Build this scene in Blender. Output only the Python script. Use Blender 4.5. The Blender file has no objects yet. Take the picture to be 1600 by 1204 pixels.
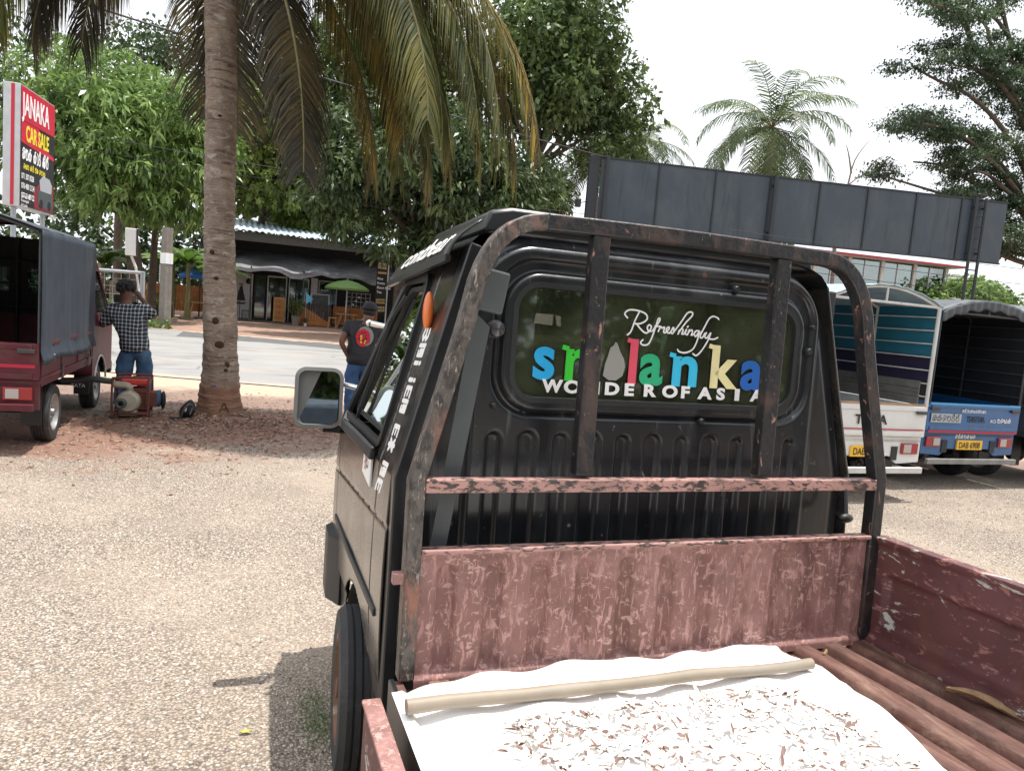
import bpy, bmesh, math, random
import numpy as np
from mathutils import Vector, Matrix, Euler

SC = bpy.context.scene
COL = SC.collection
R = math.radians

# ------------------------------------------------------------------ camera
cam_d = bpy.data.cameras.new('camera')
cam = bpy.data.objects.new('camera', cam_d)
COL.objects.link(cam)
cam_d.sensor_fit = 'HORIZONTAL'
cam_d.sensor_width = 36.0
cam_d.lens = 25.65
cam_d.clip_start = 0.05
cam_d.clip_end = 2000
cam.matrix_world = Matrix(((0.93778793, -0.04283554, -0.34455611, 0),
                           (-0.33731489, 0.12280882, -0.93334702, 0),
                           (0.08229495, 0.99150548, 0.10071956, 1.6),
                           (0, 0, 0, 1)))
SC.camera = cam

# ------------------------------------------------------------------ light and sky
SUN = Vector((0.205, -0.005, 1.0)).normalized()
sun_d = bpy.data.lights.new('sun', 'SUN')
sun_d.energy = 4.5
sun_d.angle = R(0.6)
sun_d.color = (1.0, 0.955, 0.89)
sun = bpy.data.objects.new('sun', sun_d)
COL.objects.link(sun)
sun.rotation_euler = SUN.to_track_quat('Z', 'Y').to_euler()
sun.location = (0, 0, 30)

world = bpy.data.worlds.new("World")
SC.world = world
world.use_nodes = True
wn, wl = world.node_tree.nodes, world.node_tree.links
wn.clear()
sky = wn.new('ShaderNodeTexSky')
sky.sky_type = 'NISHITA'
sky.sun_disc = False
sky.sun_elevation = math.asin(SUN.z)
sky.sun_rotation = math.atan2(SUN.x, SUN.y)
sky.air_density = 1.2
sky.dust_density = 3.0
skyscale = wn.new('ShaderNodeVectorMath'); skyscale.operation = 'SCALE'
skyscale.inputs['Scale'].default_value = 1.0
wl.new(sky.outputs['Color'], skyscale.inputs[0])
tc = wn.new('ShaderNodeTexCoord')
nz = wn.new('ShaderNodeTexNoise')
nz.inputs['Scale'].default_value = 2.2
nz.inputs['Detail'].default_value = 6
nz.inputs['Roughness'].default_value = 0.55
wl.new(tc.outputs['Generated'], nz.inputs['Vector'])
cr = wn.new('ShaderNodeMapRange')
cr.inputs['From Min'].default_value = 0.30
cr.inputs['From Max'].default_value = 0.62
cr.inputs['To Min'].default_value = 0.80
cr.inputs['To Max'].default_value = 1.0
wl.new(nz.outputs['Fac'], cr.inputs['Value'])
mixw = wn.new('ShaderNodeMix'); mixw.data_type = 'RGBA'
wl.new(cr.outputs['Result'], mixw.inputs['Factor'])
wl.new(skyscale.outputs['Vector'], mixw.inputs[6])
mixw.inputs[7].default_value = (10.8, 11.05, 11.6, 1)      # bright thin cloud
bg = wn.new('ShaderNodeBackground')
bg.inputs['Strength'].default_value = 0.1
wl.new(mixw.outputs[2], bg.inputs['Color'])
wo = wn.new('ShaderNodeOutputWorld')
wl.new(bg.outputs['Background'], wo.inputs['Surface'])

SC.view_settings.view_transform = 'Standard'
SC.view_settings.look = 'None'
SC.view_settings.exposure = 0.42
SC.view_settings.gamma = 1.0
SC.render.engine = 'CYCLES'
SC.cycles.max_bounces = 8
SC.cycles.transparent_max_bounces = 12

# ------------------------------------------------------------------ materials
def _n(nt, t, **kw):
    n = nt.nodes.new(t)
    for k, v in kw.items():
        setattr(n, k, v)
    return n

def mat(name, col, rough=0.6, metal=0.0, var=0.0, vscale=6.0, bump=0.0, bscale=40.0, spec=0.5,
        layers=(), trans=None, coat=0.0, alpha=None, emit=None, stretch=None):
    """layers: (colour, noise scale (x,y,z), low, high, roughness) patches laid over the base colour."""
    m = bpy.data.materials.new(name)
    m.use_nodes = True
    nt = m.node_tree; nt.nodes.clear(); L = nt.links
    out = _n(nt, 'ShaderNodeOutputMaterial')
    b = _n(nt, 'ShaderNodeBsdfPrincipled')
    L.new(b.outputs[0], out.inputs[0])
    b.inputs['Base Color'].default_value = (*col, 1)
    b.inputs['Roughness'].default_value = rough
    b.inputs['Metallic'].default_value = metal
    b.inputs['Specular IOR Level'].default_value = spec
    b.inputs['Coat Weight'].default_value = coat
    b.inputs['Coat Roughness'].default_value = 0.12
    tcn = _n(nt, 'ShaderNodeTexCoord')
    cur = None; rcur = None
    if var > 0:
        nn = _n(nt, 'ShaderNodeTexNoise'); nn.inputs['Scale'].default_value = vscale
        nn.inputs['Detail'].default_value = 5
        L.new(tcn.outputs['Object'], nn.inputs['Vector'])
        mp = _n(nt, 'ShaderNodeMapRange'); mp.inputs['From Min'].default_value = .25; mp.inputs['From Max'].default_value = .75
        mp.inputs['To Min'].default_value = 1 - var; mp.inputs['To Max'].default_value = 1 + var
        L.new(nn.outputs['Fac'], mp.inputs['Value'])
        vm = _n(nt, 'ShaderNodeVectorMath', operation='SCALE')
        vm.inputs[0].default_value = col
        L.new(mp.outputs[0], vm.inputs['Scale'])
        cur = vm.outputs['Vector']
    for i, (lc, ls, lo, hi, lr) in enumerate(layers):
        mpg = _n(nt, 'ShaderNodeMapping'); mpg.inputs['Scale'].default_value = ls
        mpg.inputs['Location'].default_value = (i * 3.7 + 1.3, i * 1.9, i * 5.1)
        L.new(tcn.outputs['Object'], mpg.inputs['Vector'])
        nn = _n(nt, 'ShaderNodeTexNoise'); nn.inputs['Scale'].default_value = 1.0
        nn.inputs['Detail'].default_value = 8; nn.inputs['Roughness'].default_value = 0.68
        nn.inputs['Distortion'].default_value = 0.6
        L.new(mpg.outputs[0], nn.inputs['Vector'])
        mp = _n(nt, 'ShaderNodeMapRange'); mp.inputs['From Min'].default_value = lo; mp.inputs['From Max'].default_value = hi
        L.new(nn.outputs['Fac'], mp.inputs['Value'])
        mx = _n(nt, 'ShaderNodeMix', data_type='RGBA')
        L.new(mp.outputs[0], mx.inputs['Factor'])
        if cur is None: mx.inputs[6].default_value = (*col, 1)
        else: L.new(cur, mx.inputs[6])
        mx.inputs[7].default_value = (*lc, 1)
        cur = mx.outputs[2]
        rx = _n(nt, 'ShaderNodeMix')
        L.new(mp.outputs[0], rx.inputs[0])
        if rcur is None: rx.inputs[2].default_value = rough
        else: L.new(rcur, rx.inputs[2])
        rx.inputs[3].default_value = lr
        rcur = rx.outputs[0]
    if cur is not None: L.new(cur, b.inputs['Base Color'])
    if rcur is not None: L.new(rcur, b.inputs['Roughness'])
    if bump > 0:
        nn = _n(nt, 'ShaderNodeTexNoise'); nn.inputs['Scale'].default_value = bscale; nn.inputs['Detail'].default_value = 6
        if stretch:
            mpg = _n(nt, 'ShaderNodeMapping'); mpg.inputs['Scale'].default_value = stretch
            L.new(tcn.outputs['Object'], mpg.inputs['Vector']); L.new(mpg.outputs[0], nn.inputs['Vector'])
        else: L.new(tcn.outputs['Object'], nn.inputs['Vector'])
        bp = _n(nt, 'ShaderNodeBump'); bp.inputs['Strength'].default_value = min(1, bump); bp.inputs['Distance'].default_value = 0.02
        L.new(nn.outputs['Fac'], bp.inputs['Height']); L.new(bp.outputs[0], b.inputs['Normal'])
    if trans is not None:      # thin leaf-like translucency
        tr = _n(nt, 'ShaderNodeBsdfTranslucent')
        if cur is not None: L.new(cur, tr.inputs[0])
        else: tr.inputs[0].default_value = (*col, 1)
        ms = _n(nt, 'ShaderNodeMixShader'); ms.inputs[0].default_value = trans
        L.new(b.outputs[0], ms.inputs[1]); L.new(tr.outputs[0], ms.inputs[2]); L.new(ms.outputs[0], out.inputs[0])
    if alpha is not None: b.inputs['Alpha'].default_value = alpha
    if emit: b.inputs['Emission Color'].default_value = (*emit[:3], 1); b.inputs['Emission Strength'].default_value = emit[3]
    return m

def leafmat(name, c1, c2, c3, rough=0.45, trans=0.3, nscale=0.6):
    """three leaf tints chosen leaf by leaf and by soft clumps"""
    m = bpy.data.materials.new(name); m.use_nodes = True
    nt = m.node_tree; nt.nodes.clear(); L = nt.links
    out = _n(nt, 'ShaderNodeOutputMaterial'); b = _n(nt, 'ShaderNodeBsdfPrincipled')
    b.inputs['Roughness'].default_value = rough
    g = _n(nt, 'ShaderNodeNewGeometry'); tcn = _n(nt, 'ShaderNodeTexCoord')
    nn = _n(nt, 'ShaderNodeTexNoise'); nn.inputs['Scale'].default_value = nscale; nn.inputs['Detail'].default_value = 3
    L.new(tcn.outputs['Object'], nn.inputs['Vector'])
    a = _n(nt, 'ShaderNodeMath', operation='MULTIPLY_ADD'); L.new(nn.outputs['Fac'], a.inputs[0]); a.inputs[1].default_value = 1.6; a.inputs[2].default_value = -0.55
    a2 = _n(nt, 'ShaderNodeMath', operation='MULTIPLY_ADD'); L.new(g.outputs['Random Per Island'], a2.inputs[0]); a2.inputs[1].default_value = 0.5
    L.new(a.outputs[0], a2.inputs[2])
    r = _n(nt, 'ShaderNodeValToRGB')
    r.color_ramp.elements[0].position = 0.1; r.color_ramp.elements[0].color = (*c1, 1)
    r.color_ramp.elements[1].position = 0.95; r.color_ramp.elements[1].color = (*c3, 1)
    e = r.color_ramp.elements.new(0.5); e.color = (*c2, 1)
    L.new(a2.outputs[0], r.inputs[0]); L.new(r.outputs[0], b.inputs['Base Color'])
    tr = _n(nt, 'ShaderNodeBsdfTranslucent'); L.new(r.outputs[0], tr.inputs[0])
    ms = _n(nt, 'ShaderNodeMixShader'); ms.inputs[0].default_value = trans
    L.new(b.outputs[0], ms.inputs[1]); L.new(tr.outputs[0], ms.inputs[2]); L.new(ms.outputs[0], out.inputs[0])
    return m

def glassmat(name, tint=(0.6, 0.75, 0.65), alpha=0.35, rough=0.02):
    """tinted sheet glass: part see-through tint, part mirror"""
    m = bpy.data.materials.new(name); m.use_nodes = True
    nt = m.node_tree; nt.nodes.clear(); L = nt.links
    out = _n(nt, 'ShaderNodeOutputMaterial')
    tr = _n(nt, 'ShaderNodeBsdfTransparent'); tr.inputs[0].default_value = (*tint, 1)
    gl = _n(nt, 'ShaderNodeBsdfGlossy'); gl.inputs['Roughness'].default_value = rough; gl.inputs[0].default_value = (.9, .95, .92, 1)
    fr = _n(nt, 'ShaderNodeFresnel'); fr.inputs[0].default_value = 1.45
    ad = _n(nt, 'ShaderNodeMath', operation='ADD'); ad.inputs[1].default_value = alpha; L.new(fr.outputs[0], ad.inputs[0])
    ms = _n(nt, 'ShaderNodeMixShader'); L.new(ad.outputs[0], ms.inputs[0])
    L.new(tr.outputs[0], ms.inputs[1]); L.new(gl.outputs[0], ms.inputs[2]); L.new(ms.outputs[0], out.inputs[0])
    return m

def filmglass(name, film, amt, tint):
    """dusty privacy film on glass: film scatter, a little see-through, clear-coat mirror"""
    m = glassmat(name, tint, .05, .04); nt = m.node_tree; L = nt.links
    ms = [n for n in nt.nodes if n.type == 'MIX_SHADER'][0]; tr = [n for n in nt.nodes if n.type == 'BSDF_TRANSPARENT'][0]
    d = _n(nt, 'ShaderNodeBsdfDiffuse'); t = _n(nt, 'ShaderNodeTexCoord'); nn = _n(nt, 'ShaderNodeTexNoise'); nn.inputs['Scale'].default_value = 5; nn.inputs['Detail'].default_value = 7
    L.new(t.outputs['Object'], nn.inputs[0]); r = _n(nt, 'ShaderNodeValToRGB'); r.color_ramp.elements[0].position = .3; r.color_ramp.elements[0].color = (*[c * .45 for c in film], 1); r.color_ramp.elements[1].position = .72; r.color_ramp.elements[1].color = (*[c * 1.7 for c in film], 1)
    L.new(nn.outputs['Fac'], r.inputs[0]); L.new(r.outputs[0], d.inputs[0])
    m2 = _n(nt, 'ShaderNodeMixShader'); m2.inputs[0].default_value = amt; L.new(tr.outputs[0], m2.inputs[1]); L.new(d.outputs[0], m2.inputs[2]); L.new(m2.outputs[0], ms.inputs[1])
    return m
M = {}
M['black_paint'] = mat('black_paint', (0.016, 0.017, 0.019), 0.34, var=.25, coat=.25, bump=.03, bscale=7,
    layers=[((0.10, 0.085, 0.075), (3, 3, 2.4), .60, .85, .7), ((0.16, 0.16, 0.15), (60, 60, 9), .70, .74, .7)])
M['rear_paint'] = mat('rear_paint', (0.012, 0.014, 0.017), 0.33, var=.3, coat=.3, bump=.05, bscale=30,
    layers=[((0.052, 0.055, 0.058), (6, 6, 2.0), .50, .86, .60), ((0.20, 0.20, 0.19), (50, 50, 26), .655, .69, .75), ((0.20, 0.095, 0.065), (11, 11, 8), .68, .71, .8), ((0.11, 0.11, 0.11), (22, 22, 1.6), .60, .72, .7)])
M['side_paint'] = mat('side_paint', (0.022, 0.020, 0.019), 0.20, var=.2, coat=.5, bump=.015, bscale=5,
    layers=[((0.12, 0.10, 0.085), (2.2, 2.2, 2.2), .42, .85, .55), ((0.16, 0.15, 0.14), (70, 70, 8), .71, .74, .7)])
M['grey_panel'] = mat('grey_panel', (0.075, 0.085, 0.088), 0.55, var=.12, bump=.05, bscale=60)
M['rubber'] = mat('rubber', (0.018, 0.019, 0.020), 0.50, var=.3, bump=.06, bscale=60)
M['tyre'] = mat('tyre', (0.030, 0.031, 0.033), 0.72, var=.35, bump=.15, bscale=90, layers=[((0.13, 0.11, 0.09), (7, 7, 7), .52, .8, .9)])
M['rust_rim'] = mat('rust_rim', (0.15, 0.075, 0.045), 0.75, var=.4, bump=.15, layers=[((0.36, 0.30, 0.24), (9, 9, 9), .55, .66, .6)])
M['steel_rim'] = mat('steel_rim', (0.30, 0.30, 0.30), 0.5, metal=.6, var=.3)
M['maroon_bed'] = mat('maroon_bed', (0.235, 0.118, 0.104), 0.70, var=.22, vscale=9, bump=.06, bscale=26,
    layers=[((0.15, 0.075, 0.055), (4, 4, 1.2), .50, .78, .75), ((0.44, 0.245, 0.22), (75, 75, 20), .535, .585, .68), ((0.50, 0.31, 0.28), (30, 30, 52), .575, .61, .68), ((0.36, 0.20, 0.18), (5, 5, 4), .48, .72, .7), ((0.12, 0.055, 0.045), (8, 8, 3), .60, .74, .7)])
M['maroon_side'] = mat('maroon_side', (0.105, 0.038, 0.040), 0.58, var=.25, vscale=7, bump=.06, bscale=26,
    layers=[((0.13, 0.055, 0.035), (5, 5, 3), .50, .75, .7), ((0.30, 0.14, 0.125), (18, 18, 40), .575, .62, .65), ((0.05, 0.022, 0.02), (6, 6, 9), .56, .70, .7), ((0.44, 0.45, 0.41), (7, 5, 11), .60, .62, .6)])
M['bed_floor'] = mat('bed_floor', (0.115, 0.052, 0.040), 0.72, var=.35, vscale=12, bump=.15, bscale=50,
    layers=[((0.24, 0.145, 0.11), (26, 5, 5), .48, .66, .85), ((0.045, 0.03, 0.025), (14, 4, 5), .56, .68, .8), ((0.35, 0.22, 0.19), (60, 14, 9), .67, .71, .8)])
M['cage_paint'] = mat('cage_paint', (0.020, 0.020, 0.022), 0.38, var=.3, bump=.15, bscale=55,
    layers=[((0.075, 0.045, 0.035), (10, 10, 6), .50, .66, .70), ((0.34, 0.18, 0.14), (40, 40, 18), .61, .66, .7), ((0.30, 0.24, 0.20), (70, 70, 40), .66, .69, .7)])
M['cage_pink'] = mat('cage_pink', (0.40, 0.225, 0.195), 0.55, var=.25, bump=.12, bscale=55,
    layers=[((0.050, 0.04, 0.037), (26, 60, 70), .50, .56, .5), ((0.17, 0.07, 0.04), (10, 10, 10), .60, .68, .8)])
M['cage_left'] = mat('cage_left', (0.105, 0.090, 0.078), 0.5, var=.35, bump=.2, bscale=45,
    layers=[((0.035, 0.031, 0.029), (45, 45, 20), .46, .60, .5), ((0.30, 0.26, 0.22), (80, 80, 25), .58, .63, .7), ((0.27, 0.125, 0.09), (9, 9, 3.5), .54, .68, .7), ((0.42, 0.33, 0.27), (50, 50, 30), .64, .68, .7)])
M['rear_glass'] = filmglass('rear_glass', (.058, .068, .038), .60, (.12, .15, .09))
M['side_glass'] = glassmat('side_glass', (0.62, 0.80, 0.74), 0.02, 0.01)
M['mirror_glass'] = mat('mirror_glass', (0.62, 0.66, 0.68), 0.02, metal=1.0)
M['mirror_frame'] = mat('mirror_frame', (0.22, 0.225, 0.22), 0.5, var=.15)
M['white_vinyl'] = mat('white_vinyl', (0.82, 0.82, 0.80), 0.5, var=.05)
M['orange_lens'] = mat('orange_lens', (0.75, 0.17, 0.03), 0.3, coat=.4, var=.1)
M['lamp_dark'] = mat('lamp_dark', (.05, .05, .055), .15, coat=.6)
M['chrome'] = mat('chrome', (0.75, 0.75, 0.75), 0.18, metal=1.0)
M['sheet'] = mat('sheet', (0.84, 0.835, 0.82), 0.8, bump=.25, bscale=7, layers=[((0.66, 0.60, 0.52), (2.5, 2.5, 2.5), .60, .80, .9), ((0.50, 0.36, 0.30), (30, 30, 30), .73, .76, .9)])
M['kernel'] = mat('kernel', (0.84, 0.80, 0.73), 0.6, var=.06)
M['skin_brown'] = mat('skin_brown', (0.19, 0.115, 0.098), 0.7, var=.5, vscale=40)
M['bamboo'] = mat('bamboo', (0.28, 0.235, 0.18), 0.55, var=.15, vscale=8, bump=.05, bscale=30,
    layers=[((0.30, 0.27, 0.23), (4, 30, 30), .52, .72, .7), ((0.33, 0.15, 0.08), (7, 20, 20), .62, .68, .7)])
M['seat'] = mat('seat', (0.07, 0.07, 0.06), 0.8, var=.2)
M['seat_beige'] = mat('seat_beige', (0.42, 0.38, 0.28), 0.6, var=.15)
M['interior'] = mat('interior', (0.06, 0.062, 0.055), 0.7, var=.3)

# ------------------------------------------------------------------ mesh builder
class MB:
    def __init__(s): s.v = []; s.f = []; s.mi = []
    def add(s, vs, fs, mi=0):
        o = len(s.v); s.v.extend([tuple(v) for v in vs]); s.f.extend([tuple(i + o for i in f) for f in fs]); s.mi.extend([mi] * len(fs)); return s
    def box(s, c, size, rot=None, mi=0, taper=None):
        x, y, z = (a / 2 for a in size); P = []
        for k in (-1, 1):
            tx = ty = 1
            if taper and k > 0: tx, ty = taper
            for a, b in ((-1, -1), (1, -1), (1, 1), (-1, 1)): P.append(Vector((a * x * tx, b * y * ty, k * z)))
        if rot is not None:
            Q = Euler(rot).to_matrix() if not isinstance(rot, Matrix) else rot
            P = [Q @ p for p in P]
        c = Vector(c)
        return s.add([p + c for p in P], [(3, 2, 1, 0), (4, 5, 6, 7), (0, 1, 5, 4), (1, 2, 6, 5), (2, 3, 7, 6), (3, 0, 4, 7)], mi)
    def b2(s, x0, x1, y0, y1, z0, z1, mi=0):
        return s.box(((x0 + x1) / 2, (y0 + y1) / 2, (z0 + z1) / 2), (abs(x1 - x0), abs(y1 - y0), abs(z1 - z0)), mi=mi)
    def sweep(s, path, prof, up=(0, 0, 1), closed=False, mi=0, cap=True, scale=None):
        path = [Vector(p) for p in path]; n = len(path); m = len(prof); V = []; up = Vector(up)
        for i, p in enumerate(path):
            a = path[i - 1] if (i > 0 or closed) else p
            b = path[(i + 1) % n] if (i < n - 1 or closed) else p
            t = (b - a).normalized()
            u = up
            if abs(t.dot(u)) > .98: u = Vector((0, 1, 0)) if abs(up.y) < .9 else Vector((1, 0, 0))
            r = t.cross(u).normalized(); w = r.cross(t).normalized()
            k = 1 if scale is None else scale[i]
            for (px, py) in prof: V.append(p + r * px * k + w * py * k)
        F = []
        for i in range(n if closed else n - 1):
            j = (i + 1) % n
            for q in range(m):
                q2 = (q + 1) % m
                F.append((i * m + q, i * m + q2, j * m + q2, j * m + q))
        if cap and not closed:
            F.append(tuple(range(m))[::-1]); F.append(tuple((n - 1) * m + q for q in range(m)))
        return s.add(V, F, mi)
    def tube(s, path, r, n=8, closed=False, mi=0, up=(0, 0, 1)):
        if isinstance(r, (int, float)): sc = None; rr = r
        else: rr = 1.0; sc = list(r)
        prof = [(rr * math.cos(2 * math.pi * k / n), rr * math.sin(2 * math.pi * k / n)) for k in range(n)]
        return s.sweep(path, prof, up, closed, mi, True, sc)
    def cyl(s, a, b, r, n=16, mi=0, r2=None):
        return s.tube([a, b], [r, r if r2 is None else r2], n, mi=mi)
    def lathe(s, prof, c, axis='z', n=24, mi=0):
        V = []; F = []; m = len(prof); c = Vector(c)
        for k in range(n):
            a = 2 * math.pi * k / n; ca, sa = math.cos(a), math.sin(a)
            for (r, h) in prof:
                if axis == 'z': p = Vector((r * ca, r * sa, h))
                elif axis == 'x': p = Vector((h, r * ca, r * sa))
                else: p = Vector((r * ca, h, r * sa))
                V.append(p + c)
        for k in range(n):
            k2 = (k + 1) % n
            for q in range(m - 1): F.append((k * m + q, k2 * m + q, k2 * m + q + 1, k * m + q + 1))
        return s.add(V, F, mi)
    def ell(s, c, r, nu=12, nv=8, mi=0):
        prof = [(max(1e-4, math.sin(math.pi * k / nv)), -math.cos(math.pi * k / nv)) for k in range(nv + 1)]
        t = MB().lathe(prof, (0, 0, 0), 'z', nu)
        return s.add([(c[0] + v[0] * r[0], c[1] + v[1] * r[1], c[2] + v[2] * r[2]) for v in t.v], t.f, mi)
    def grid(s, fn, nu, nv, keep=None, mi=0):
        V = [fn(i / nu, j / nv) for j in range(nv + 1) for i in range(nu + 1)]
        F = []
        for j in range(nv):
            for i in range(nu):
                if keep is None or keep((i + .5) / nu, (j + .5) / nv):
                    a = j * (nu + 1) + i; F.append((a, a + 1, a + nu + 2, a + nu + 1))
        return s.add(V, F, mi)
    def poly(s, pts, y0, y1, plane='xz', mi=0):
        """prism of a 2D outline between two depths"""
        n = len(pts); V = []
        for d in (y0, y1):
            for (a, b) in pts:
                V.append((a, d, b) if plane == 'xz' else ((d, a, b) if plane == 'yz' else (a, b, d)))
        F = [tuple(range(n)), tuple(range(2 * n - 1, n - 1, -1))] + [(i, i + n, (i + 1) % n + n, (i + 1) % n) for i in range(n)]
        return s.add(V, F, mi)
    def build(s, name, mats, parent=None, smooth=False, bevel=0, label=None, solid=0, loc=None, fix=True, autosm=40):
        me = bpy.data.meshes.new(name)
        me.from_pydata(s.v, [], s.f)
        for m in (mats if isinstance(mats, (list, tuple)) else [mats]): me.materials.append(m)
        if any(s.mi): me.polygons.foreach_set('material_index', s.mi)
        if fix:
            bm = bmesh.new(); bm.from_mesh(me)
            bmesh.ops.remove_doubles(bm, verts=bm.verts, dist=1e-5) if smooth else None
            bmesh.ops.recalc_face_normals(bm, faces=bm.faces); bm.to_mesh(me); bm.free()
        o = bpy.data.objects.new(name, me); COL.objects.link(o)
        if parent is not None: o.parent = parent
        if loc is not None: o.location = loc
        if smooth: me.shade_smooth(); me.set_sharp_from_angle(angle=R(autosm)) if autosm else None
        if solid:
            md = o.modifiers.new('solid', 'SOLIDIFY'); md.thickness = solid; md.offset = 0
        if bevel:
            md = o.modifiers.new('bevel', 'BEVEL'); md.width = bevel; md.segments = 2; md.limit_method = 'ANGLE'; md.angle_limit = R(35)
            md.harden_normals = False
        if label: o['label'] = label
        return o

def thing(name, label, cat, loc=(0, 0, 0), rot=(0, 0, 0), group=None):
    o = bpy.data.objects.new(name, None); COL.objects.link(o)
    o.empty_display_size = .2
    o.location = loc; o.rotation_euler = rot
    o['label'] = label; o['category'] = cat
    if group: o['group'] = group
    return o

def tag(o, label=None, cat=None, group=None, kind=None):
    if label: o['label'] = label
    if cat: o['category'] = cat
    if group: o['group'] = group
    if kind: o['kind'] = kind
    return o

def copy_tree(o, parent=None, label=None):
    c = o.copy(); COL.objects.link(c); c.parent = parent
    if label: c['label'] = label
    for ch in list(o.children): copy_tree(ch, c)
    return c

def rrect(x0, x1, z0, z1, r, n=8):
    P = []
    for (cx, cz, a0) in ((x1 - r, z1 - r, 0), (x0 + r, z1 - r, 90), (x0 + r, z0 + r, 180), (x1 - r, z0 + r, 270)):
        for k in range(n + 1):
            a = R(a0 + 90 * k / n); P.append((cx + r * math.cos(a), cz + r * math.sin(a)))
    return P

def sd_rr(x, z, x0, x1, z0, z1, r):
    cx, cz = (x0 + x1) / 2, (z0 + z1) / 2; hx, hz = (x1 - x0) / 2 - r, (z1 - z0) / 2 - r
    dx, dz = abs(x - cx) - hx, abs(z - cz) - hz
    return math.hypot(max(dx, 0), max(dz, 0)) + min(max(dx, dz), 0) - r

def sstep(a, b, x):
    t = min(1, max(0, (x - a) / (b - a))); return t * t * (3 - 2 * t)

def text(body, size, m, parent, loc, rot=(R(90), 0, 0), name='lettering', extrude=.0006, offset=0, shear=0, sx=1.0, align='LEFT', spacing=1.0, label=None):
    c = bpy.data.curves.new(name, 'FONT'); c.body = body; c.size = size; c.extrude = extrude; c.offset = offset; c.shear = shear
    c.align_x = align; c.space_character = spacing; c.resolution_u = 4
    t = bpy.data.objects.new(name, c); COL.objects.link(t)
    bpy.context.view_layer.update()
    me = bpy.data.meshes.new_from_object(t.evaluated_get(bpy.context.evaluated_depsgraph_get()))
    bpy.data.objects.remove(t); bpy.data.curves.remove(c)
    me.materials.clear(); me.materials.append(m)
    o = bpy.data.objects.new(name, me); COL.objects.link(o)
    o.parent = parent; o.location = loc; o.rotation_euler = rot; o.scale = (sx, 1, 1)
    if label: o['label'] = label
    return o

def stroke_mb(lines, w, t=.0012, mb=None):
    """flat ribbons with round joints in the local xy plane"""
    mb = mb or MB(); kk = 0
    for ln in lines:
        ww = w
        if isinstance(ln, tuple) and len(ln) == 2 and isinstance(ln[1], float): ln, ww = ln
        for i, (x, y) in enumerate(ln):
            kk += 1; zz = t + kk * 2e-6
            n = 8
            mb.add([(x + ww / 2 * math.cos(2 * math.pi * k / n), y + ww / 2 * math.sin(2 * math.pi * k / n), zz) for k in range(n)], [tuple(range(n))])
            if i:
                a = Vector((*ln[i - 1], 0)); b = Vector((x, y, 0)); d = b - a
                if d.length < 1e-6: continue
                p = Vector((-d.y, d.x, 0)).normalized() * ww / 2; z = Vector((0, 0, zz + 1e-6))
                mb.add([a - p + z, b - p + z, b + p + z, a + p + z], [(0, 1, 2, 3)])
    return mb

def smooth_line(pts, n=6):
    P = [Vector((*p, 0)) if len(p) == 2 else Vector(p) for p in pts]; out = []
    for i in range(len(P) - 1):
        p0 = P[max(0, i - 1)]; p1 = P[i]; p2 = P[i + 1]; p3 = P[min(len(P) - 1, i + 2)]
        for k in range(n):
            t = k / n
            out.append(.5 * ((2 * p1) + (-p0 + p2) * t + (2 * p0 - 5 * p1 + 4 * p2 - p3) * t * t + (-p0 + 3 * p1 - 3 * p2 + p3) * t ** 3))
    out.append(P[-1])
    return [tuple(v) if len(pts[0]) == 3 else (v.x, v.y) for v in out]

def arc(cx, cy, rx, ry, a0, a1, n=8):
    return [(cx + rx * math.cos(R(a0 + (a1 - a0) * k / n)), cy + ry * math.sin(R(a0 + (a1 - a0) * k / n))) for k in range(n + 1)]

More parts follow.
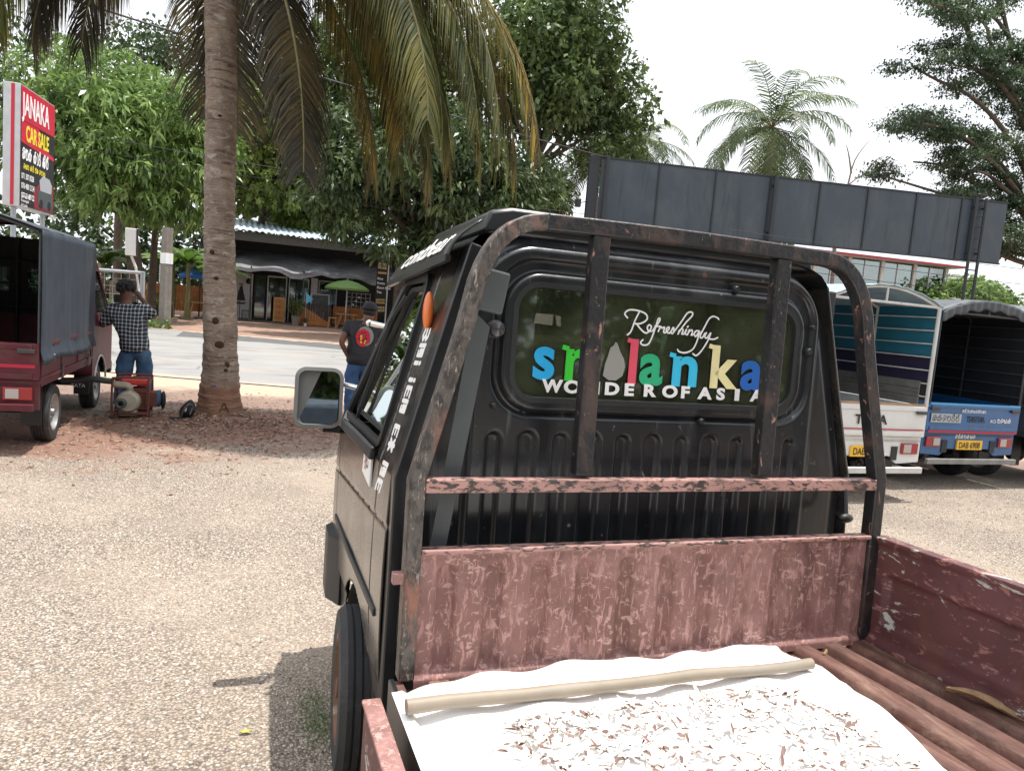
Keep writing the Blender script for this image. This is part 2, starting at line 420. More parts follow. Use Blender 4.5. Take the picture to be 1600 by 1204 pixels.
# simple sinhala-like letters drawn as strokes in a unit box (x 0..w, y 0..1)
SINH = {
    'ja': (1.0, [arc(.25, .25, .2, .2, 0, 360, 10), arc(.5, .5, .42, .42, 160, -120, 12), arc(.55, .45, .18, .2, 0, 270, 8)]),
    'na': (.95, [arc(.2, .72, .14, .16, 0, 330, 8), [(.32, .66), (.15, .2), (.4, .02), (.8, .1), (.88, .5), (.7, .85), (.45, .75)]]),
    'ka': (1.2, [arc(.25, .35, .2, .3, 20, 360, 10), arc(.65, .4, .22, .36, 180, -150, 12), [(.45, .5), (.5, .95), (.85, 1.0)], [(.9, .2), (1.05, .6)]]),
    'aa': (.5, [[(.1, 0), (.4, .05), (.38, .8), (.15, .95)]]),
    'ra': (.9, [[(.1, .7), (.3, .95), (.7, .9), (.6, .65), (.3, .55)], arc(.45, .28, .34, .28, 120, 420, 12), arc(.55, 1.08, .15, .1, 0, 360, 8)]),
    'se': (1.3, [arc(.2, .25, .16, .2, 0, 360, 8), [(.2, .45), (.3, .9)], arc(.75, .4, .38, .4, 200, -140, 12), arc(.72, .35, .16, .18, 0, 360, 8), arc(.9, 1.0, .18, .12, 200, -60, 6)]),
    'la': (.95, [arc(.25, .7, .17, .2, 0, 360, 8), [(.2, .5), (.1, .2), (.4, 0), (.8, .12), (.85, .55), (.65, .8)], arc(.7, 1.0, .14, .1, 0, 360, 8)]),
    'ta': (.9, [arc(.3, .3, .22, .28, 0, 360, 10), [(.5, .3), (.8, .35), (.82, .7), (.5, .95), (.15, .85)]]),
    'b1': (.95, [[(.05, .05), (.05, .95)], [(.05, .9), (.7, .9)], [(.4, .9), (.4, .35)], [(.7, .9), (.7, .1), (.45, .1)]]),
    'b2': (.8, [[(.1, .1), (.1, .9)], [(.1, .1), (.65, .1)], [(.1, .5), (.55, .5)], [(.1, .9), (.65, .9)]]),
    'b3': (.9, [[(.05, .15), (.7, .85)], [(.05, .85), (.7, .15)], [(.38, 0), (.38, 1.0)]]),
    'b4': (.45, [[(.15, .05), (.15, .6)], [(.15, .85), (.15, .98)]]),
    'b5': (.9, [[(.05, .9), (.5, .9), (.7, .7), (.4, .5), (.7, .25), (.35, .05), (.05, .15)], [(.05, .5), (.4, .5)]]),
    'ya': (1.1, [arc(.2, .6, .15, .2, 0, 360, 8), [(.1, .4), (.3, 0), (.6, .1), (.6, .6)], [(.6, .1), (.9, 0), (1.0, .5), (.85, .95)]]),
}
def sinhala(seq, h, w, parent, m, loc, rot, name='lettering', gap=.12, sx=1.0, t=.0012, label=None):
    x = 0; mb = MB(); k = 0
    for g in seq:
        if g == ' ': x += .55; continue
        wd, ls = SINH[g]
        stroke_mb([[((x + px) * h * sx, py * h) for (px, py) in l] for l in ls], w, t + k * 4e-5, mb); k += 1
        x += wd + gap
    o = mb.build(name, m, parent, fix=False); o.location = loc; o.rotation_euler = rot
    if label: o['label'] = label
    return o
# ================================================================== THE BLACK PICKUP IN THE FOREGROUND
truck = thing('pickup_truck', 'black cab-over pickup in the foreground with a maroon bed and rusty guard frame', 'pickup truck',
              (-0.0021, -0.0572, 0.0010), (R(-2.048), R(0.068), R(-0.18)))
XC = 1.19
def hw(z):
    return .80 if z < 1.2 else .80 - (z - 1.2) * .262
def yfront(z):
    if z < .95: return 3.26
    if z < 1.16: return 3.26 - (z - .95) * .20
    return 3.218 - (z - 1.16) * .70
# --- side skins with window opening and wheel arch (mirrored left / right)
WY, WZ, WR = 2.47, .352, .275
def side(sgn):
    mb = MB()
    nz_, ny_ = 230, 260
    def fn(u, v):
        z = .46 + (1.84 - .46) * v
        y0 = 1.97; y1 = yfront(z)
        y = y0 + (y1 - y0) * u
        bul = .012 * math.sin(math.pi * min(1, max(0, (z - .5) / .75)))        # swell of the door skin
        crease = -.005 * max(0, 1 - abs(z - (1.05 - .05 * (y - 2.0))) / .012)
        gap = -.009 * max(0, 1 - abs(y - 2.16) / .007) * (z > .62) - .009 * max(0, 1 - abs(y - 3.06) / .007) * (.74 < z < 1.2)
        fr = max(0, (y - (y1 - .10)) / .10); nose = .05 * fr * fr
        step = -.010 * sstep(.62, .58, z)
        x = XC + sgn * (hw(z) + bul + crease + gap + step - nose)
        return (x, y, z)
    def keep(u, v):
        z = .46 + (1.84 - .46) * v; y = 1.97 + (yfront(z) - 1.97) * u
        # window opening
        yb = 2.22 + (z - 1.27) * .10; yf = yfront(z) - .17
        if 1.245 < z < 1.765 and yb < y < yf:
            # rounded corners
            return False
        if math.hypot(y - WY, z - WZ) < .36: return False
        return True
    mb.grid(fn, ny_, nz_, keep)
    return mb
for sg in (-1, 1):
    side(sg).build('door_side', M['side_paint'], truck, smooth=True, solid=.006)
# window frame rubber (left and right)
def win_pts(ins=0.0):
    P = []
    z0, z1 = 1.24 + ins, 1.77 - ins
    def yb(z): return 2.215 + (z - 1.27) * .10 + ins
    def yf(z): return yfront(z) - .165 - ins
    c = [(yb(z0), z0), (yf(z0), z0), (yf(z1), z1), (yb(z1), z1)]
    out = []
    for i in range(4):
        p = Vector(c[i]); a = Vector(c[i - 1]); b = Vector(c[(i + 1) % 4]); r = .05
        pa = p + (a - p).normalized() * r; pb = p + (b - p).normalized() * r
        for k in range(5):
            t = k / 4; q = pa * (1 - t) ** 2 + p * 2 * t * (1 - t) + pb * t * t
            out.append((q.x, q.y))
    return out
for sg in (-1, 1):
    mb = MB()
    mb.sweep([(XC + sg * (hw(z) + .008), y, z) for (y, z) in win_pts()], [(-.013, -.008), (.013, -.008), (.013, .010), (-.013, .010)], up=(1, 0, 0), closed=True)
    mb.sweep([(XC + sg * (hw(z) - .012), y, z) for (y, z) in win_pts(.03)], [(-.007, -.005), (.007, -.005), (.007, .005), (-.007, .005)], up=(1, 0, 0), closed=True)
    mb.build('window_frame', M['rubber'], truck, smooth=True)
    g = MB()
    P = win_pts(.02); cy = sum(p[0] for p in P) / len(P); cz = sum(p[1] for p in P) / len(P)
    V = [(XC + sg * (hw(cz) - .015), cy, cz)] + [(XC + sg * (hw(z) - .015), y, z) for (y, z) in P]
    g.add(V, [(0, i + 1, (i + 1) % len(P) + 1) for i in range(len(P))])
    g.build('side_window', M['side_glass'], truck, fix=False)
# quarter-light bar and door-top seal
mb = MB(); mb.sweep([(XC - hw(1.25) - .004, 2.78, 1.25), (XC - hw(1.6) - .004, 2.72, 1.62), (XC - hw(1.72) - .004, 2.60, 1.72)], [(-.004, -.006), (.004, -.006), (.004, .006), (-.004, .006)], up=(1, 0, 0))
mb.build('window_channel', M['rubber'], truck, smooth=True)
# sill ledge under the window
mb = MB(); mb.sweep([(XC - hw(1.2) - .018, 2.22, 1.215), (XC - hw(1.2) - .020, 2.6, 1.215), (XC - hw(1.2) - .014, 2.98, 1.205)], [(-.012, -.022), (.012, -.02), (.008, .018), (-.008, .02)], up=(0, 0, 1))
mb.build('window_sill', M['rubber'], truck, smooth=True, bevel=.006)

# --- roof, front, windscreen
def roof_fn(u, v):
    a = (u - .5) * 2
    y = 1.97 + (2.74 - 1.97) * v
    x = XC + a * hw(1.84)
    z = 1.84 + .075 * (1 - abs(a) ** 6) ** .6
    z -= .025 * sstep(.9, 1, v) * (1 - abs(a) ** 6)
    return (x, y, z)
MB().grid(roof_fn, 40, 10).build('roof', M['black_paint'], truck, smooth=True)
# raised roof pod over the cab
mb = MB()
mb.sweep([(XC, 1.99, 1.93), (XC, 2.60, 1.93), (XC, 2.66, 1.915)], [(-.585, -.045), (.585, -.045), (.57, .02), (.50, .036), (-.50, .036), (-.57, .02)], up=(0, 0, 1))
mb.build('roof_pod', M['black_paint'], truck, smooth=True, bevel=.012)
mb = MB()
def fr_fn(u, v):
    z = .46 + .72 * v; a = (u - .5) * 2
    return (XC + a * (hw(z) - .05), yfront(z) + .03 * (1 - a * a), z)
mb.grid(fr_fn, 16, 8); mb.build('front_panel', M['side_paint'], truck, smooth=True, solid=.01)
g = MB()
def ws_fn(u, v):
    z = 1.18 + .64 * v; a = (u - .5) * 2
    return (XC + a * (hw(z) - .07), yfront(z) + .04 * (1 - a * a), z)
g.grid(ws_fn, 12, 6); g.build('windscreen', M['side_glass'], truck, smooth=True)
mb = MB()
for sg in (-1, 1):
    mb.sweep([(XC + sg * (hw(z) - .045), yfront(z) + .004, z) for z in (1.15, 1.3, 1.5, 1.7, 1.85)], [(-.045, -.02), (.045, -.02), (.045, .02), (-.045, .02)], up=(1, 0, 0))
mb.build('windscreen_pillar', M['rubber'], truck, smooth=True)
mb = MB(); mb.sweep([(XC - .62, 2.745, 1.835), (XC, 2.77, 1.86), (XC + .62, 2.745, 1.835)], [(-.05, -.03), (.05, -.03), (.05, .03), (-.05, .03)])
mb.build('windscreen_header', M['black_paint'], truck, smooth=True)

# --- rain visor board along the left roof edge, lettered
P0 = Vector((.575, 1.90, 1.905)); P1 = Vector((.575, 2.66, 1.885)); Q0 = Vector((.497, 1.94, 1.800)); Q1 = Vector((.500, 2.84, 1.765))
mb = MB()
def vis(u, v):
    a = P0.lerp(P1, u); b = Q0.lerp(Q1, u); p = a.lerp(b, v); p.x -= .02 * math.sin(math.pi * v); return p
mb.grid(vis, 14, 8)
mb.sweep([Q0, Q0.lerp(Q1, .5), Q1], [(-.006, -.007), (.006, -.007), (.006, .007), (-.006, .007)])
visor = mb.build('rain_visor', M['black_paint'], truck, smooth=True, solid=.006)
ex = (P1 - P0).normalized() * -1; ey = ((P0 + P1) / 2 - (Q0 + Q1) / 2); ey = (ey - ey.dot(ex) * ex).normalized(); ez = ex.cross(ey)
mw = Matrix((ex, ey, ez)).transposed().to_4x4()
# word painted on the visor, front to rear
vt = text('contbear', .115, M['white_vinyl'], visor, (0, 0, 0), offset=.0012, shear=.25)
mw.translation = Q1.lerp(P1, .20) + ez * .026 + ex * .19
vt.matrix_local = mw @ Matrix.Diagonal((1.52, 1.0, 1, 1))

# --- rear wall of the cab: pressed panel with flutes and a window recess
GX0, GX1, GZ0, GZ1, GRD = .715, 1.700, 1.425, 1.750, .075
def wall_fn(u, v):
    a = (u - .5) * 2
    zt = 1.895 - .008 * a * a
    if abs(a) > .72: zt = 1.887 - .17 * ((abs(a) - .72) / .28) ** 2.4
    z = .52 + (zt - .52) * v
    x = XC + a * (hw(z) - .012)
    d = sd_rr(x, z, GX0, GX1, GZ0, GZ1, GRD)
    y = 1.985
    y -= .022 * (1 - sstep(.030, .045, d)) * 1.0                     # raised rim round the glass
    dO = sd_rr(x, z, .655, 1.775, 1.375, 1.825, .12)
    y += .016 * (1 - sstep(-.006, .008, dO))                          # recess round the rim
    dP = sd_rr(x, z, .60, 1.80, 0.4, 1.86, .17)
    y -= .020 * (1 - sstep(-.01, .014, dP))                           # main panel proud of the edge
    if z < 1.36 and dP < -.02:
        p = .1045; k = round((x - 1.195) / p); xx = x - (1.195 + k * p)
        wv = .030 - .006 * (k % 2)
        dR = max(abs(xx) - wv, math.hypot(xx, max(0, z - 1.30)) - wv, .62 - z)
        y += .017 * (1 - sstep(-.010, .004, dR))
    y += .012 * sstep(.93, 1.0, abs(a)) + .02 * sstep(.985, 1.0, v)
    return (x, y, z)
def wall_keep(u, v):
    x, y, z = wall_fn(u, v); return sd_rr(x, z, GX0, GX1, GZ0, GZ1, GRD) > .0
MB().grid(wall_fn, 330, 230, wall_keep).build('rear_wall', M['rear_paint'], truck, smooth=True, autosm=60)
# gasket and glass
mb = MB(); mb.sweep([(x, 1.972, z) for x, z in rrect(GX0 - .004, GX1 + .004, GZ0 - .004, GZ1 + .004, GRD)], [(-.011, -.012), (.011, -.012), (.008, .014), (-.008, .014)], up=(0, -1, 0), closed=True)
rw = mb.build('rear_window_gasket', M['rubber'], truck, smooth=True)
P = rrect(GX0 - .003, GX1 + .003, GZ0 - .003, GZ1 + .003, GRD)
g = MB(); g.add([(x, 1.975, z) for x, z in P], [tuple(range(len(P)))])
glass = g.build('rear_window', M['rear_glass'], truck, fix=False)
# coloured lettering on the glass
def vinyl(n, c): M[n] = mat(n, c, .35)
for n, c in dict(v_s=(.03, .42, .80), v_r=(.05, .62, .05), v_i=(.80, .25, .09), v_island=(.30, .30, .28), v_l=(.72, .09, .14), v_a=(.03, .42, .20), v_n=(.05, .52, .78), v_k=(.86, .78, .42), v_aa=(.02, .14, .52), v_shade=(.01, .01, .01)).items(): vinyl(n, c)
M['white_letter'] = mat('white_letter', (.85, .85, .85), .4)
LY = 1.968
for ch, x, mm, sx, tall in (('s', .775, 'v_s', 1.0, 1), ('r', .872, 'v_r', .95, 1), ('i', .946, 'v_i', 1.0, 1), ('l', 1.083, 'v_l', 1.0, 1), ('a', 1.128, 'v_a', 1.0, 1), ('n', 1.237, 'v_n', 1.12, 1), ('k', 1.378, 'v_k', 1.05, 1), ('a', 1.500, 'v_aa', 1.05, 1)):
    text(ch, .185, M['v_shade'], glass, (x + .003, LY - .0012, 1.4845), sx=sx, offset=.006, extrude=.0002, name='letter', label='dark shade of a letter')
    text(ch, .185, M[mm], glass, (x, LY - .0022, 1.487), sx=sx, offset=.0055, extrude=.0003, name='letter')
# serifs that make the letters read like the humanist face
for (x, z, w, h, mm, r) in ((.876, 1.578, .022, .014, 'v_r', 0), (1.088, 1.613, .020, .014, 'v_l', 0), (1.240, 1.578, .022, .014, 'v_n', 0), (1.381, 1.613, .022, .014, 'v_k', 0)):
    MB().box((x, LY - .0032, z), (w, .0012, h), (0, R(12), 0)).build('letter_serif', M[mm], glass)
isl = [(0, 0), (.02, -.012), (.045, -.012), (.066, .003), (.072, .03), (.066, .055), (.052, .075), (.04, .10), (.034, .104), (.028, .092), (.018, .086), (.012, .06), (.004, .035)]
MB().poly([(1.004 + a, 1.502 + b) for a, b in isl], LY - .0035, LY - .002).build('island_emblem', M['v_island'], glass)
for ch, x in zip('WONDEROFASIA', [.812 + .0668 * k for k in range(12)]):
    text(ch, .050, M['white_letter'], glass, (x, LY - .003, 1.447), sx=(1.15 if ch == 'W' else 1.35) if ch != 'I' else 1.9, offset=.0022, name='letter')
# hand-script word: strokes
SW = [
 [(0.0, .120), (-.012, .135), (.005, .150), (.040, .150), (.072, .140), (.078, .120), (.055, .103), (.028, .100)],
 [(.045, .146), (.030, .110), (.018, .070), (.005, .056)],
 [(.038, .100), (.058, .080), (.078, .068), (.092, .078), (.098, .094), (.088, .100), (.082, .088), (.090, .076), (.104, .078)],
 [(.104, .078), (.128, .115), (.130, .128), (.122, .122), (.112, .080), (.094, .030), (.072, .022), (.060, .030), (.068, .042)],
 [(.112, .096), (.132, .098)],
 [(.128, .078), (.136, .097), (.142, .092), (.152, .096), (.150, .078), (.158, .076), (.172, .092), (.168, .098), (.160, .088), (.166, .076), (.178, .078), (.188, .098), (.192, .084), (.186, .074), (.178, .080)],
 [(.190, .078), (.218, .120), (.242, .158), (.262, .162), (.262, .148), (.238, .120), (.214, .082), (.210, .074)],
 [(.212, .086), (.226, .096), (.230, .088), (.226, .076), (.236, .078), (.244, .094), (.240, .078), (.250, .076), (.256, .094), (.250, .074)],
 [(.252, .084), (.266, .094), (.270, .086), (.266, .074), (.276, .078)],
 [(.300, .092), (.286, .092), (.278, .080), (.286, .070), (.298, .088), (.292, .050), (.276, .018), (.248, .004), (.222, .006), (.214, .014)],
 [(.294, .074), (.312, .094), (.334, .140), (.352, .154), (.372, .150), (.378, .144)],
 [(.322, .116), (.304, .072), (.314, .068), (.324, .086)],
 [(.330, .088), (.324, .072), (.334, .068), (.348, .088), (.340, .060), (.318, .020), (.296, -.004), (.280, .002)],
 [(.340, .066), (.362, .064), (.380, .072)], [(.247, .104), (.250, .107)]]
sw = stroke_mb([smooth_line([(a * .86, b * .80) for a, b in l], 4) for l in SW], .0052).build('script_lettering', M['white_letter'], glass, fix=False)
sw.location = (1.072, LY, 1.585); sw.rotation_euler = (R(90), 0, 0)
# smear patches left on the glass
M['smear'] = mat('smear', (.30, .29, .22), .6, alpha=.35)
MB().poly([(.775, 1.672), (.83, 1.672), (.828, 1.64), (.77, 1.643)], LY - .0004, LY - .001).build('sticker_residue', M['smear'], glass)
MB().poly([(.836, 1.672), (.853, 1.668), (.856, 1.638), (.842, 1.64)], LY - .0004, LY - .001).build('sticker_residue', M['smear'], glass)
# bolts, dimples, knob
mb = MB()
for (x, z, r) in ((1.448, 1.799, .012), (1.757, 1.619, .014), (1.765, 1.70, .008), (1.36, 1.374, .011), (.662, 1.40, .008)): mb.lathe([(0.001, -.014), (r * .7, -.014), (r, -.008), (r, .004)], (x, 1.965, z), 'y', 14)
mb.build('bolt', M['rubber'], truck, smooth=True)
MB().lathe([(0.001, -.03), (.02, -.026), (.026, -.01), (.026, .01)], (.652, 1.958, 1.617), 'y', 18).build('number_plate_lamp', M['lamp_dark'], truck, smooth=True)
mb = MB(); mb.tube([(1.945, 1.93, 1.16), (1.93, 1.90, 1.07), (1.905, 1.89, 1.072)], .008); mb.ell((1.915, 1.885, 1.072), (.028, .016, .016)); mb.build('latch_handle', M['rubber'], truck, smooth=True)
# corner posts of the cab rear seen as a dark upright face
mb = MB(); mb.sweep([(XC - hw(z) + .012, 1.955, z) for z in (.50, .8, 1.2, 1.5, 1.84)], [(-.014, -.05), (.022, -.05), (.014, .05), (-.014, .05)], up=(0, 1, 0)); mb.build('corner_pillar', M['black_paint'], truck, smooth=True, bevel=.005)
# chrome brackets on the left windscreen pillar
mb = MB()
for z in (1.60, 1.34):
    mb.tube([(XC - hw(z) + .02, yfront(z) - .05, z), (XC - hw(z) - .05, yfront(z) - .02, z + .012)], .011); mb.ell((XC - hw(z) - .055, yfront(z) - .02, z + .012), (.013, .013, .013))
mb.build('mirror_bracket', M['chrome'], truck, smooth=True)
# orange marker lamp on the rear pillar
mb = MB(); mb.ell((.487, 2.09, 1.655), (.016, .026, .058), 14, 10); mb.build('marker_lamp', M['orange_lens'], truck, smooth=True)
# lettering running down the pillar
o = sinhala(['b5', 'b1', 'b4', ' ', 'b4', 'b2', 'b1', ' ', 'b2', 'b3', ' ', 'b1', 'b2'], .064, .0135, truck, M['white_vinyl'], (0, 0, 0), (0, 0, 0), sx=.70, label='white lettering running down the pillar')
ax = Vector((-.262 * .20 / 1.0, .05, -.60)); a0 = Vector((XC - hw(1.60) - .0125, 2.070, 1.60)); ax = (Vector((XC - hw(1.2) - .0125, 2.030, 1.2)) - a0).normalized()
ay = Vector((0, -1, 0)); az = ax.cross(ay)
if az.x > 0: ay = -ay; az = ax.cross(ay)
mt = Matrix((ax, ay, az)).transposed().to_4x4(); mt.translation = a0 + Vector((0, .0, 0)) + az * .006
o.matrix_local = mt
# pale patch with a torn red sticker, door badge, rub strip
mb = MB(); mb.poly([(2.26, 1.10), (2.42, 1.12), (2.40, 1.19), (2.25, 1.19)], XC - .80 - .010, XC - .80 - .016, 'yz'); mb.build('pale_sticker', M['white_vinyl'], truck)
M['red_sticker'] = mat('red_sticker', (.22, .02, .02), .5)
mb = stroke_mb([arc(.02, .02, .015, .012, 0, 300), arc(.05, .03, .02, .012, 90, 400), arc(.035, .05, .03, .01, 0, 270)], .006).build('red_sticker', M['red_sticker'], truck, fix=False); mb.location = (XC - .80 - .0175, 2.37, 1.135); mb.rotation_euler = (R(90), 0, R(-90))
mb = stroke_mb([[(0, 0), (.02, .05), (.03, .0)], [(.03, .03), (.06, .02), (.05, 0), (.09, .025)], [(.09, .02), (.14, .018)]], .009).build('door_badge', M['chrome'], truck, fix=False); mb.location = (XC - .80 - .012, 3.18, .98); mb.rotation_euler = (R(90), 0, R(-90))
mb = MB(); mb.sweep([(XC - .815, 2.05, .78), (XC - .819, 2.6, .79), (XC - .815, 3.06, .80)], [(-.005, -.013), (.005, -.013), (.005, .013), (-.005, .013)]); mb.build('rub_strip', M['rubber'], truck, smooth=True, bevel=.004)
# small cube lug on the guard post
# front bumper wrapping the corner
mb = MB(); mb.sweep([(XC - .785, 2.93, .60), (XC - .825, 3.02, .60), (XC - .82, 3.18, .60), (XC - .76, 3.28, .60), (XC - .5, 3.31, .60), (XC + .5, 3.31, .60), (XC + .78, 3.26, .60), (XC + .80, 2.95, .60)], [(-.02, -.13), (.012, -.14), (.03, -.09), (.035, .09), (.014, .14), (-.02, .13)]); mb.build('front_bumper', M['rubber'], truck, smooth=True)
# chassis and inner arch
mb = MB(); mb.b2(XC - .42, XC - .34, -1.0, 3.2, .42, .56); mb.b2(XC + .34, XC + .42, -1.0, 3.2, .42, .56)
for y in (-.8, .2, 1.2, 2.1, 3.1): mb.b2(XC - .34, XC + .34, y, y + .06, .44, .54)
mb.build('chassis', M['rubber'], truck)
mb = MB(); mb.b2(XC - .74, XC + .74, 2.0, 3.2, .70, .74)
mb.b2(XC - .74, XC - .52, 2.88, 2.91, .45, .70); mb.b2(XC + .52, XC + .74, 2.88, 2.91, .45, .70)
mb.b2(XC - .52, XC + .52, 2.05, 3.2, .56, .70)
for sg in (-1, 1): mb.grid(lambda u, v: (XC + sg * (.79 - .26 * v), WY + .355 * math.cos(math.pi * u), WZ + .355 * math.sin(math.pi * u)), 20, 1); mb.b2(XC + sg * .53, XC + sg * .52, 2.0, 3.0, .30, .70)
mb.build('cab_floor', M['interior'], truck)
# wheels
def wheel(parent, x, y, z, r=.285, w=.16, steer=0, rim='rust_rim', sgn=-1, name='wheel'):
    e = MB()
    h = w / 2
    prof = [(r * .62, -h * .9), (r * .80, -h * 1.05), (r * .93, -h), (r * .985, -h * .78)]
    tread = []
    for k in range(5):
        a = -h * .78 + k * (h * 1.56) / 5; b = a + h * 1.56 / 5
        tread += [(r, a + .003), (r, b - .006), (r - .008, b - .005), (r - .008, b)]
    prof += tread[:-2] + [(r * .985, h * .78), (r * .93, h), (r * .80, h * 1.05), (r * .62, h * .9)]
    e.lathe(prof, (0, 0, 0), 'x', 48)
    t = e.build('wheel' if name is None else name, M['tyre'], parent, smooth=True)
    t.location = (x, y, z); t.rotation_euler = (0, 0, steer)
    q = MB()
    s = sgn
    q.lathe([(r * .63, s * h * .9), (r * .66, s * h * .96), (r * .60, s * h * .98), (r * .56, s * h * .70), (r * .50, s * h * .42), (r * .30, s * h * .40), (r * .25, s * h * .62), (r * .14, s * h * .66), (r * .12, s * h * .98), (.001, s * h)], (0, 0, 0), 'x', 36)
    for k in range(5):
        a = 2 * math.pi * k / 5 + .3; q.lathe([(.001, s * h * .78), (.011, s * h * .78), (.012, s * h * .5)], (0, r * .20 * math.cos(a), r * .20 * math.sin(a)), 'x', 8)
    q.build('rim', M[rim], t, smooth=True)
    return t
wheel(truck, XC - .770, WY, WZ, steer=R(-4), sgn=-1, r=WR, w=.17)
wheel(truck, XC + .735, WY, WZ, steer=R(-1), sgn=1, r=WR, w=.17)
wheel(truck, XC - .66, .45, .30, sgn=-1); wheel(truck, XC + .66, .45, .30, sgn=1)
# interior: seats, wheel, dash
mb = MB(); mb.b2(XC - .70, XC + .70, 2.88, 3.14, .74, 1.12); mb.build('dashboard', M['interior'], truck, bevel=.03)
for sx_ in (-.36, .36):
    mb = MB(); mb.box((XC + sx_, 2.42, .86), (.5, .46, .16)); mb.box((XC + sx_, 2.16, 1.14), (.46, .11, .56), (R(8), 0, 0)); mb.build('seat', M['seat'], truck, bevel=.03)
    mb = MB(); mb.box((XC + sx_, 2.10, 1.49), (.24, .08, .16), (R(8), 0, 0)); mb.build('headrest', M['seat_beige'], truck, bevel=.025)
mb = MB(); mb.tube([(XC + .36 + .18 * math.cos(a), 2.86 + .06 * math.sin(a), 1.17 + .15 * math.sin(a)) for a in [2 * math.pi * k / 24 for k in range(24)]], .012, closed=True); mb.cyl((XC + .36, 2.86, 1.17), (XC + .36, 3.1, 1.0), .02)
for a in (90, 210, 330): mb.cyl((XC + .36, 2.86, 1.17), (XC + .36 + .17 * math.cos(R(a)), 2.86 + .06 * math.sin(R(a)), 1.17 + .15 * math.sin(R(a))), .01, 6)
mb.build('steering_wheel', M['interior'], truck, smooth=True)
MB().b2(XC - .56, XC + .56, 2.0, 2.7, 1.80, 1.815).build('headlining', M['interior'], truck)

# --- side mirror (left)
mx, my, mz = .275, 3.02, 1.30
mir = MB()
mir.sweep([(x, my, z) for x, z in rrect(mx - .085, mx + .085, mz - .112, mz + .112, .035)], [(-.008, -.02), (.008, -.02), (.010, .02), (-.004, .022)], up=(0, -1, 0), closed=True)
mir.poly(rrect(mx - .083, mx + .083, mz - .110, mz + .110, .033), my + .004, my + .035)
mi_o = mir.build('side_mirror', M['mirror_frame'], truck, smooth=True)
mg = MB(); PP = rrect(-.079, .079, -.106, .106, .03); mg.add([(x, 0, z) for x, z in PP], [tuple(range(len(PP)))])
mgo = mg.build('mirror_glass', M['mirror_glass'], mi_o, fix=False); mgo.location = (mx, my - .004, mz); mgo.rotation_euler = (R(-5.2), 0, R(-13))
mb = MB(); mb.tube([(mx + .04, my + .02, mz - .115), (mx + .075, my + .03, mz - .135), (XC - .78, my + .08, mz - .15)], .012); mb.box((mx + .06, my + .02, mz - .128), (.07, .03, .028)); mb.build('mirror_arm', M['rubber'], mi_o, smooth=True)

# --- guard frame behind the cab
YC = 1.80
pts = [(.418, .70), (.416, 1.22)]
lean = [(.416 + (.552 - .416) * t, 1.22 + (1.76 - 1.22) * t) for t in (.25, .5, .75, 1)]
def bez(p0, p1, p2, n=8): return [((1 - t) ** 2 * p0[0] + 2 * t * (1 - t) * p1[0] + t * t * p2[0], (1 - t) ** 2 * p0[1] + 2 * t * (1 - t) * p1[1] + t * t * p2[1]) for t in [k / n for k in range(1, n + 1)]]
lp = pts + lean[:-1] + [(.540, 1.735)] + bez((.540, 1.735), (.585, 1.900), (.72, 1.903))
rp = [(2 * 1.178 - x, z) for x, z in lp]
w = .021; prof = [(-w, -w * 1.1), (w, -w * 1.1), (w, w * 1.1), (-w, w * 1.1)]
top = [(.72 + (1.636 - .72) * k / 6, 1.903 + .006 * math.sin(math.pi * k / 6)) for k in range(1, 6)]
full_left = lp; full_right = rp
mb = MB(); mb.sweep([(x, YC, z) for x, z in full_left], prof, up=(0, -1, 0)); frame_l = mb.build('guard_post', M['cage_left'], truck, smooth=True, bevel=.005, autosm=30, label='bent left post of the guard frame, paint worn to bare metal')
mb = MB(); mb.sweep([(x, YC, z) for x, z in full_right], prof, up=(0, -1, 0)); mb.build('guard_post', M['cage_paint'], truck, smooth=True, bevel=.005, autosm=30)
mb = MB(); mb.sweep([(x, YC - .001, z) for x, z in [(.715, 1.903)] + top + [(1.641, 1.903)]], [(-a * 1.02, b * 1.02) for a, b in prof], up=(0, -1, 0)); mb.build('guard_top_rail', M['cage_paint'], truck, smooth=True, bevel=.005, autosm=30)
for x in (.877, 1.480):
    MB().b2(x - .025, x + .025, YC - .020, YC + .020, 1.236, 1.884).build('guard_upright', M['cage_paint'], truck, bevel=.004)
MB().b2(.437, 1.919, YC - .024, YC + .016, 1.190, 1.226).build('guard_mid_rail', M['cage_pink'], truck, bevel=.004)
# grey strip and folded grey plate behind the left post, lug
mb = MB(); mb.add([(.470, 1.845, 1.0), (.512, 1.84, 1.0), (.60, 1.85, 1.62), (.555, 1.855, 1.66)], [(0, 1, 2, 3)]); mb.build('grey_strip', M['grey_panel'], truck, solid=.005)
mb = MB(); mb.box((.598, 1.845, 1.715), (.078, .02, .112), (0, R(9), 0)); mb.box((.560, 1.862, 1.715), (.012, .05, .105), (0, R(9), 0)); mb.build('grey_plate', M['grey_panel'], truck, bevel=.007)
MB().b2(.368, .398, YC - .02, YC + .005, .955, .985).build('hinge_lug', M['maroon_bed'], truck, bevel=.003)

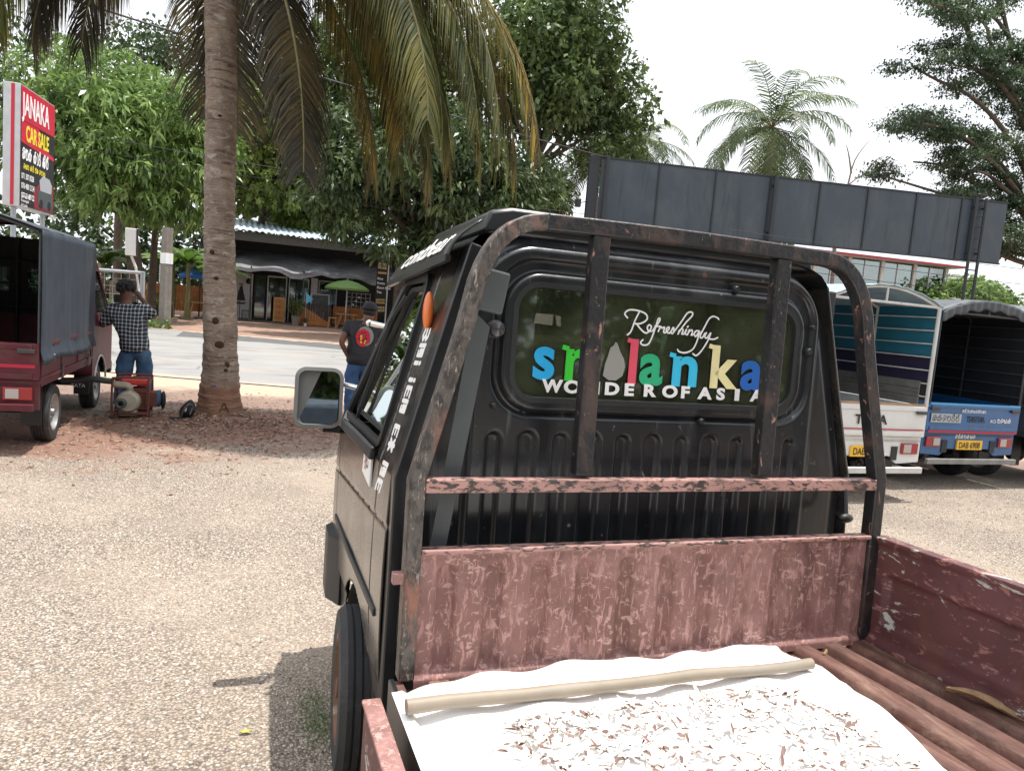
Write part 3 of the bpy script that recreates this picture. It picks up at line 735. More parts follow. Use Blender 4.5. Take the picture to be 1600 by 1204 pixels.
# --- headboard of the bed with pressed arches
def hb_fn(u, v):
    x = .437 + (1.915 - .437) * u; z = .68 + (1.034 - .68) * v
    y = YC - .010
    p = .1335; k = round((x - 1.178) / p); xx = x - (1.178 + k * p); wv = .026
    dR = max(abs(xx) - wv, math.hypot(xx, max(0, z - .975)) - wv, .715 - z)
    y -= .008 * math.sin(5 * x) * 0.3
    y += .022 * (1 - sstep(-.010, .006, dR))
    y -= .012 * sstep(.975, .99, v) + .010 * sstep(.09, .06, v)
    return (x, y, z)
mb = MB(); mb.grid(hb_fn, 330, 60); hb = mb.build('headboard', M['maroon_bed'], truck, smooth=True, autosm=60)
mb = MB(); mb.b2(.437, 1.919, YC - .026, YC + .014, 1.030, 1.043); mb.build('headboard_lip', M['cage_pink'], hb, bevel=.004)
# --- bed floor with ribs
def fl_fn(u, v):
    x = .385 + (1.965 - .385) * u; y = -.55 + (1.80 + .55) * v
    p = .118; t = ((x - .40) / p) % 1
    z = .694 - .026 * (sstep(.12, .18, t) - sstep(.60, .66, t)) + .004 * math.sin(11 * x + 5 * y) * sstep(1.765, 1.73, y)
    return (x, y, z)
mb = MB(); mb.grid(fl_fn, 240, 40); mb.build('bed_floor', M['bed_floor'], truck, smooth=True, autosm=60)
mb = MB(); mb.b2(.372, .386, -.55, 1.78, .585, .712); mb.b2(.386, .43, -.55, 1.78, .585, .60); mb.build('floor_edge', M['black_paint'], truck, bevel=.003)
mb = MB(); mb.b2(1.966, 1.985, -.55, 1.78, .585, .69); mb.build('floor_edge', M['maroon_side'], truck, bevel=.003)
# --- right side wall
def rw_fn(u, v):
    y = -.55 + (1.79 + .55) * u; z = .69 + (1.03 - .69) * v
    x = 1.955
    f = (1.79 - y) % .58 - .02
    d = sd_rr(f, z, .03, .50, .765, .925, .02)
    x += .016 * (1 - sstep(-.012, .006, d))
    x -= .016 * sstep(.10, .02, v); x -= .010 * sstep(.94, .98, v)
    return (x, y, z)
mb = MB(); mb.grid(rw_fn, 240, 50); sw_ = mb.build('side_wall', M['maroon_side'], truck, smooth=True, autosm=60)
mb = MB(); mb.b2(1.940, 1.985, -.55, 1.79, 1.028, 1.040); mb.b2(1.972, 1.986, -.55, 1.79, .69, 1.028); mb.build('side_wall_cap', M['maroon_side'], sw_, bevel=.003)
# --- lowered left drop side
ds = MB(); ds.b2(.298, .332, -.55, 1.69, .30, .700); ds_o = ds.build('drop_side', M['maroon_side'], truck, bevel=.006)
MB().b2(.292, .338, -.55, 1.692, .701, .712).build('drop_side_cap', M['maroon_bed'], ds_o, bevel=.004)
mb = MB(); mb.b2(1.30, 1.95, 1.0, 1.001, 0, 0.001) if False else None

# ---------------------------------------------------------------- things lying in the bed (truck tilt carried by a shared frame)
TM = Matrix.LocRotScale(Vector((-0.0021, -0.0572, 0.0010)), Euler((R(-2.048), R(0.068), R(-0.18))), None)
def on_truck(o, loc=(0, 0, 0), rot=(0, 0, 0)):
    o.matrix_world = TM @ Matrix.LocRotScale(Vector(loc), Euler(rot), None)
# white sheet
top_edge = [(.375, 1.70), (.50, 1.735), (.60, 1.765), (.70, 1.752), (.80, 1.76), (.90, 1.793), (1.00, 1.772), (1.10, 1.76), (1.25, 1.765), (1.40, 1.775), (1.50, 1.782), (1.585, 1.765)]
right_edge = [(1.585, 1.765), (1.565, 1.68), (1.53, 1.62), (1.60, 1.55), (1.615, 1.47), (1.585, 1.36), (1.55, 1.22), (1.52, 1.10), (1.49, .9), (1.48, .6), (1.48, -.4)]
def interp(tab, key, t):
    for a, b in zip(tab, tab[1:]):
        if (a[key] - t) * (b[key] - t) <= 0 and a[key] != b[key]:
            f = (t - a[key]) / (b[key] - a[key]); return a[1 - key] + f * (b[1 - key] - a[1 - key])
    return tab[-1][1 - key]
def sh_fn(u, v):
    # v along y from near to far, u across
    yb = -.4 + v * (1.70 + .4)
    xr = interp(right_edge, 1, yb) if yb < 1.765 else 1.585
    x = .365 + (xr - .365) * u
    yt = interp(top_edge, 0, min(1.584, max(.376, x)))
    y = -.4 + v * (yt + .4)
    z = .708 + .008 * math.sin(9 * x + 3 * y) * math.sin(7 * y) + .005 * math.sin(31 * x + 11 * y) + .006 * abs(math.sin(13 * x - 17 * y + 2 * math.sin(5 * x)))
    z += .013 * sstep(1.60, 1.72, y) * (.5 + .5 * math.sin(14 * x + 1)) * sstep(1.0, .9, v * .98)
    z += .012 * sstep(.96, 1, u) * math.sin(16 * y)
    z = max(z, .699)
    if x < .40: z = .716
    return (x, y, z)
mb = MB(); mb.grid(sh_fn, 90, 110); sh = mb.build('cloth_sheet', M['sheet'], None, smooth=True, solid=.0015, autosm=0)
tag(sh, 'white cloth sheet spread over the left side of the maroon truck bed', 'sheet'); on_truck(sh)
# pole lying on the sheet
mb = MB(); L_ = [(.375 + 1.155 * k / 12, 1.578 + .004 * math.sin(k), .742 + .0015 * math.sin(k * 1.7)) for k in range(13)]
mb.tube(L_, [.0172 - .003 * k / 12 + (.0012 if k % 4 == 0 else 0) for k in range(13)], 14)
po = mb.build('bamboo_pole', M['bamboo'], None, smooth=True); tag(po, 'pale weathered wooden pole lying across the white sheet in the truck bed', 'pole'); on_truck(po)
# chips of dried kernel with brown skin
rnd = random.Random(5)
def chip_mesh(k):
    r = random.Random(k + 100); mb = MB(); n = 6
    L0, W0, bend = r.uniform(.020, .048), r.uniform(.006, .013), r.uniform(-.3, .7)
    t = r.uniform(.002, .004)
    if k % 4 == 0: L0, W0 = r.uniform(.014, .02), r.uniform(.012, .017)
    topv = []; botv = []
    pts_ = []
    for i in range(n):
        a = 2 * math.pi * (i + r.uniform(-.25, .25)) / n; pts_.append((L0 / 2 * math.cos(a) * r.uniform(.75, 1.1), W0 / 2 * math.sin(a) * r.uniform(.6, 1.15)))
    V = []
    for s in (0, 1):
        for (a, b) in pts_: V.append((a, b, s * t + bend * a * a * 22 - .0))
    F = [tuple(range(n))[::-1], tuple(range(n, 2 * n))] + [(i, (i + 1) % n, (i + 1) % n + n, i + n) for i in range(n)]
    mb.add(V, [F[0]], 1); mb.f += F[1:]; mb.mi += [0] + [1 if r.random() < .25 else 0 for _ in range(n)]
    me = bpy.data.meshes.new('kernel_chip'); me.from_pydata(mb.v, [], mb.f); me.materials.append(M['kernel']); me.materials.append(M['skin_brown']); me.polygons.foreach_set('material_index', mb.mi)
    return me
chips = [chip_mesh(k) for k in range(14)]
def chip_spot():
    while True:
        y = rnd.uniform(.55, 1.52) if rnd.random() < .6 else rnd.uniform(1.1, 1.52)
        x0 = .62 if y > 1.42 else .52; x1 = interp([(1.34, 1.54), (1.42, 1.42), (1.45, 1.3), (1.42, 1.1), (1.38, .8), (1.36, .4)], 1, y)
        x = rnd.uniform(.5, 1.46)
        if x < x0 + .05 * math.sin(20 * y) or x > x1 + .02 * math.sin(30 * y): continue
        dens = .55 + .45 * math.sin(5.3 * x + 2) * math.sin(7.7 * y + 1)
        if rnd.random() > .35 + dens: continue
        return x, y
spots = [chip_spot() for _ in range(1350)]
spots.sort(key=lambda p: -p[1] - .0 * p[0])
def chip_mat(x, y):
    flip = rnd.random() < .30
    e = Euler((rnd.uniform(-.5, .5) + (math.pi if flip else 0), rnd.uniform(-.5, .5), rnd.uniform(0, 6.28)))
    return TM @ Matrix.LocRotScale(Vector((x, y, .722 + rnd.uniform(0, .012))), e, None)
vis_spots = [p for p in spots if p[1] > 1.0]
rnd.shuffle(vis_spots); ind = vis_spots[:290]; rest = vis_spots[290:] + [p for p in spots if p[1] <= 1.0]
for (x, y) in ind:
    o = bpy.data.objects.new('kernel_chip', chips[rnd.randrange(14)]); COL.objects.link(o); o.matrix_world = chip_mat(x, y)
    tag(o, 'chip of white coconut kernel with brown skin, drying on the sheet', 'coconut chip', 'coconut chips drying on the white sheet')
V = []; F = []; MI = []
for (x, y) in rest:
    me = chips[rnd.randrange(14)]; mm = chip_mat(x, y); o0 = len(V)
    V += [tuple(mm @ v.co) for v in me.vertices]; F += [tuple(i + o0 for i in p.vertices) for p in me.polygons]; MI += [p.material_index for p in me.polygons]
me = bpy.data.meshes.new('kernel_chips'); me.from_pydata(V, [], F); me.materials.append(M['kernel']); me.materials.append(M['skin_brown']); me.polygons.foreach_set('material_index', MI)
o = bpy.data.objects.new('kernel_chips', me); COL.objects.link(o); tag(o, 'loose scatter of smaller white coconut chips drying on the sheet', 'coconut chips', None, 'stuff')
# dry leaf stalk and stick on the floor
M['dry_leaf'] = mat('dry_leaf', (.30, .19, .10), .75, var=.35, vscale=30, bump=.1)
mb = MB()
def lf(u, v):
    s = v; wdt = .022 * math.sin(math.pi * min(1, s * 1.02)) ** .7 * (1 if s < .45 else .55) + .002
    x = (u - .5) * 2 * wdt; return (x + .02 * s * s, -.30 * s, .008 + .014 * abs(u - .5) * 2 + .012 * math.sin(7 * s))
mb.grid(lf, 6, 24); o = mb.build('dry_leaf', M['dry_leaf'], None, smooth=True, solid=.001, autosm=0); tag(o, 'curled dry brown leaf lying on the bare ribbed bed floor by the right wall', 'leaf'); on_truck(o, (1.868, 1.425, .694), (0, 0, R(22)))
mb = MB(); mb.tube([(0, 0, .006), (.02, .012, .007), (.035, .026, .006)], [.004, .005, .0035], 6); o = mb.build('twig', M['dry_leaf'], None, smooth=True); tag(o, 'short pale twig on the bed floor beneath the headboard', 'twig'); on_truck(o, (1.695, 1.70, .694), (0, 0, 0))
# ================================================================== THE GROUND
def ground_material():
    m = bpy.data.materials.new('gravel_ground'); m.use_nodes = True
    nt = m.node_tree; nt.nodes.clear(); L = nt.links
    out = _n(nt, 'ShaderNodeOutputMaterial'); b = _n(nt, 'ShaderNodeBsdfPrincipled'); b.inputs['Roughness'].default_value = .92
    L.new(b.outputs[0], out.inputs[0])
    t = _n(nt, 'ShaderNodeTexCoord'); P = t.outputs['Object']
    def noise(scale, detail=5, rough=.6):
        n = _n(nt, 'ShaderNodeTexNoise'); n.inputs['Scale'].default_value = scale; n.inputs['Detail'].default_value = detail; n.inputs['Roughness'].default_value = rough
        L.new(P, n.inputs['Vector']); return n.outputs['Fac']
    def rng(v, a, b_, c=0., d=1.):
        n = _n(nt, 'ShaderNodeMapRange'); n.inputs['From Min'].default_value = a; n.inputs['From Max'].default_value = b_; n.inputs['To Min'].default_value = c; n.inputs['To Max'].default_value = d
        L.new(v, n.inputs['Value']); return n.outputs[0]
    def ma(op, a, b_=None):
        n = _n(nt, 'ShaderNodeMath', operation=op)
        for i, x in enumerate((a, b_)):
            if x is None: continue
            if isinstance(x, (int, float)): n.inputs[i].default_value = x
            else: L.new(x, n.inputs[i])
        return n.outputs[0]
    def mix(f, a, b_):
        n = _n(nt, 'ShaderNodeMix', data_type='RGBA')
        if isinstance(f, float): n.inputs['Factor'].default_value = f
        else: L.new(f, n.inputs['Factor'])
        for i, x in ((6, a), (7, b_)):
            if isinstance(x, tuple): n.inputs[i].default_value = (*x, 1)
            else: L.new(x, n.inputs[i])
        return n.outputs[2]
    # stones
    vo = _n(nt, 'ShaderNodeTexVoronoi'); vo.inputs['Scale'].default_value = 88; L.new(P, vo.inputs['Vector'])
    bw = _n(nt, 'ShaderNodeSeparateColor'); L.new(vo.outputs['Color'], bw.inputs[0])
    stone = mix(rng(bw.outputs[0], 0., 1.), (.31, .255, .205), (.50, .42, .34))
    stone = mix(rng(bw.outputs[1], .86, .95), stone, (.66, .62, .54))
    stone = mix(rng(bw.outputs[2], .88, .97), stone, (.12, .10, .09))
    stone = mix(rng(vo.outputs['Distance'], .35, .62, 0, .75), stone, (.085, .065, .05))
    stone = mix(rng(noise(.45, 5), .44, .62, 0, .45), stone, (.44, .355, .28))
    stone = mix(rng(noise(1.3, 7), .50, .68, 0, .45), stone, (.22, .18, .15))
    stone = mix(rng(noise(5, 7, .75), .60, .72, 0, .5), stone, (.17, .13, .10))
    # red soil round the palm and the parked truck
    sx = _n(nt, 'ShaderNodeSeparateXYZ'); L.new(P, sx.inputs[0]); X, Y_ = sx.outputs[0], sx.outputs[1]
    def blob(cx, cy, rx, ry):
        a = ma('DIVIDE', ma('SUBTRACT', X, cx), rx); c = ma('DIVIDE', ma('SUBTRACT', Y_, cy), ry)
        return ma('SQRT', ma('ADD', ma('MULTIPLY', a, a), ma('MULTIPLY', c, c)))
    wob = rng(noise(1.6, 6, .7), .25, .75, -.55, .55)
    d = ma('MINIMUM', ma('MINIMUM', blob(-.1, 8.9, 1.6, 1.3), blob(-2.2, 8.3, 2.6, 1.5)), blob(1.3, 8.9, 1.3, .7))
    red = rng(ma('ADD', d, wob), .55, 1.15, 1, 0)
    soil = mix(rng(noise(14, 7, .75), .35, .65), (.30, .145, .095), (.17, .10, .075))
    soil = mix(rng(noise(60, 4, .7), .58, .72), soil, (.36, .27, .20))
    base = mix(ma('MULTIPLY', red, .88), stone, soil)
    # grit strip and dusty verge before the road, dirt beyond it
    s = ma('ADD', Y_, ma('MULTIPLY', X, .37))
    sw_ = ma('ADD', s, rng(noise(.9, 5), .2, .8, -.9, .9))
    grit = mix(rng(noise(40, 6, .8), .35, .65), (.19, .125, .10), (.31, .22, .175))
    base = mix(rng(sw_, 9.6, 10.6), base, grit)
    verge = mix(rng(noise(7, 6, .7), .35, .7), (.56, .42, .32), (.44, .31, .22))
    base = mix(rng(sw_, 11.5, 12.0), base, verge)
    dirt = mix(rng(noise(2.0, 7, .75), .35, .65), (.40, .235, .165), (.25, .18, .14))
    base = mix(rng(sw_, 24.5, 25.0), base, dirt)
    farg = mix(rng(noise(.4, 5), .35, .65), (.12, .12, .05), (.20, .13, .08))
    base = mix(rng(s, 46, 52), base, farg)
    L.new(base, b.inputs['Base Color'])
    h = ma('SUBTRACT', noise(150, 3), ma('MULTIPLY', vo.outputs['Distance'], 1.4))
    bp = _n(nt, 'ShaderNodeBump'); bp.inputs['Strength'].default_value = .55; bp.inputs['Distance'].default_value = .012
    L.new(h, bp.inputs['Height']); L.new(bp.outputs[0], b.inputs['Normal'])
    return m
mb = MB()
xs = [-400, -120, -40, -14] + [-8 + .25 * i for i in range(73)] + [14, 24, 60, 150, 400]
ys = [-300, -60, -12] + [-2 + .25 * i for i in range(65)] + [16, 20, 26, 40, 80, 200, 500]
def gz(x, y):
    if not (-8 < x < 10 and -2 < y < 14): return 0
    d = math.hypot(x + .2, y - 9.3); h = .085 * math.exp(-(d / .9) ** 2)
    h += .012 * math.sin(1.3 * x + .7 * y) * math.sin(.9 * y - .4 * x)
    if y > 11: h *= max(0, (13 - y) / 2)
    return h
V = [(x, y, gz(x, y)) for y in ys for x in xs]; nx = len(xs)
mb.add(V, [(j * nx + i, j * nx + i + 1, (j + 1) * nx + i + 1, (j + 1) * nx + i) for j in range(len(ys) - 1) for i in range(nx - 1)])
mb.build('ground', ground_material(), smooth=True, autosm=0)['kind'] = 'structure'
# road
M['asphalt'] = mat('asphalt', (.27, .266, .257), .85, var=.12, vscale=.8, bump=.3, bscale=160,
    layers=[((.16, .158, .155), (.35, .9, 1), .50, .66, .85), ((.36, .29, .23), (.25, 1.1, 1), .56, .72, .9), ((.30, .28, .25), (40, 40, 40), .60, .70, .9), ((.10, .10, .10), (1.1, .6, 1), .66, .68, .8)])
def sy(s, x): return s - .37 * x
mb = MB(); XS = [-160 + 8 * k for k in range(41)]
V = []
for x in XS:
    j = .0
    for s in (13.25, 16, 19, 22, 26.4): V.append((x, sy(s, x), .012))
mb.add(V, [(i * 5 + k, (i + 1) * 5 + k, (i + 1) * 5 + k + 1, i * 5 + k + 1) for i in range(40) for k in range(4)])
mb.build('road', M['asphalt'], fix=True)['kind'] = 'structure'
M['asphalt_shade'] = mat('asphalt_shade', (.105, .105, .105), .85, var=.2, vscale=3, bump=.3, bscale=160)  # asphalt colour darkened to stand for tree shade
mb = MB(); P = []
rr = random.Random(3)
edge = []
for k in range(60):
    x = -2 + k * .35; edge.append((x, sy(24.2 + .5 * math.sin(.8 * x) + rr.uniform(-.12, .12) - min(1.8, max(0, .5 * (x + 1)) * .5), x)))
far = [(x, sy(26.3, x)) for x, _ in edge]
V = [(x, y, .0165) for x, y in edge] + [(x, y, .0165) for x, y in far]; n = len(edge)
mb.add(V, [(i, i + 1, n + i + 1, n + i) for i in range(n - 1)])
mb.build('road_tree_shade', M['asphalt_shade'])['kind'] = 'structure'  # painted tree shade: dark strip laid along the far side of the road

# loose pebbles near the camera, dry litter under the palm
def scatter(name, label, cat, n, region, size, cols, flat=.6, seed=1, curl=False, zf=None):
    r = np.random.RandomState(seed); V = []; F = []; MI = []
    base = np.array([(1, 0, 0), (0, 1, 0), (-1, 0, 0), (0, -1, 0), (0, 0, 1), (0, 0, -1)], float)
    fc = [(0, 1, 4), (1, 2, 4), (2, 3, 4), (3, 0, 4), (1, 0, 5), (2, 1, 5), (3, 2, 5), (0, 3, 5)]
    cnt = 0
    allv = []; allf = []; mi = []
    while cnt < n:
        x, y = region(r)
        if x is None: continue
        s = size * r.uniform(.5, 1.6); a = r.uniform(0, 6.28); ca, sa = math.cos(a), math.sin(a)
        z0 = gz(x, y)
        if curl:
            w = s * r.uniform(.25, .5); t1 = r.uniform(-.5, .8) * s
            q = [(-s, 0, .3 * t1), (0, -w, 0), (s, 0, t1), (0, w, .1 * s)]
            allv += [(x + ca * p[0] - sa * p[1], y + sa * p[0] + ca * p[1], z0 + .004 + abs(p[2])) for p in q]
            allf += [(cnt * 4, cnt * 4 + 1, cnt * 4 + 2, cnt * 4 + 3)]; mi.append(r.randint(len(cols)))
        else:
            sx_, sy_, sz_ = s * r.uniform(.7, 1.2), s * r.uniform(.5, .9), s * flat * r.uniform(.5, 1)
            q = base * (sx_, sy_, sz_) * r.uniform(.8, 1.2, (6, 1))
            allv += [(x + ca * p[0] - sa * p[1], y + sa * p[0] + ca * p[1], z0 + sz_ * .35 + p[2]) for p in q]
            k = r.randint(len(cols)); allf += [tuple(i + cnt * 6 for i in f) for f in fc]; mi += [k] * 8
        cnt += 1
    me = bpy.data.meshes.new(name); me.from_pydata(allv, [], allf)
    for c in cols: me.materials.append(c)
    me.polygons.foreach_set('material_index', mi)
    o = bpy.data.objects.new(name, me); COL.objects.link(o); tag(o, label, cat, None, 'stuff'); return o
st = [mat('stone_%s' % k, c, .85, var=.2, vscale=30) for k, c in dict(tan=(.43, .375, .31), grey=(.32, .285, .25), dark=(.20, .17, .15), pale=(.62, .58, .50), brown=(.33, .26, .20), sand=(.48, .41, .33)).items()]
def reg_near(r):
    y = 1.6 + 6.5 * r.uniform() ** 1.5; x = r.uniform(-.62 * y - .3, .36 if y > 1.4 else .2)
    if y > 7 and r.uniform() < .5: return None, None
    return x, y
scatter('pebbles', 'loose tan and grey gravel stones covering the yard', 'gravel', 30000, reg_near, .0062, [st[0], st[0], st[1], st[2], st[3], st[4], st[5]], .6, 4)
def reg_right(r):
    x = r.uniform(2.3, 8); y = r.uniform(1.6, 6.5)
    return (x, y) if y < x * 1.3 else (None, None)
scatter('pebbles', 'grey gravel stones on the yard right of the black pickup', 'gravel', 9000, reg_right, .009, [st[0], st[1], st[1], st[2], st[4]], .6, 9)
M['litter_a'] = mat('litter_a', (.26, .13, .085), .85, var=.3); M['litter_b'] = mat('litter_b', (.36, .25, .18), .85, var=.3); M['litter_c'] = mat('litter_c', (.11, .07, .055), .85)
def reg_palm(r):
    a = r.uniform(0, 6.28); d = abs(r.normal(0, 1.15)) + .15; x, y = -.1 + d * math.cos(a) * 1.25, 9.1 + d * math.sin(a) * .85
    return x, y
scatter('leaf_litter', 'dry brown leaf litter on the red soil around the palm', 'leaf litter', 5200, reg_palm, .024, [M['litter_a'], M['litter_b'], M['litter_c']], .6, 6, True)
def reg_wide(r):
    return r.uniform(-5, 2.5), r.uniform(6.5, 12)
scatter('leaf_litter', 'thin scatter of dead leaves over the yard before the road', 'leaf litter', 1800, reg_wide, .022, [M['litter_a'], M['litter_b'], M['litter_c']], .6, 16, True)
# tuft of grass by the front wheel, yellow fallen leaf
M['grass'] = leafmat('grass', (.05, .12, .02), (.08, .18, .03), (.13, .24, .05))
mb = MB()
for k in range(900):
    x = rnd.gauss(.31, .035); y = rnd.gauss(2.66, .11); a = rnd.uniform(0, 6.28); h = rnd.uniform(.01, .035); w_ = .0013; l = rnd.uniform(.01, .035)
    mb.add([(x - w_ * math.sin(a), y + w_ * math.cos(a), 0), (x + w_ * math.sin(a), y - w_ * math.cos(a), 0), (x + l * math.cos(a), y + l * math.sin(a), h)], [(0, 1, 2)])
tag(mb.build('grass', M['grass'], fix=False), 'small tuft of green grass beside the front wheel', 'grass', None, 'stuff')
M['yellow_leaf'] = mat('yellow_leaf', (.36, .34, .06), .6)
mb = MB(); mb.grid(lambda u, v: ((v - .5) * .042, (u - .5) * .022 * math.sin(math.pi * (.1 + .85 * v)), .004 + .01 * abs(u - .5)), 4, 8); tag(mb.build('fallen_leaf', M['yellow_leaf'], smooth=True, loc=(.06, 2.63, .012)), 'single yellow fallen leaf on the gravel near the truck shadow', 'leaf')
M['spill'] = mat('road_dust', (.40, .33, .27), .95, var=.25, vscale=6, bump=.2, bscale=60)
for nm, s0, wmax, zz, seed_ in (('road_dust', 13.22, .42, .0158, 2), ('road_dust', 26.45, -.7, .0195, 5)):
    r_ = random.Random(seed_); a_ = []; b_ = []
    x = -14
    while x < 22:
        a_.append((x, sy(s0 - (.10 if wmax > 0 else -.1), x))); b_.append((x, sy(s0 + wmax * (.15 + .5 * abs(math.sin(x * 1.3)) * abs(math.sin(x * .37 + 1)) + .35 * r_.random() ** 2), x))); x += .16
    n_ = len(a_); mb = MB(); mb.add([(p[0], p[1], zz) for p in a_] + [(p[0], p[1], zz) for p in b_], [(i, i + 1, n_ + i + 1, n_ + i) for i in range(n_ - 1)]); mb.build(nm, M['spill'])['kind'] = 'structure'
# ================================================================== PARKED TRUCKS
M['navy_tarp'] = mat('navy_tarp', (.034, .048, .068), .62, var=.25, bump=.5, bscale=3, layers=[((.075, .085, .095), (2, 2, .9), .50, .80, .75)])
M['black_tarp'] = mat('black_tarp', (.016, .018, .022), .6, var=.2, bump=.15, bscale=6)
M['grey_tarp'] = mat('grey_tarp', (.075, .085, .095), .6, var=.2, bump=.2, bscale=6)
M['maroon_paint'] = mat('maroon_paint', (.105, .020, .030), .50, var=.15, coat=.05, spec=.3, layers=[((.12, .08, .07), (3, 3, 3), .5, .9, .6)])
M['white_paint'] = mat('white_paint', (.72, .73, .72), .3, var=.06, coat=.4, layers=[((.35, .30, .25), (6, 6, 4), .62, .8, .7)])
M['blue_paint'] = mat('blue_paint', (.020, .115, .30), .3, var=.12, coat=.4, layers=[((.05, .07, .09), (5, 5, 4), .55, .8, .7)])
M['grey_paint'] = mat('grey_paint', (.06, .06, .065), .35, var=.15, coat=.4)
M['white_pipe'] = mat('white_pipe', (.62, .62, .60), .5, var=.12, layers=[((.25, .12, .07), (14, 14, 14), .62, .70, .8)])
M['dark_pipe'] = mat('dark_pipe', (.055, .055, .06), .5, var=.2)
M['blue_tarp'] = mat('blue_tarp', (.02, .16, .24), .6, var=.12, bump=.1, bscale=5)
M['purple_tarp'] = mat('purple_tarp', (.022, .018, .055), .6, var=.12, bump=.1, bscale=5)
M['roof_tarp'] = mat('roof_tarp', (.30, .42, .52), .5, var=.15, bump=.1, bscale=5)
M['plank'] = mat('plank', (.20, .19, .17), .85, var=.25, vscale=5, bump=.25, bscale=16, stretch=(1, 1, 14), layers=[((.10, .09, .08), (4, 4, 40), .5, .7, .9)])
M['alu_bar'] = mat('alu_bar', (.22, .22, .21), .5, var=.3)
M['red_lens'] = mat('red_lens', (.33, .015, .02), .25, coat=.5)
M['clear_lens'] = mat('clear_lens', (.45, .42, .40), .25, coat=.5)
M['plate_yellow'] = mat('plate_yellow', (.85, .50, .04), .45)
M['black_ink'] = mat('black_ink', (.015, .015, .015), .5)
M['red_stripe'] = mat('red_stripe', (.45, .02, .05), .5)
M['blue_trim'] = mat('blue_trim', (.08, .33, .62), .4)
M['dark_glass'] = glassmat('dark_glass', (.20, .26, .26), .06, .03)

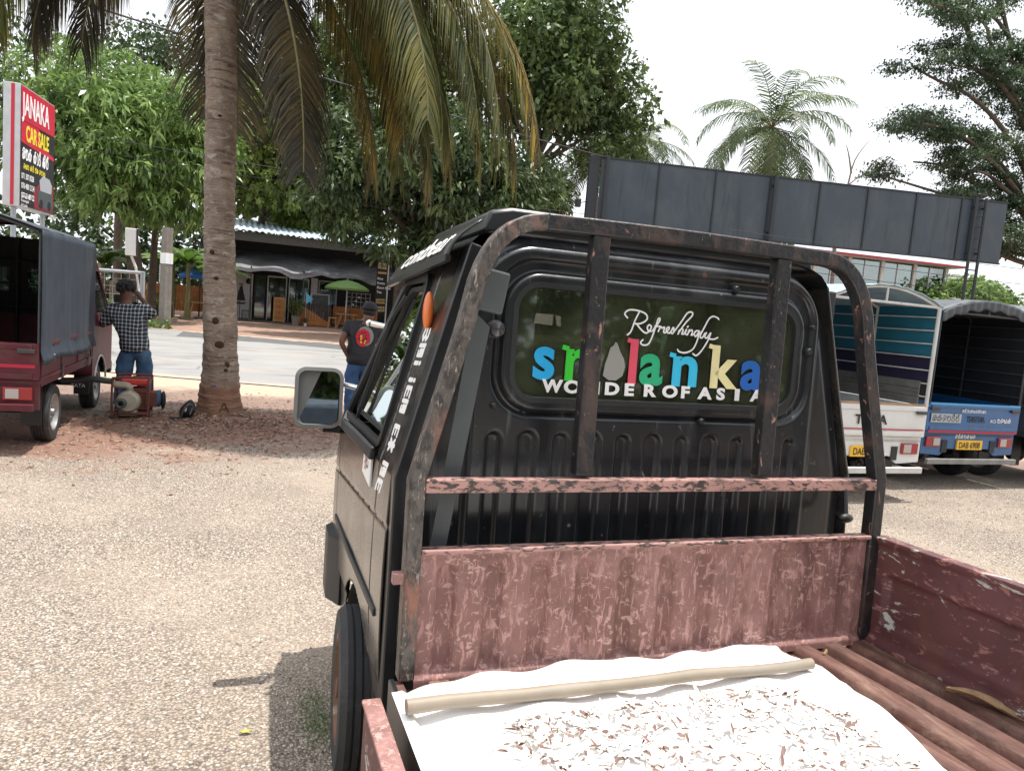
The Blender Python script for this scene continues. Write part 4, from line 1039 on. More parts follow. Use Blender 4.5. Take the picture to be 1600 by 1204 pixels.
def small_truck(label, loc, paint, canopy, group, plate=None, W=1.46, rot=0):
    t = thing('pickup_truck', label, 'pickup truck', loc, (0, 0, rot), group)
    h = W / 2; P = M[paint]
    # cab
    mb = MB()
    def cab(u, v):
        a = (u - .5) * 2; z = .42 + v * 1.40
        wv = h - .01 if z < 1.15 else h - .01 - (z - 1.15) * .18
        return a, z, wv
    def sd_fn(sg):
        def fn(u, v):
            z = .42 + v * 1.40; yf = 3.72 if z < .95 else 3.72 - (z - .95) * .62; y = 2.32 + (yf - 2.32) * u
            x = sg * ((h - .005) if z < 1.12 else h - .005 - (z - 1.12) * .17) - sg * .05 * max(0, (u - .9) / .1) ** 2
            return (x, y, z)
        def keep(u, v):
            x, y, z = fn(u, v)
            if 1.16 < z < 1.68 and 2.58 < y < (3.72 - (z - .95) * .62) - .16: return False
            return math.hypot(y - 2.80, z - .28) > .36
        return fn, keep
    for sg in (-1, 1):
        fn, kp = sd_fn(sg); mb = MB(); mb.grid(fn, 60, 56, kp); mb.build('door', P, t, smooth=True, solid=.01)
        g = MB(); g.add([(sg * (h - .03), 2.57, 1.15), (sg * (h - .03), 3.46, 1.15), (sg * (h - .115), 3.14, 1.69), (sg * (h - .115), 2.57, 1.69)], [(0, 1, 2, 3)]); g.build('side_window', M['dark_glass'], t, fix=False)
    mb = MB(); mb.grid(lambda u, v: ((u - .5) * 2 * (h - .12), 2.32 + v * .86, 1.80 + .05 * (1 - abs(2 * u - 1) ** 5)), 16, 6); mb.grid(lambda u, v: ((u - .5) * 2 * ((h - .01) if v < .5 else h - .01 - (v - .5) * .22), 2.325, .45 + 1.37 * v), 8, 20, lambda u, v: not (.14 < u < .86 and .62 < v < .88)); mb.grid(lambda u, v: ((u - .5) * 2 * (h - .07), 3.72 + .02 * (1 - (2 * u - 1) ** 2), .42 + .53 * v), 10, 6)
    mb.build('cab_shell', P, t, smooth=True, solid=.01)
    g = MB(); g.grid(lambda u, v: ((u - .5) * 2 * (h - .10 - .05 * v), 3.71 - .52 * v, .96 + .84 * v), 6, 4); g.build('windscreen', M['dark_glass'], t)
    g = MB(); g.add([(-.5, 2.33, 1.29), (.5, 2.33, 1.29), (.5, 2.33, 1.66), (-.5, 2.33, 1.66)], [(0, 1, 2, 3)]); g.build('rear_window', M['dark_glass'], t, fix=False)
    mb = MB(); mb.box((-.36, 2.62, .95), (.5, .5, .5)); mb.build('seat', M['seat'], t, bevel=.04); mb = MB(); mb.box((.36, 2.62, .95), (.5, .5, .5)); mb.build('seat', M['seat'], t, bevel=.04)
    for sg in (-1, 1):
        mb = MB(); mb.poly(rrect(sg * (h + .12) - .07, sg * (h + .12) + .07, 1.18, 1.40, .03), 3.34, 3.38); mb.tube([(sg * (h + .1), 3.36, 1.2), (sg * (h - .03), 3.38, 1.12)], .01, 6); mb.build('side_mirror', M['rubber'], t, smooth=True)
        MB().box((sg * .56, 3.735, .78), (.22, .03, .13)).build('headlight', M['clear_lens'], t, bevel=.02)
    MB().b2(-h + .02, h - .02, 3.70, 3.80, .34, .50).build('front_bumper', M['rubber'], t, bevel=.02)
    # chassis and bed
    mb = MB(); mb.b2(-.42, -.34, .02, 3.6, .42, .56); mb.b2(.34, .42, .02, 3.6, .42, .56)
    for y in (.1, .8, 1.6, 2.4, 3.4): mb.b2(-.34, .34, y, y + .06, .44, .54)
    mb.cyl((-.6, .72, .30), (.6, .72, .30), .04, 10); mb.cyl((-.6, 2.8, .30), (.6, 2.8, .30), .035, 10); mb.ell((0, .72, .30), (.11, .13, .12)); mb.b2(-.40, -.58, 1.4, 1.9, .36, .58); mb.build('chassis', M['rubber'], t)
    MB().b2(-h, h, .03, 2.26, .60, .66).build('bed_floor', P, t, bevel=.005)
    for sg in (-1, 1):
        mb = MB(); mb.b2(sg * h, sg * (h - .025), .03, 2.26, .66, .985); mb.b2(sg * (h + .012), sg * h, .03, 2.26, .955, .99); mb.b2(sg * (h + .010), sg * h, .03, 2.26, .655, .69)
        for y in (.05, .78, 1.5, 2.2): mb.b2(sg * (h + .010), sg * h, y, y + .04, .69, .955)
        mb.build('side_panel', P, t, bevel=.004)
        for y in (.78, 2.0): MB().b2(sg * (h + .02), sg * (h + .01), y, y + .05, .60, .74).build('panel_catch', M['dark_pipe'], t, bevel=.003)
        mb = MB(); mb.lathe([(.31, -.01), (.345, -.01), (.345, .10), (.31, .10)], (sg * (h - .11), .72, .29), 'x', 30) if False else None
    mb = MB(); mb.b2(-h, h, 2.235, 2.26, .66, 1.12); mb.build('front_board', P, t)
    tg = MB(); tg.b2(-h, h, 0, .028, .665, .985); tg.b2(-h + .05, h - .05, -.010, 0, .93, .975); tg.b2(-h + .05, h - .05, -.010, 0, .675, .72)
    tgo = tg.build('tailgate', P, t, bevel=.005)
    for sg in (-1, 1): MB().b2(sg * (h - .16), sg * (h - .03), -.026, -.010, .90, .935).build('tailgate_latch', M['dark_pipe'], tgo, bevel=.003)
    apron = MB(); apron.poly([(-h, .64), (-h, .40), (-h + .30, .38), (-h + .40, .46), (h - .40, .46), (h - .30, .38), (h, .40), (h, .64)], .03, .06); apron.build('rear_apron', P, t, bevel=.006)
    for sg in (-1, 1):
        l = MB(); l.b2(sg * (h - .05), sg * (h - .27), .005, .03, .485, .60); lo = l.build('tail_lamp', M['red_lens'], t, bevel=.008)
        l = MB(); l.b2(sg * (h - .15), sg * (h - .25), -.002, .005, .50, .585); l.build('reversing_lens', M['clear_lens'], lo, bevel=.004)
    bp = MB(); bz = .40 if canopy == 'navy' else .30; bp.b2(-h + .03, h - .03, -.06, -.02, bz, bz + .06); bp.b2(-.5, -.46, -.02, .1, bz, bz + .058); bp.b2(.46, .5, -.02, .1, bz, bz + .058); bp.build('rear_bumper', P if canopy == 'navy' else (M['alu_bar'] if canopy == 'black' else M['white_pipe']), t, bevel=.006)
    for sg in (-1, 1):
        wheel(t, sg * (h - .105), .72, .275, r=.275, rim='steel_rim', sgn=sg, w=.15); wheel(t, sg * (h - .105), 2.80, .275, r=.275, rim='steel_rim', sgn=sg, w=.15)
        mb = MB(); mb.b2(sg * (h - .04), sg * (h - .2), .28, .292, .22, .58); mb.build('mud_flap', M['rubber'], t)
        mb = MB(); mb.b2(sg * (h - .04), sg * (h - .2), 2.40, 2.412, .22, .56); f = mb.build('mud_flap', M['rubber'], t)
    if plate:
        po_ = MB().b2(-.20, .20, .008, .028, .455, .565).build('number_plate', M['plate_yellow'], t, bevel=.003)
        text(plate, .098, M['black_ink'], po_, (-.175, .006, .475), name='plate_lettering', offset=.0012, sx=.80)
    # canopy
    zt, rise = (1.96, .16) if canopy == 'navy' else (1.99, .165)
    if canopy == 'navy':
        def roof(u, v): return ((u - .5) * 2 * (h + .005), -.01 + 2.30 * v, zt + rise * (1 - abs(2 * u - 1) ** 1.6) + .006 * math.sin(v * 25))
        mb = MB(); mb.grid(roof, 24, 24)
        for sg in (-1, 1):
            def sdt(u, v, sg=sg):
                z = .80 + (zt - .80) * v; return (sg * (h + .012 + .012 * math.sin(u * 19 + 2 * v) * (1 - v) + .03 * (1 - sstep(0, .10, v)) + .004 * math.sin(u * 60)), -.01 + 2.30 * u, z + .02 * math.sin(u * 7) * (1 - v))
            mb.grid(sdt, 44, 20)
        mb.build('canopy', M['navy_tarp'], t, smooth=True, solid=.008, autosm=50)
        mb = MB(); mb.grid(lambda u, v: ((u - .5) * 2 * h, 2.27, .9 + (zt - .9) * v), 16, 16, lambda u, v: not (.1 < u < .9 and .42 < v < .70) or abs(u - .5) < .04); mb.build('canopy_front', M['black_tarp'], t, solid=.006)
        mb = MB()
        for x in (-h + .04, 0, h - .04): mb.cyl((x, 2.20, .66), (x, 2.20, zt), .016, 8)
        for x in (-h + .012, h - .012): mb.cyl((x, .03, .98), (x, .03, zt), .012, 8)
        for y in (.02, 1.1, 2.2): mb.tube([((u - .5) * 2 * (h - .02), y, zt - .02 + rise * (1 - abs(2 * u - 1) ** 1.6)) for u in [k / 12 for k in range(13)]], .014, 6)
        for z in (1.2, 1.45, 1.7): mb.cyl((-h + .04, 2.2, z), (h - .04, 2.2, z), .01, 6)
        mb.build('canopy_frame', M['dark_pipe'], t, smooth=True)
        mb = MB(); mb.cyl((h + .03, .4, .86), (h - .02, .2, .93), .006, 6); mb.build('tie_rope', M['white_pipe'], t)
    else:
        rm, sm, pm = {'black': ('grey_tarp', 'black_tarp', 'dark_pipe'), 'white': ('roof_tarp', 'blue_tarp', 'white_pipe')}[canopy]
        def roof(u, v): return ((u - .5) * 2 * (h + .012), -.02 + 2.30 * v, zt + rise * (1 - abs(2 * u - 1) ** 2) + .004 * math.sin(u * 50))
        mb = MB(); mb.grid(roof, 30, 16)
        if canopy == 'black':
            mb.grid(lambda u, v: ((u - .5) * 2 * (h + .01), -.03 - .008 * math.sin(u * 90), zt + rise * (1 - abs(2 * u - 1) ** 2) - .11 * v * (1 + .12 * math.sin(u * 40))), 90, 4)
        mb.build('canopy', M[rm], t, smooth=True, solid=.006, autosm=50)
        sides = MB()
        for sg in (-1, 1):
            if canopy == 'black': sides.b2(sg * (h + .006), sg * (h + .0), 0, 2.28, .98, zt)
            else: sides.b2(sg * (h + .006), sg * (h + .0), 0, 2.28, 1.50, zt)
        if canopy == 'black': sides.b2(-h, h, 2.272, 2.278, .9, zt + .02)
        else: sides.b2(-h, h, 2.272, 2.278, 1.50, zt + .02)
        sides.build('side_sheet', M[sm], t)
        if canopy == 'white':
            s2 = MB()
            for sg in (-1, 1): s2.b2(sg * (h + .006), sg * h, 0, 2.28, 1.24, 1.498)
            s2.b2(-h, h, 2.272, 2.278, 1.24, 1.498); s2.build('dark_side_sheet', M['purple_tarp'], t)
            for k in range(3):
                for sg in (-1, 1): MB().b2(sg * (h - .03), sg * (h - .045), .1, 2.24, .99 + k * .083, 1.068 + k * .083).build('plank', M['plank'], t, bevel=.004)
                MB().b2(-h + .05, h - .05, 2.215, 2.228, .99 + k * .083, 1.068 + k * .083).build('plank', M['plank'], t, bevel=.004)
            MB().b2(-h, h, -.002, .03, .985, 1.005).build('rust_rail', mat('rust_rail', (.42, .26, .15), .8, var=.4), t)
        fr = MB(); pr = .019 if canopy == 'white' else .012
        for sg in (-1, 1):
            for y in (.01, .78, 1.5, 2.2): fr.cyl((sg * (h - .02), y, .98), (sg * (h - .02), y, zt), pr if y < .1 else pr * .8, 8)
            for k in range(7):
                z = 1.08 + k * .135; fr.cyl((sg * (h - .025), .02, z), (sg * (h - .025), 2.2, z), .008, 6)
        for y in (.01, .78, 1.5, 2.2): fr.tube([((u - .5) * 2 * (h - .02), y, zt - .015 + rise * (1 - abs(2 * u - 1) ** 2)) for u in [k / 12 for k in range(13)]], pr * .8, 6)
        fr.cyl((-h, .01, zt - .0), (h, .01, zt), .014, 8)
        fr.cyl((0, .01, zt), (0, .01, zt + rise), .012, 6); fr.cyl((0, 2.2, .98), (0, 2.2, zt), pr * .8, 8); fr.cyl((-.36, 2.2, .98), (-.36, 2.2, zt), pr * .6, 8) if canopy == 'white' else None
        for k in range(7): fr.cyl((-h + .03, 2.2, 1.08 + k * .135), (h - .03, 2.2, 1.08 + k * .135), .007, 6)
        fr.build('canopy_frame', M[pm], t, smooth=True)
        if canopy == 'white':
            mb = MB(); mb.tube([(h - .02, -.03, zt), (h + .04, -.2, 1.5), (h - .03, -.03, 1.05)], .012, 6) if False else None
            MB().b2(-h - .04, -h + .05, -.06, -.02, 1.3, zt + .04).build('rolled_curtain', M['black_tarp'], t, bevel=.02)
    return t, tgo, P
t1, g1, _ = small_truck('maroon pickup with a navy cloth canopy parked at the left edge', (-2.40, 7.30, 0), 'maroon_paint', 'navy', 'canopied pickups parked in the yard')
MB().b2(-.70, .70, -.004, .0, .77, .80).build('tailgate_stripe', M['red_stripe'], g1)
text('TATA', .06, M['white_letter'], t1, (.50, 2.396, .30), name='flap_lettering')
# white inner arch trim of the maroon truck's cab
mb = MB(); mb.tube([(.735, 2.80 + .37 * math.cos(R(a)), .28 + .37 * math.sin(R(a))) for a in range(10, 175, 11)], .012, 6); mb.build('arch_trim', M['white_pipe'], t1, smooth=True)
t2, g2, _ = small_truck('white pickup with a pale blue roofed open canopy frame and wooden side planks', (5.84, 5.50, 0), 'white_paint', 'white', 'canopied pickups parked in the yard', 'DAE 4173')
text('TATA', .13, M['black_ink'], g2, (-.22, -.012, .79), name='tailgate_lettering', offset=.003, sx=1.25)
MB().b2(-.70, .70, -.0125, -.010, .733, .745).build('tailgate_stripe', M['red_stripe'], g2)
t3, g3, _ = small_truck('blue pickup with a black arched canopy and a yellow DAB 6908 plate', (7.84, 5.95, 0), 'blue_paint', 'black', 'canopied pickups parked in the yard', 'DAB 6908')
MB().b2(-.71, .71, -.012, .0, .960, .986).build('tailgate_rail', M['blue_trim'], g3, bevel=.003)
MB().b2(-.70, .70, -.0125, -.0102, .650, .675).build('tailgate_stripe', M['red_stripe'], g3)
MB().b2(-.68, -.22, -.0125, -.010, .765, .865).build('pale_panel', mat('pale_panel', (.42, .46, .50), .5), g3)
sinhala(['ja', 'ka', 'ta', 'na', 'ra', 'la'], .07, .008, g3, M['black_ink'], (-.66, -.0132, .78), (R(90), 0, 0), sx=.9, t=.0002)
text('TATA', .10, M['black_ink'], g3, (-.12, -.012, .775), name='tailgate_lettering', offset=.002, sx=1.1)
text('ACE', .05, M['white_letter'], g3, (.24, -.012, .78), name='tailgate_lettering', sx=1.1)
sinhala(['na', 'ta', 'ya', 'ka'], .05, .008, g3, M['white_letter'], (.36, -.0105, .78), (R(90), 0, 0), t=.0002)
sinhala(['ta', 'ra', 'aa', 'na', 'ka', 'ya', 'ta', 'la', 'na', 'ja', 'aa'], .034, .005, g3, M['white_letter'], (-.22, -.0105, .885), (R(90), 0, 0), t=.0002)
sinhala(['ta', 'ra', 'ka', 'na', 'ka', 'ya', 'ta'], .04, .007, t3, M['white_letter'], (-.22, .0285, .585), (R(90), 0, 0), t=.0002)
t4, g4, _ = small_truck('dark grey pickup with a black canopy, cut off by the right edge', (9.62, 5.95, 0), 'grey_paint', 'black', 'canopied pickups parked in the yard')

# ================================================================== PEOPLE
M['skin'] = mat('skin', (.14, .065, .04), .55, var=.1)
M['hair'] = mat('hair', (.012, .010, .010), .75, bump=.4, bscale=90)
M['denim'] = mat('denim', (.055, .125, .235), .85, var=.25, vscale=6, bump=.1, bscale=120, layers=[((.14, .24, .36), (5, 5, 2.5), .50, .72, .9)])
M['denim_dark'] = mat('denim_dark', (.035, .085, .20), .85, var=.25, vscale=6, layers=[((.09, .17, .31), (5, 5, 2.5), .52, .72, .9)])
M['black_cloth'] = mat('black_cloth', (.022, .022, .026), .85, var=.3, vscale=5)
M['white_sole'] = mat('white_sole', (.5, .5, .5), .7)
def plaid():
    m = bpy.data.materials.new('plaid_cloth'); m.use_nodes = True; nt = m.node_tree; L = nt.links
    b = nt.nodes['Principled BSDF']; b.inputs['Roughness'].default_value = .85
    t = _n(nt, 'ShaderNodeTexCoord'); sp = _n(nt, 'ShaderNodeSeparateXYZ')
    nz_ = _n(nt, 'ShaderNodeTexNoise'); nz_.inputs['Scale'].default_value = 5; L.new(t.outputs['Object'], nz_.inputs[0])
    mv = _n(nt, 'ShaderNodeVectorMath', operation='SCALE'); mv.inputs['Scale'].default_value = .045; L.new(nz_.outputs['Color'], mv.inputs[0])
    ad = _n(nt, 'ShaderNodeVectorMath', operation='ADD'); L.new(t.outputs['Object'], ad.inputs[0]); L.new(mv.outputs[0], ad.inputs[1]); L.new(ad.outputs[0], sp.inputs[0])
    def line(v, f, w):
        a = _n(nt, 'ShaderNodeMath', operation='MULTIPLY'); L.new(v, a.inputs[0]); a.inputs[1].default_value = f
        c = _n(nt, 'ShaderNodeMath', operation='FRACT'); L.new(a.outputs[0], c.inputs[0])
        d = _n(nt, 'ShaderNodeMath', operation='LESS_THAN'); L.new(c.outputs[0], d.inputs[0]); d.inputs[1].default_value = w; return d.outputs[0]
    h1 = line(sp.outputs[0], 24, .30); v1 = line(sp.outputs[2], 22, .30)
    s = _n(nt, 'ShaderNodeMath', operation='ADD'); L.new(h1, s.inputs[0]); L.new(v1, s.inputs[1])
    r = _n(nt, 'ShaderNodeValToRGB'); r.color_ramp.interpolation = 'CONSTANT'
    r.color_ramp.elements[0].color = (.012, .018, .030, 1); r.color_ramp.elements[1].position = .35; r.color_ramp.elements[1].color = (.17, .20, .23, 1)
    e = r.color_ramp.elements.new(.8); e.color = (.60, .62, .62, 1)
    hh = _n(nt, 'ShaderNodeMath', operation='MULTIPLY'); hh.inputs[1].default_value = .5; L.new(s.outputs[0], hh.inputs[0]); L.new(hh.outputs[0], r.inputs[0]); L.new(r.outputs[0], b.inputs['Base Color'])
    return m
M['plaid'] = plaid()

def skin_mesh(name, V, E, Rr, m, parent, sub=2, root=0, label=None):
    me = bpy.data.meshes.new(name); me.from_pydata(V, E, [])
    o = bpy.data.objects.new(name, me); COL.objects.link(o)
    md = o.modifiers.new('skin', 'SKIN'); md.use_smooth_shade = True
    for i, r in enumerate(Rr):
        sv = me.skin_vertices[0].data[i]; sv.radius = (r if isinstance(r, tuple) else (r, r)); sv.use_root = (i == root)
    if name in ('shirt', 'jeans'): sub = 3
    s = o.modifiers.new('sub', 'SUBSURF'); s.levels = sub; s.render_levels = sub
    bpy.context.view_layer.update()
    nm = bpy.data.meshes.new_from_object(o.evaluated_get(bpy.context.evaluated_depsgraph_get()))
    bpy.data.objects.remove(o); bpy.data.meshes.remove(me)
    nm.materials.clear(); nm.materials.append(m); nm.shade_smooth()
    if name in ('shirt', 'jeans'):                                  # cloth folds
        from mathutils import noise as _ns
        ns = [v.normal.copy() for v in nm.vertices]
        for v, n_ in zip(nm.vertices, ns):
            q = v.co; f_ = _ns.noise(Vector((q.x * 9 + q.z * 5, q.y * 9, q.z * 13 - q.x * 6))) * .016 + _ns.noise(q * 26) * .006
            v.co = q + n_ * (f_ + .002)
    o = bpy.data.objects.new(name, nm); COL.objects.link(o)
    if parent: o.parent = parent
    if label: o['label'] = label
    return o

def person(label, loc, J, shirt, jeans, hat=None, rot=0, sleeves=.55):
    """J: joint positions in the figure's own frame; the body is one skinned surface, clothes are children"""
    t = thing('person', label, 'person', loc, (0, 0, rot))
    names = ['pelvis', 'waist', 'chest', 'neck', 'head0', 'head1', 'crown', 'shL', 'elL', 'wrL', 'shR', 'elR', 'wrR', 'hipL', 'knL', 'anL', 'toL', 'hipR', 'knR', 'anR', 'toR']
    idx = {n: i for i, n in enumerate(names)}
    rad = dict(pelvis=(.13, .10), waist=(.125, .095), chest=(.145, .105), neck=.052, head0=.068, head1=.088, crown=.055, shL=.058, elL=.040, wrL=.026, shR=.058, elR=.040, wrR=.026, hipL=.085, knL=.058, anL=.038, toL=.030, hipR=.085, knR=.058, anR=.038, toR=.030)
    E = [('pelvis', 'waist'), ('waist', 'chest'), ('chest', 'neck'), ('neck', 'head0'), ('head0', 'head1'), ('head1', 'crown'), ('chest', 'shL'), ('shL', 'elL'), ('elL', 'wrL'), ('chest', 'shR'), ('shR', 'elR'), ('elR', 'wrR'), ('pelvis', 'hipL'), ('hipL', 'knL'), ('knL', 'anL'), ('anL', 'toL'), ('pelvis', 'hipR'), ('hipR', 'knR'), ('knR', 'anR'), ('anR', 'toR')]
    V = [J[n] for n in names]; EE = [(idx[a], idx[b]) for a, b in E]; RR = [rad[n] for n in names]
    # palms and five fingers on each hand
    for s in ('L', 'R'):
        wv = Vector(J['wr' + s]); ev = Vector(J['el' + s]); d = (wv - ev).normalized(); side_ = d.cross(Vector((0, -1, .3))).normalized()
        i0 = len(V); V.append(tuple(wv + d * .055)); RR.append((.030, .018)); EE.append((idx['wr' + s], i0))
        for k, (off, ln) in enumerate(((-.026, .062), (-.009, .075), (.009, .070), (.025, .055))):
            b0 = wv + d * .085 + side_ * off; j = len(V)
            V.append(tuple(b0)); V.append(tuple(b0 + d * ln * .55 + Vector((0, .012, -.01)))); V.append(tuple(b0 + d * ln + Vector((0, .03, -.028)))); RR += [.0095, .0085, .0075]; EE += [(i0, j), (j, j + 1), (j + 1, j + 2)]
        j = len(V); b0 = wv + d * .03 - side_ * .03; V.append(tuple(b0)); V.append(tuple(b0 + d * .035 - side_ * .018)); RR += [.011, .009]; EE += [(idx['wr' + s], j), (j, j + 1)]
    body = skin_mesh('body', V, EE, RR, M['skin'], t)
    # face features on the far side of the head
    f = Vector(J['face']); hd = Vector(J['head1'])
    fm = MB(); r_ = f.cross(Vector((0, 0, 1))).normalized()
    fm.ell(tuple(hd + f * .092 + Vector((0, 0, -.015))), (.014, .02, .02)); fm.build('nose', M['skin'], t, smooth=True)
    for sg in (-1, 1):
        MB().ell(tuple(hd + f * .075 + r_ * sg * .032 + Vector((0, 0, .012))), (.012, .012, .008)).build('eye', M['white_sole'], t, smooth=True)
        MB().ell(tuple(hd + r_ * sg * .086 + Vector((0, 0, -.01))), (.012, .022, .032)).build('ear', M['skin'], t, smooth=True)
    MB().ell(tuple(hd + f * .078 + Vector((0, 0, -.05))), (.022, .010, .007)).build('mouth', mat('lips', (.22, .07, .06), .5), t, smooth=True)
    # clothes
    def V3(n): return Vector(J[n])
    sl = lambda s: tuple(V3('sh' + s).lerp(V3('el' + s), min(1.0, sleeves * 1.8)))
    hem = V3('pelvis') + Vector((0, 0, -.09))
    skin_mesh('shirt', [tuple(hem), J['waist'], J['chest'], tuple(V3('chest').lerp(V3('neck'), .62)), J['shL'], sl('L'), J['shR'], sl('R'), tuple(hem.lerp(V3('waist'), .4))],
              [(0, 8), (8, 1), (1, 2), (2, 3), (2, 4), (4, 5), (2, 6), (6, 7)], [(.190, .165), (.182, .155), (.192, .152), (.095, .09), (.090, .090), .080, (.090, .090), .080, (.188, .165)], shirt, t, root=2)
    for s in ('L', 'R'): pass
    skin_mesh('jeans', [J['pelvis'], J['hipL'], J['knL'], tuple(V3('anL') + Vector((0, 0, -.02))), J['hipR'], J['knR'], tuple(V3('anR') + Vector((0, 0, -.02))), tuple(V3('pelvis') + Vector((0, 0, .06)))],
              [(0, 1), (1, 2), (2, 3), (0, 4), (4, 5), (5, 6), (0, 7)], [(.165, .135), .118, .090, .072, .118, .090, .072, (.155, .13)], jeans, t, root=0)
    for s in ('L', 'R'):
        a = V3('an' + s); b_ = V3('to' + s); mb = MB(); mb.sweep([a + Vector((0, -.05, -.03)), a + Vector((0, 0, -.025)), b_ + Vector((0, 0, -.0)), b_ + Vector((0, .05, -.005))], [(-.042, -.03), (.042, -.03), (.040, .02), (.02, .045), (-.02, .045), (-.040, .02)]); mb.build('shoe', M['black_cloth'], t, smooth=True, bevel=.006)
    hm = MB(); r2 = random.Random(7)
    c = V3('head1').lerp(V3('crown'), .35)
    for k in range(170):
        a, b2_ = r2.uniform(0, 6.28), r2.uniform(-.5, 1.5)
        n_ = Vector((math.cos(a) * math.cos(b2_), math.sin(a) * math.cos(b2_), math.sin(b2_)))
        if n_.dot(f) > .45 and n_.z < .55: continue
        hm.ell(tuple(c + Vector((n_.x * .088, n_.y * .098, n_.z * .088)) + Vector((0, 0, -.005))), (.026, .026, .024), 6, 4)
    if not hat: hm.build('hair', M['hair'], t, smooth=True)
    else:
        cp = MB(); cp.grid(lambda u, v: tuple(c + Vector((.102 * math.cos(2 * math.pi * u) * math.cos(1.45 * v), .115 * math.sin(2 * math.pi * u) * math.cos(1.45 * v), .01 + .105 * math.sin(1.45 * v)))), 24, 8)
        cp.sweep([c + f * .09 + Vector((0, 0, .02)), c + f * .18 + Vector((0, 0, -.01))], [(-.07, -.004), (.07, -.004), (.06, .006), (-.06, .006)]); cp.build('cap', M['black_cloth'], t, smooth=True, solid=.003)
        hm2 = MB(); hm2.ell(tuple(c + Vector((0, -.0, -.03)) - f * .02), (.095, .10, .06)); hm2.build('hair', M['hair'], t, smooth=True)
    return t
J1 = dict(pelvis=(.03, 0, .80), waist=(.0, .0, .94), chest=(-.06, .02, 1.16), neck=(-.09, .03, 1.32), head0=(-.095, .035, 1.40), head1=(-.10, .045, 1.485), crown=(-.105, .04, 1.545),
          shL=(-.24, .03, 1.22), elL=(-.34, .08, 1.02), wrL=(-.40, .24, 1.06), shR=(.11, .03, 1.25), elR=(.24, .06, 1.17), wrR=(.07, .13, 1.37),
          hipL=(-.06, 0, .74), knL=(-.10, .02, .44), anL=(-.13, -.02, .08), toL=(-.14, .12, .05), hipR=(.12, 0, .74), knR=(.13, .03, .44), anR=(.13, 0, .08), toR=(.15, .14, .05), face=(0.15, .98, 0))
pz = person('person in plaid shirt and jeans leaning at the maroon pickup cab, seen from behind', (-1.285, 9.9, 0), J1, M['plaid'], M['denim'])
J2 = dict(pelvis=(.0, 0, .82), waist=(.0, .0, .96), chest=(.0, .03, 1.17), neck=(.05, .08, 1.31), head0=(.08, .11, 1.37), head1=(.10, .14, 1.44), crown=(.11, .15, 1.50),
          shL=(-.17, .02, 1.24), elL=(-.265, -.04, 1.03), wrL=(-.175, .0, .87), shR=(.18, .04, 1.24), elR=(.25, .10, 1.0), wrR=(.20, .28, .95),
          hipL=(-.085, 0, .76), knL=(-.10, .03, .44), anL=(-.10, 0, .08), toL=(-.12, .13, .05), hipR=(.085, 0, .76), knR=(.10, .03, .44), anR=(.11, 0, .08), toR=(.13, .13, .05), face=(.35, .93, 0))
p2 = person('person in black t-shirt with a red back print and black cap, beyond the cab', (1.40, 9.5, 0), J2, M['black_cloth'], M['denim_dark'], hat=True, sleeves=.3)
# print on the back of the shirt
M['sign_dark_red'] = mat('print_dark', (.10, .01, .02), .8)
M['print_red'] = mat('print_red', (.50, .02, .04), .7); M['print_yellow'] = mat('print_yellow', (.75, .50, .08), .7); M['print_grey'] = mat('print_grey', (.25, .25, .26), .8)
def back_disc(mb, cx, cz, rx, rz, y, jag=0, n=20, seed=0):
    r = random.Random(seed); mb.poly([(cx + rx * math.cos(2 * math.pi * k / n) * (1 + jag * r.uniform(-1, 1)), cz + rz * math.sin(2 * math.pi * k / n) * (1 + jag * r.uniform(-1, 1))) for k in range(n)], y, y + .03)
mb = MB(); back_disc(mb, .02, 1.13, .105, .125, -.137); mb.build('shirt_print_edge', M['print_grey'], p2)
mb = MB(); back_disc(mb, -.005, 1.115, .09, .11, -.142, .12, 22, 3); mb.build('shirt_print', M['print_red'], p2)
mb = MB()
for k in range(9): back_disc(mb, .0 + rnd.uniform(-.035, .035), 1.09 + rnd.uniform(-.05, .05), .012, .014, -.1435 - k * .0004, .3, 7, k)
mb.build('shirt_print_flower', M['print_yellow'], p2)
mb = MB()
for k in range(16):
    a = k * 2.4; back_disc(mb, -.005 + .062 * math.cos(a) * (.5 + .5 * ((k * 7) % 5) / 4), 1.115 + .075 * math.sin(a) * (.5 + .5 * ((k * 3) % 5) / 4), .010, .008, -.1437 - k * .0003, .4, 6, k + 40)
mb.build('shirt_print_shading', M['sign_dark_red'], p2)

# ================================================================== WATER PUMP, HOSE, BAG
M['pump_red'] = mat('pump_red', (.60, .03, .02), .35, coat=.3, var=.1)
M['pump_cream'] = mat('pump_cream', (.42, .38, .30), .6, var=.25, vscale=9)
M['rust_pipe'] = mat('rust_pipe', (.16, .05, .035), .7, var=.3)
pm = thing('water_pump', 'red and cream water pump in a tube frame on the ground beside the maroon pickup', 'water pump', (-1.21, 9.25, gz(-1.21, 9.25)))
mb = MB()
for y in (0, .36):
    mb.tube(smooth_line([(-.19, y, .03), (-.19, y, .42), (-.15, y, .465), (.13, y, .475), (.18, y, .44), (.18, y, .03)], 4), .012, 8)
for x in (-.19, .18):
    for z in (.05, .43): mb.cyl((x, 0, z), (x, .36, z), .011, 8)
mb.cyl((-.19, 0, .06), (.18, 0, .06), .012, 8); mb.cyl((-.19, .36, .06), (.18, .36, .06), .012, 8); mb.b2(-.17, .16, .08, .28, .055, .07)
for x in (-.15, .14): mb.cyl((x, .02, 0), (x, .02, .06), .02, 8); mb.cyl((x, .34, 0), (x, .34, .06), .02, 8)
mb.build('tube_frame', M['rust_pipe'], pm, smooth=True)
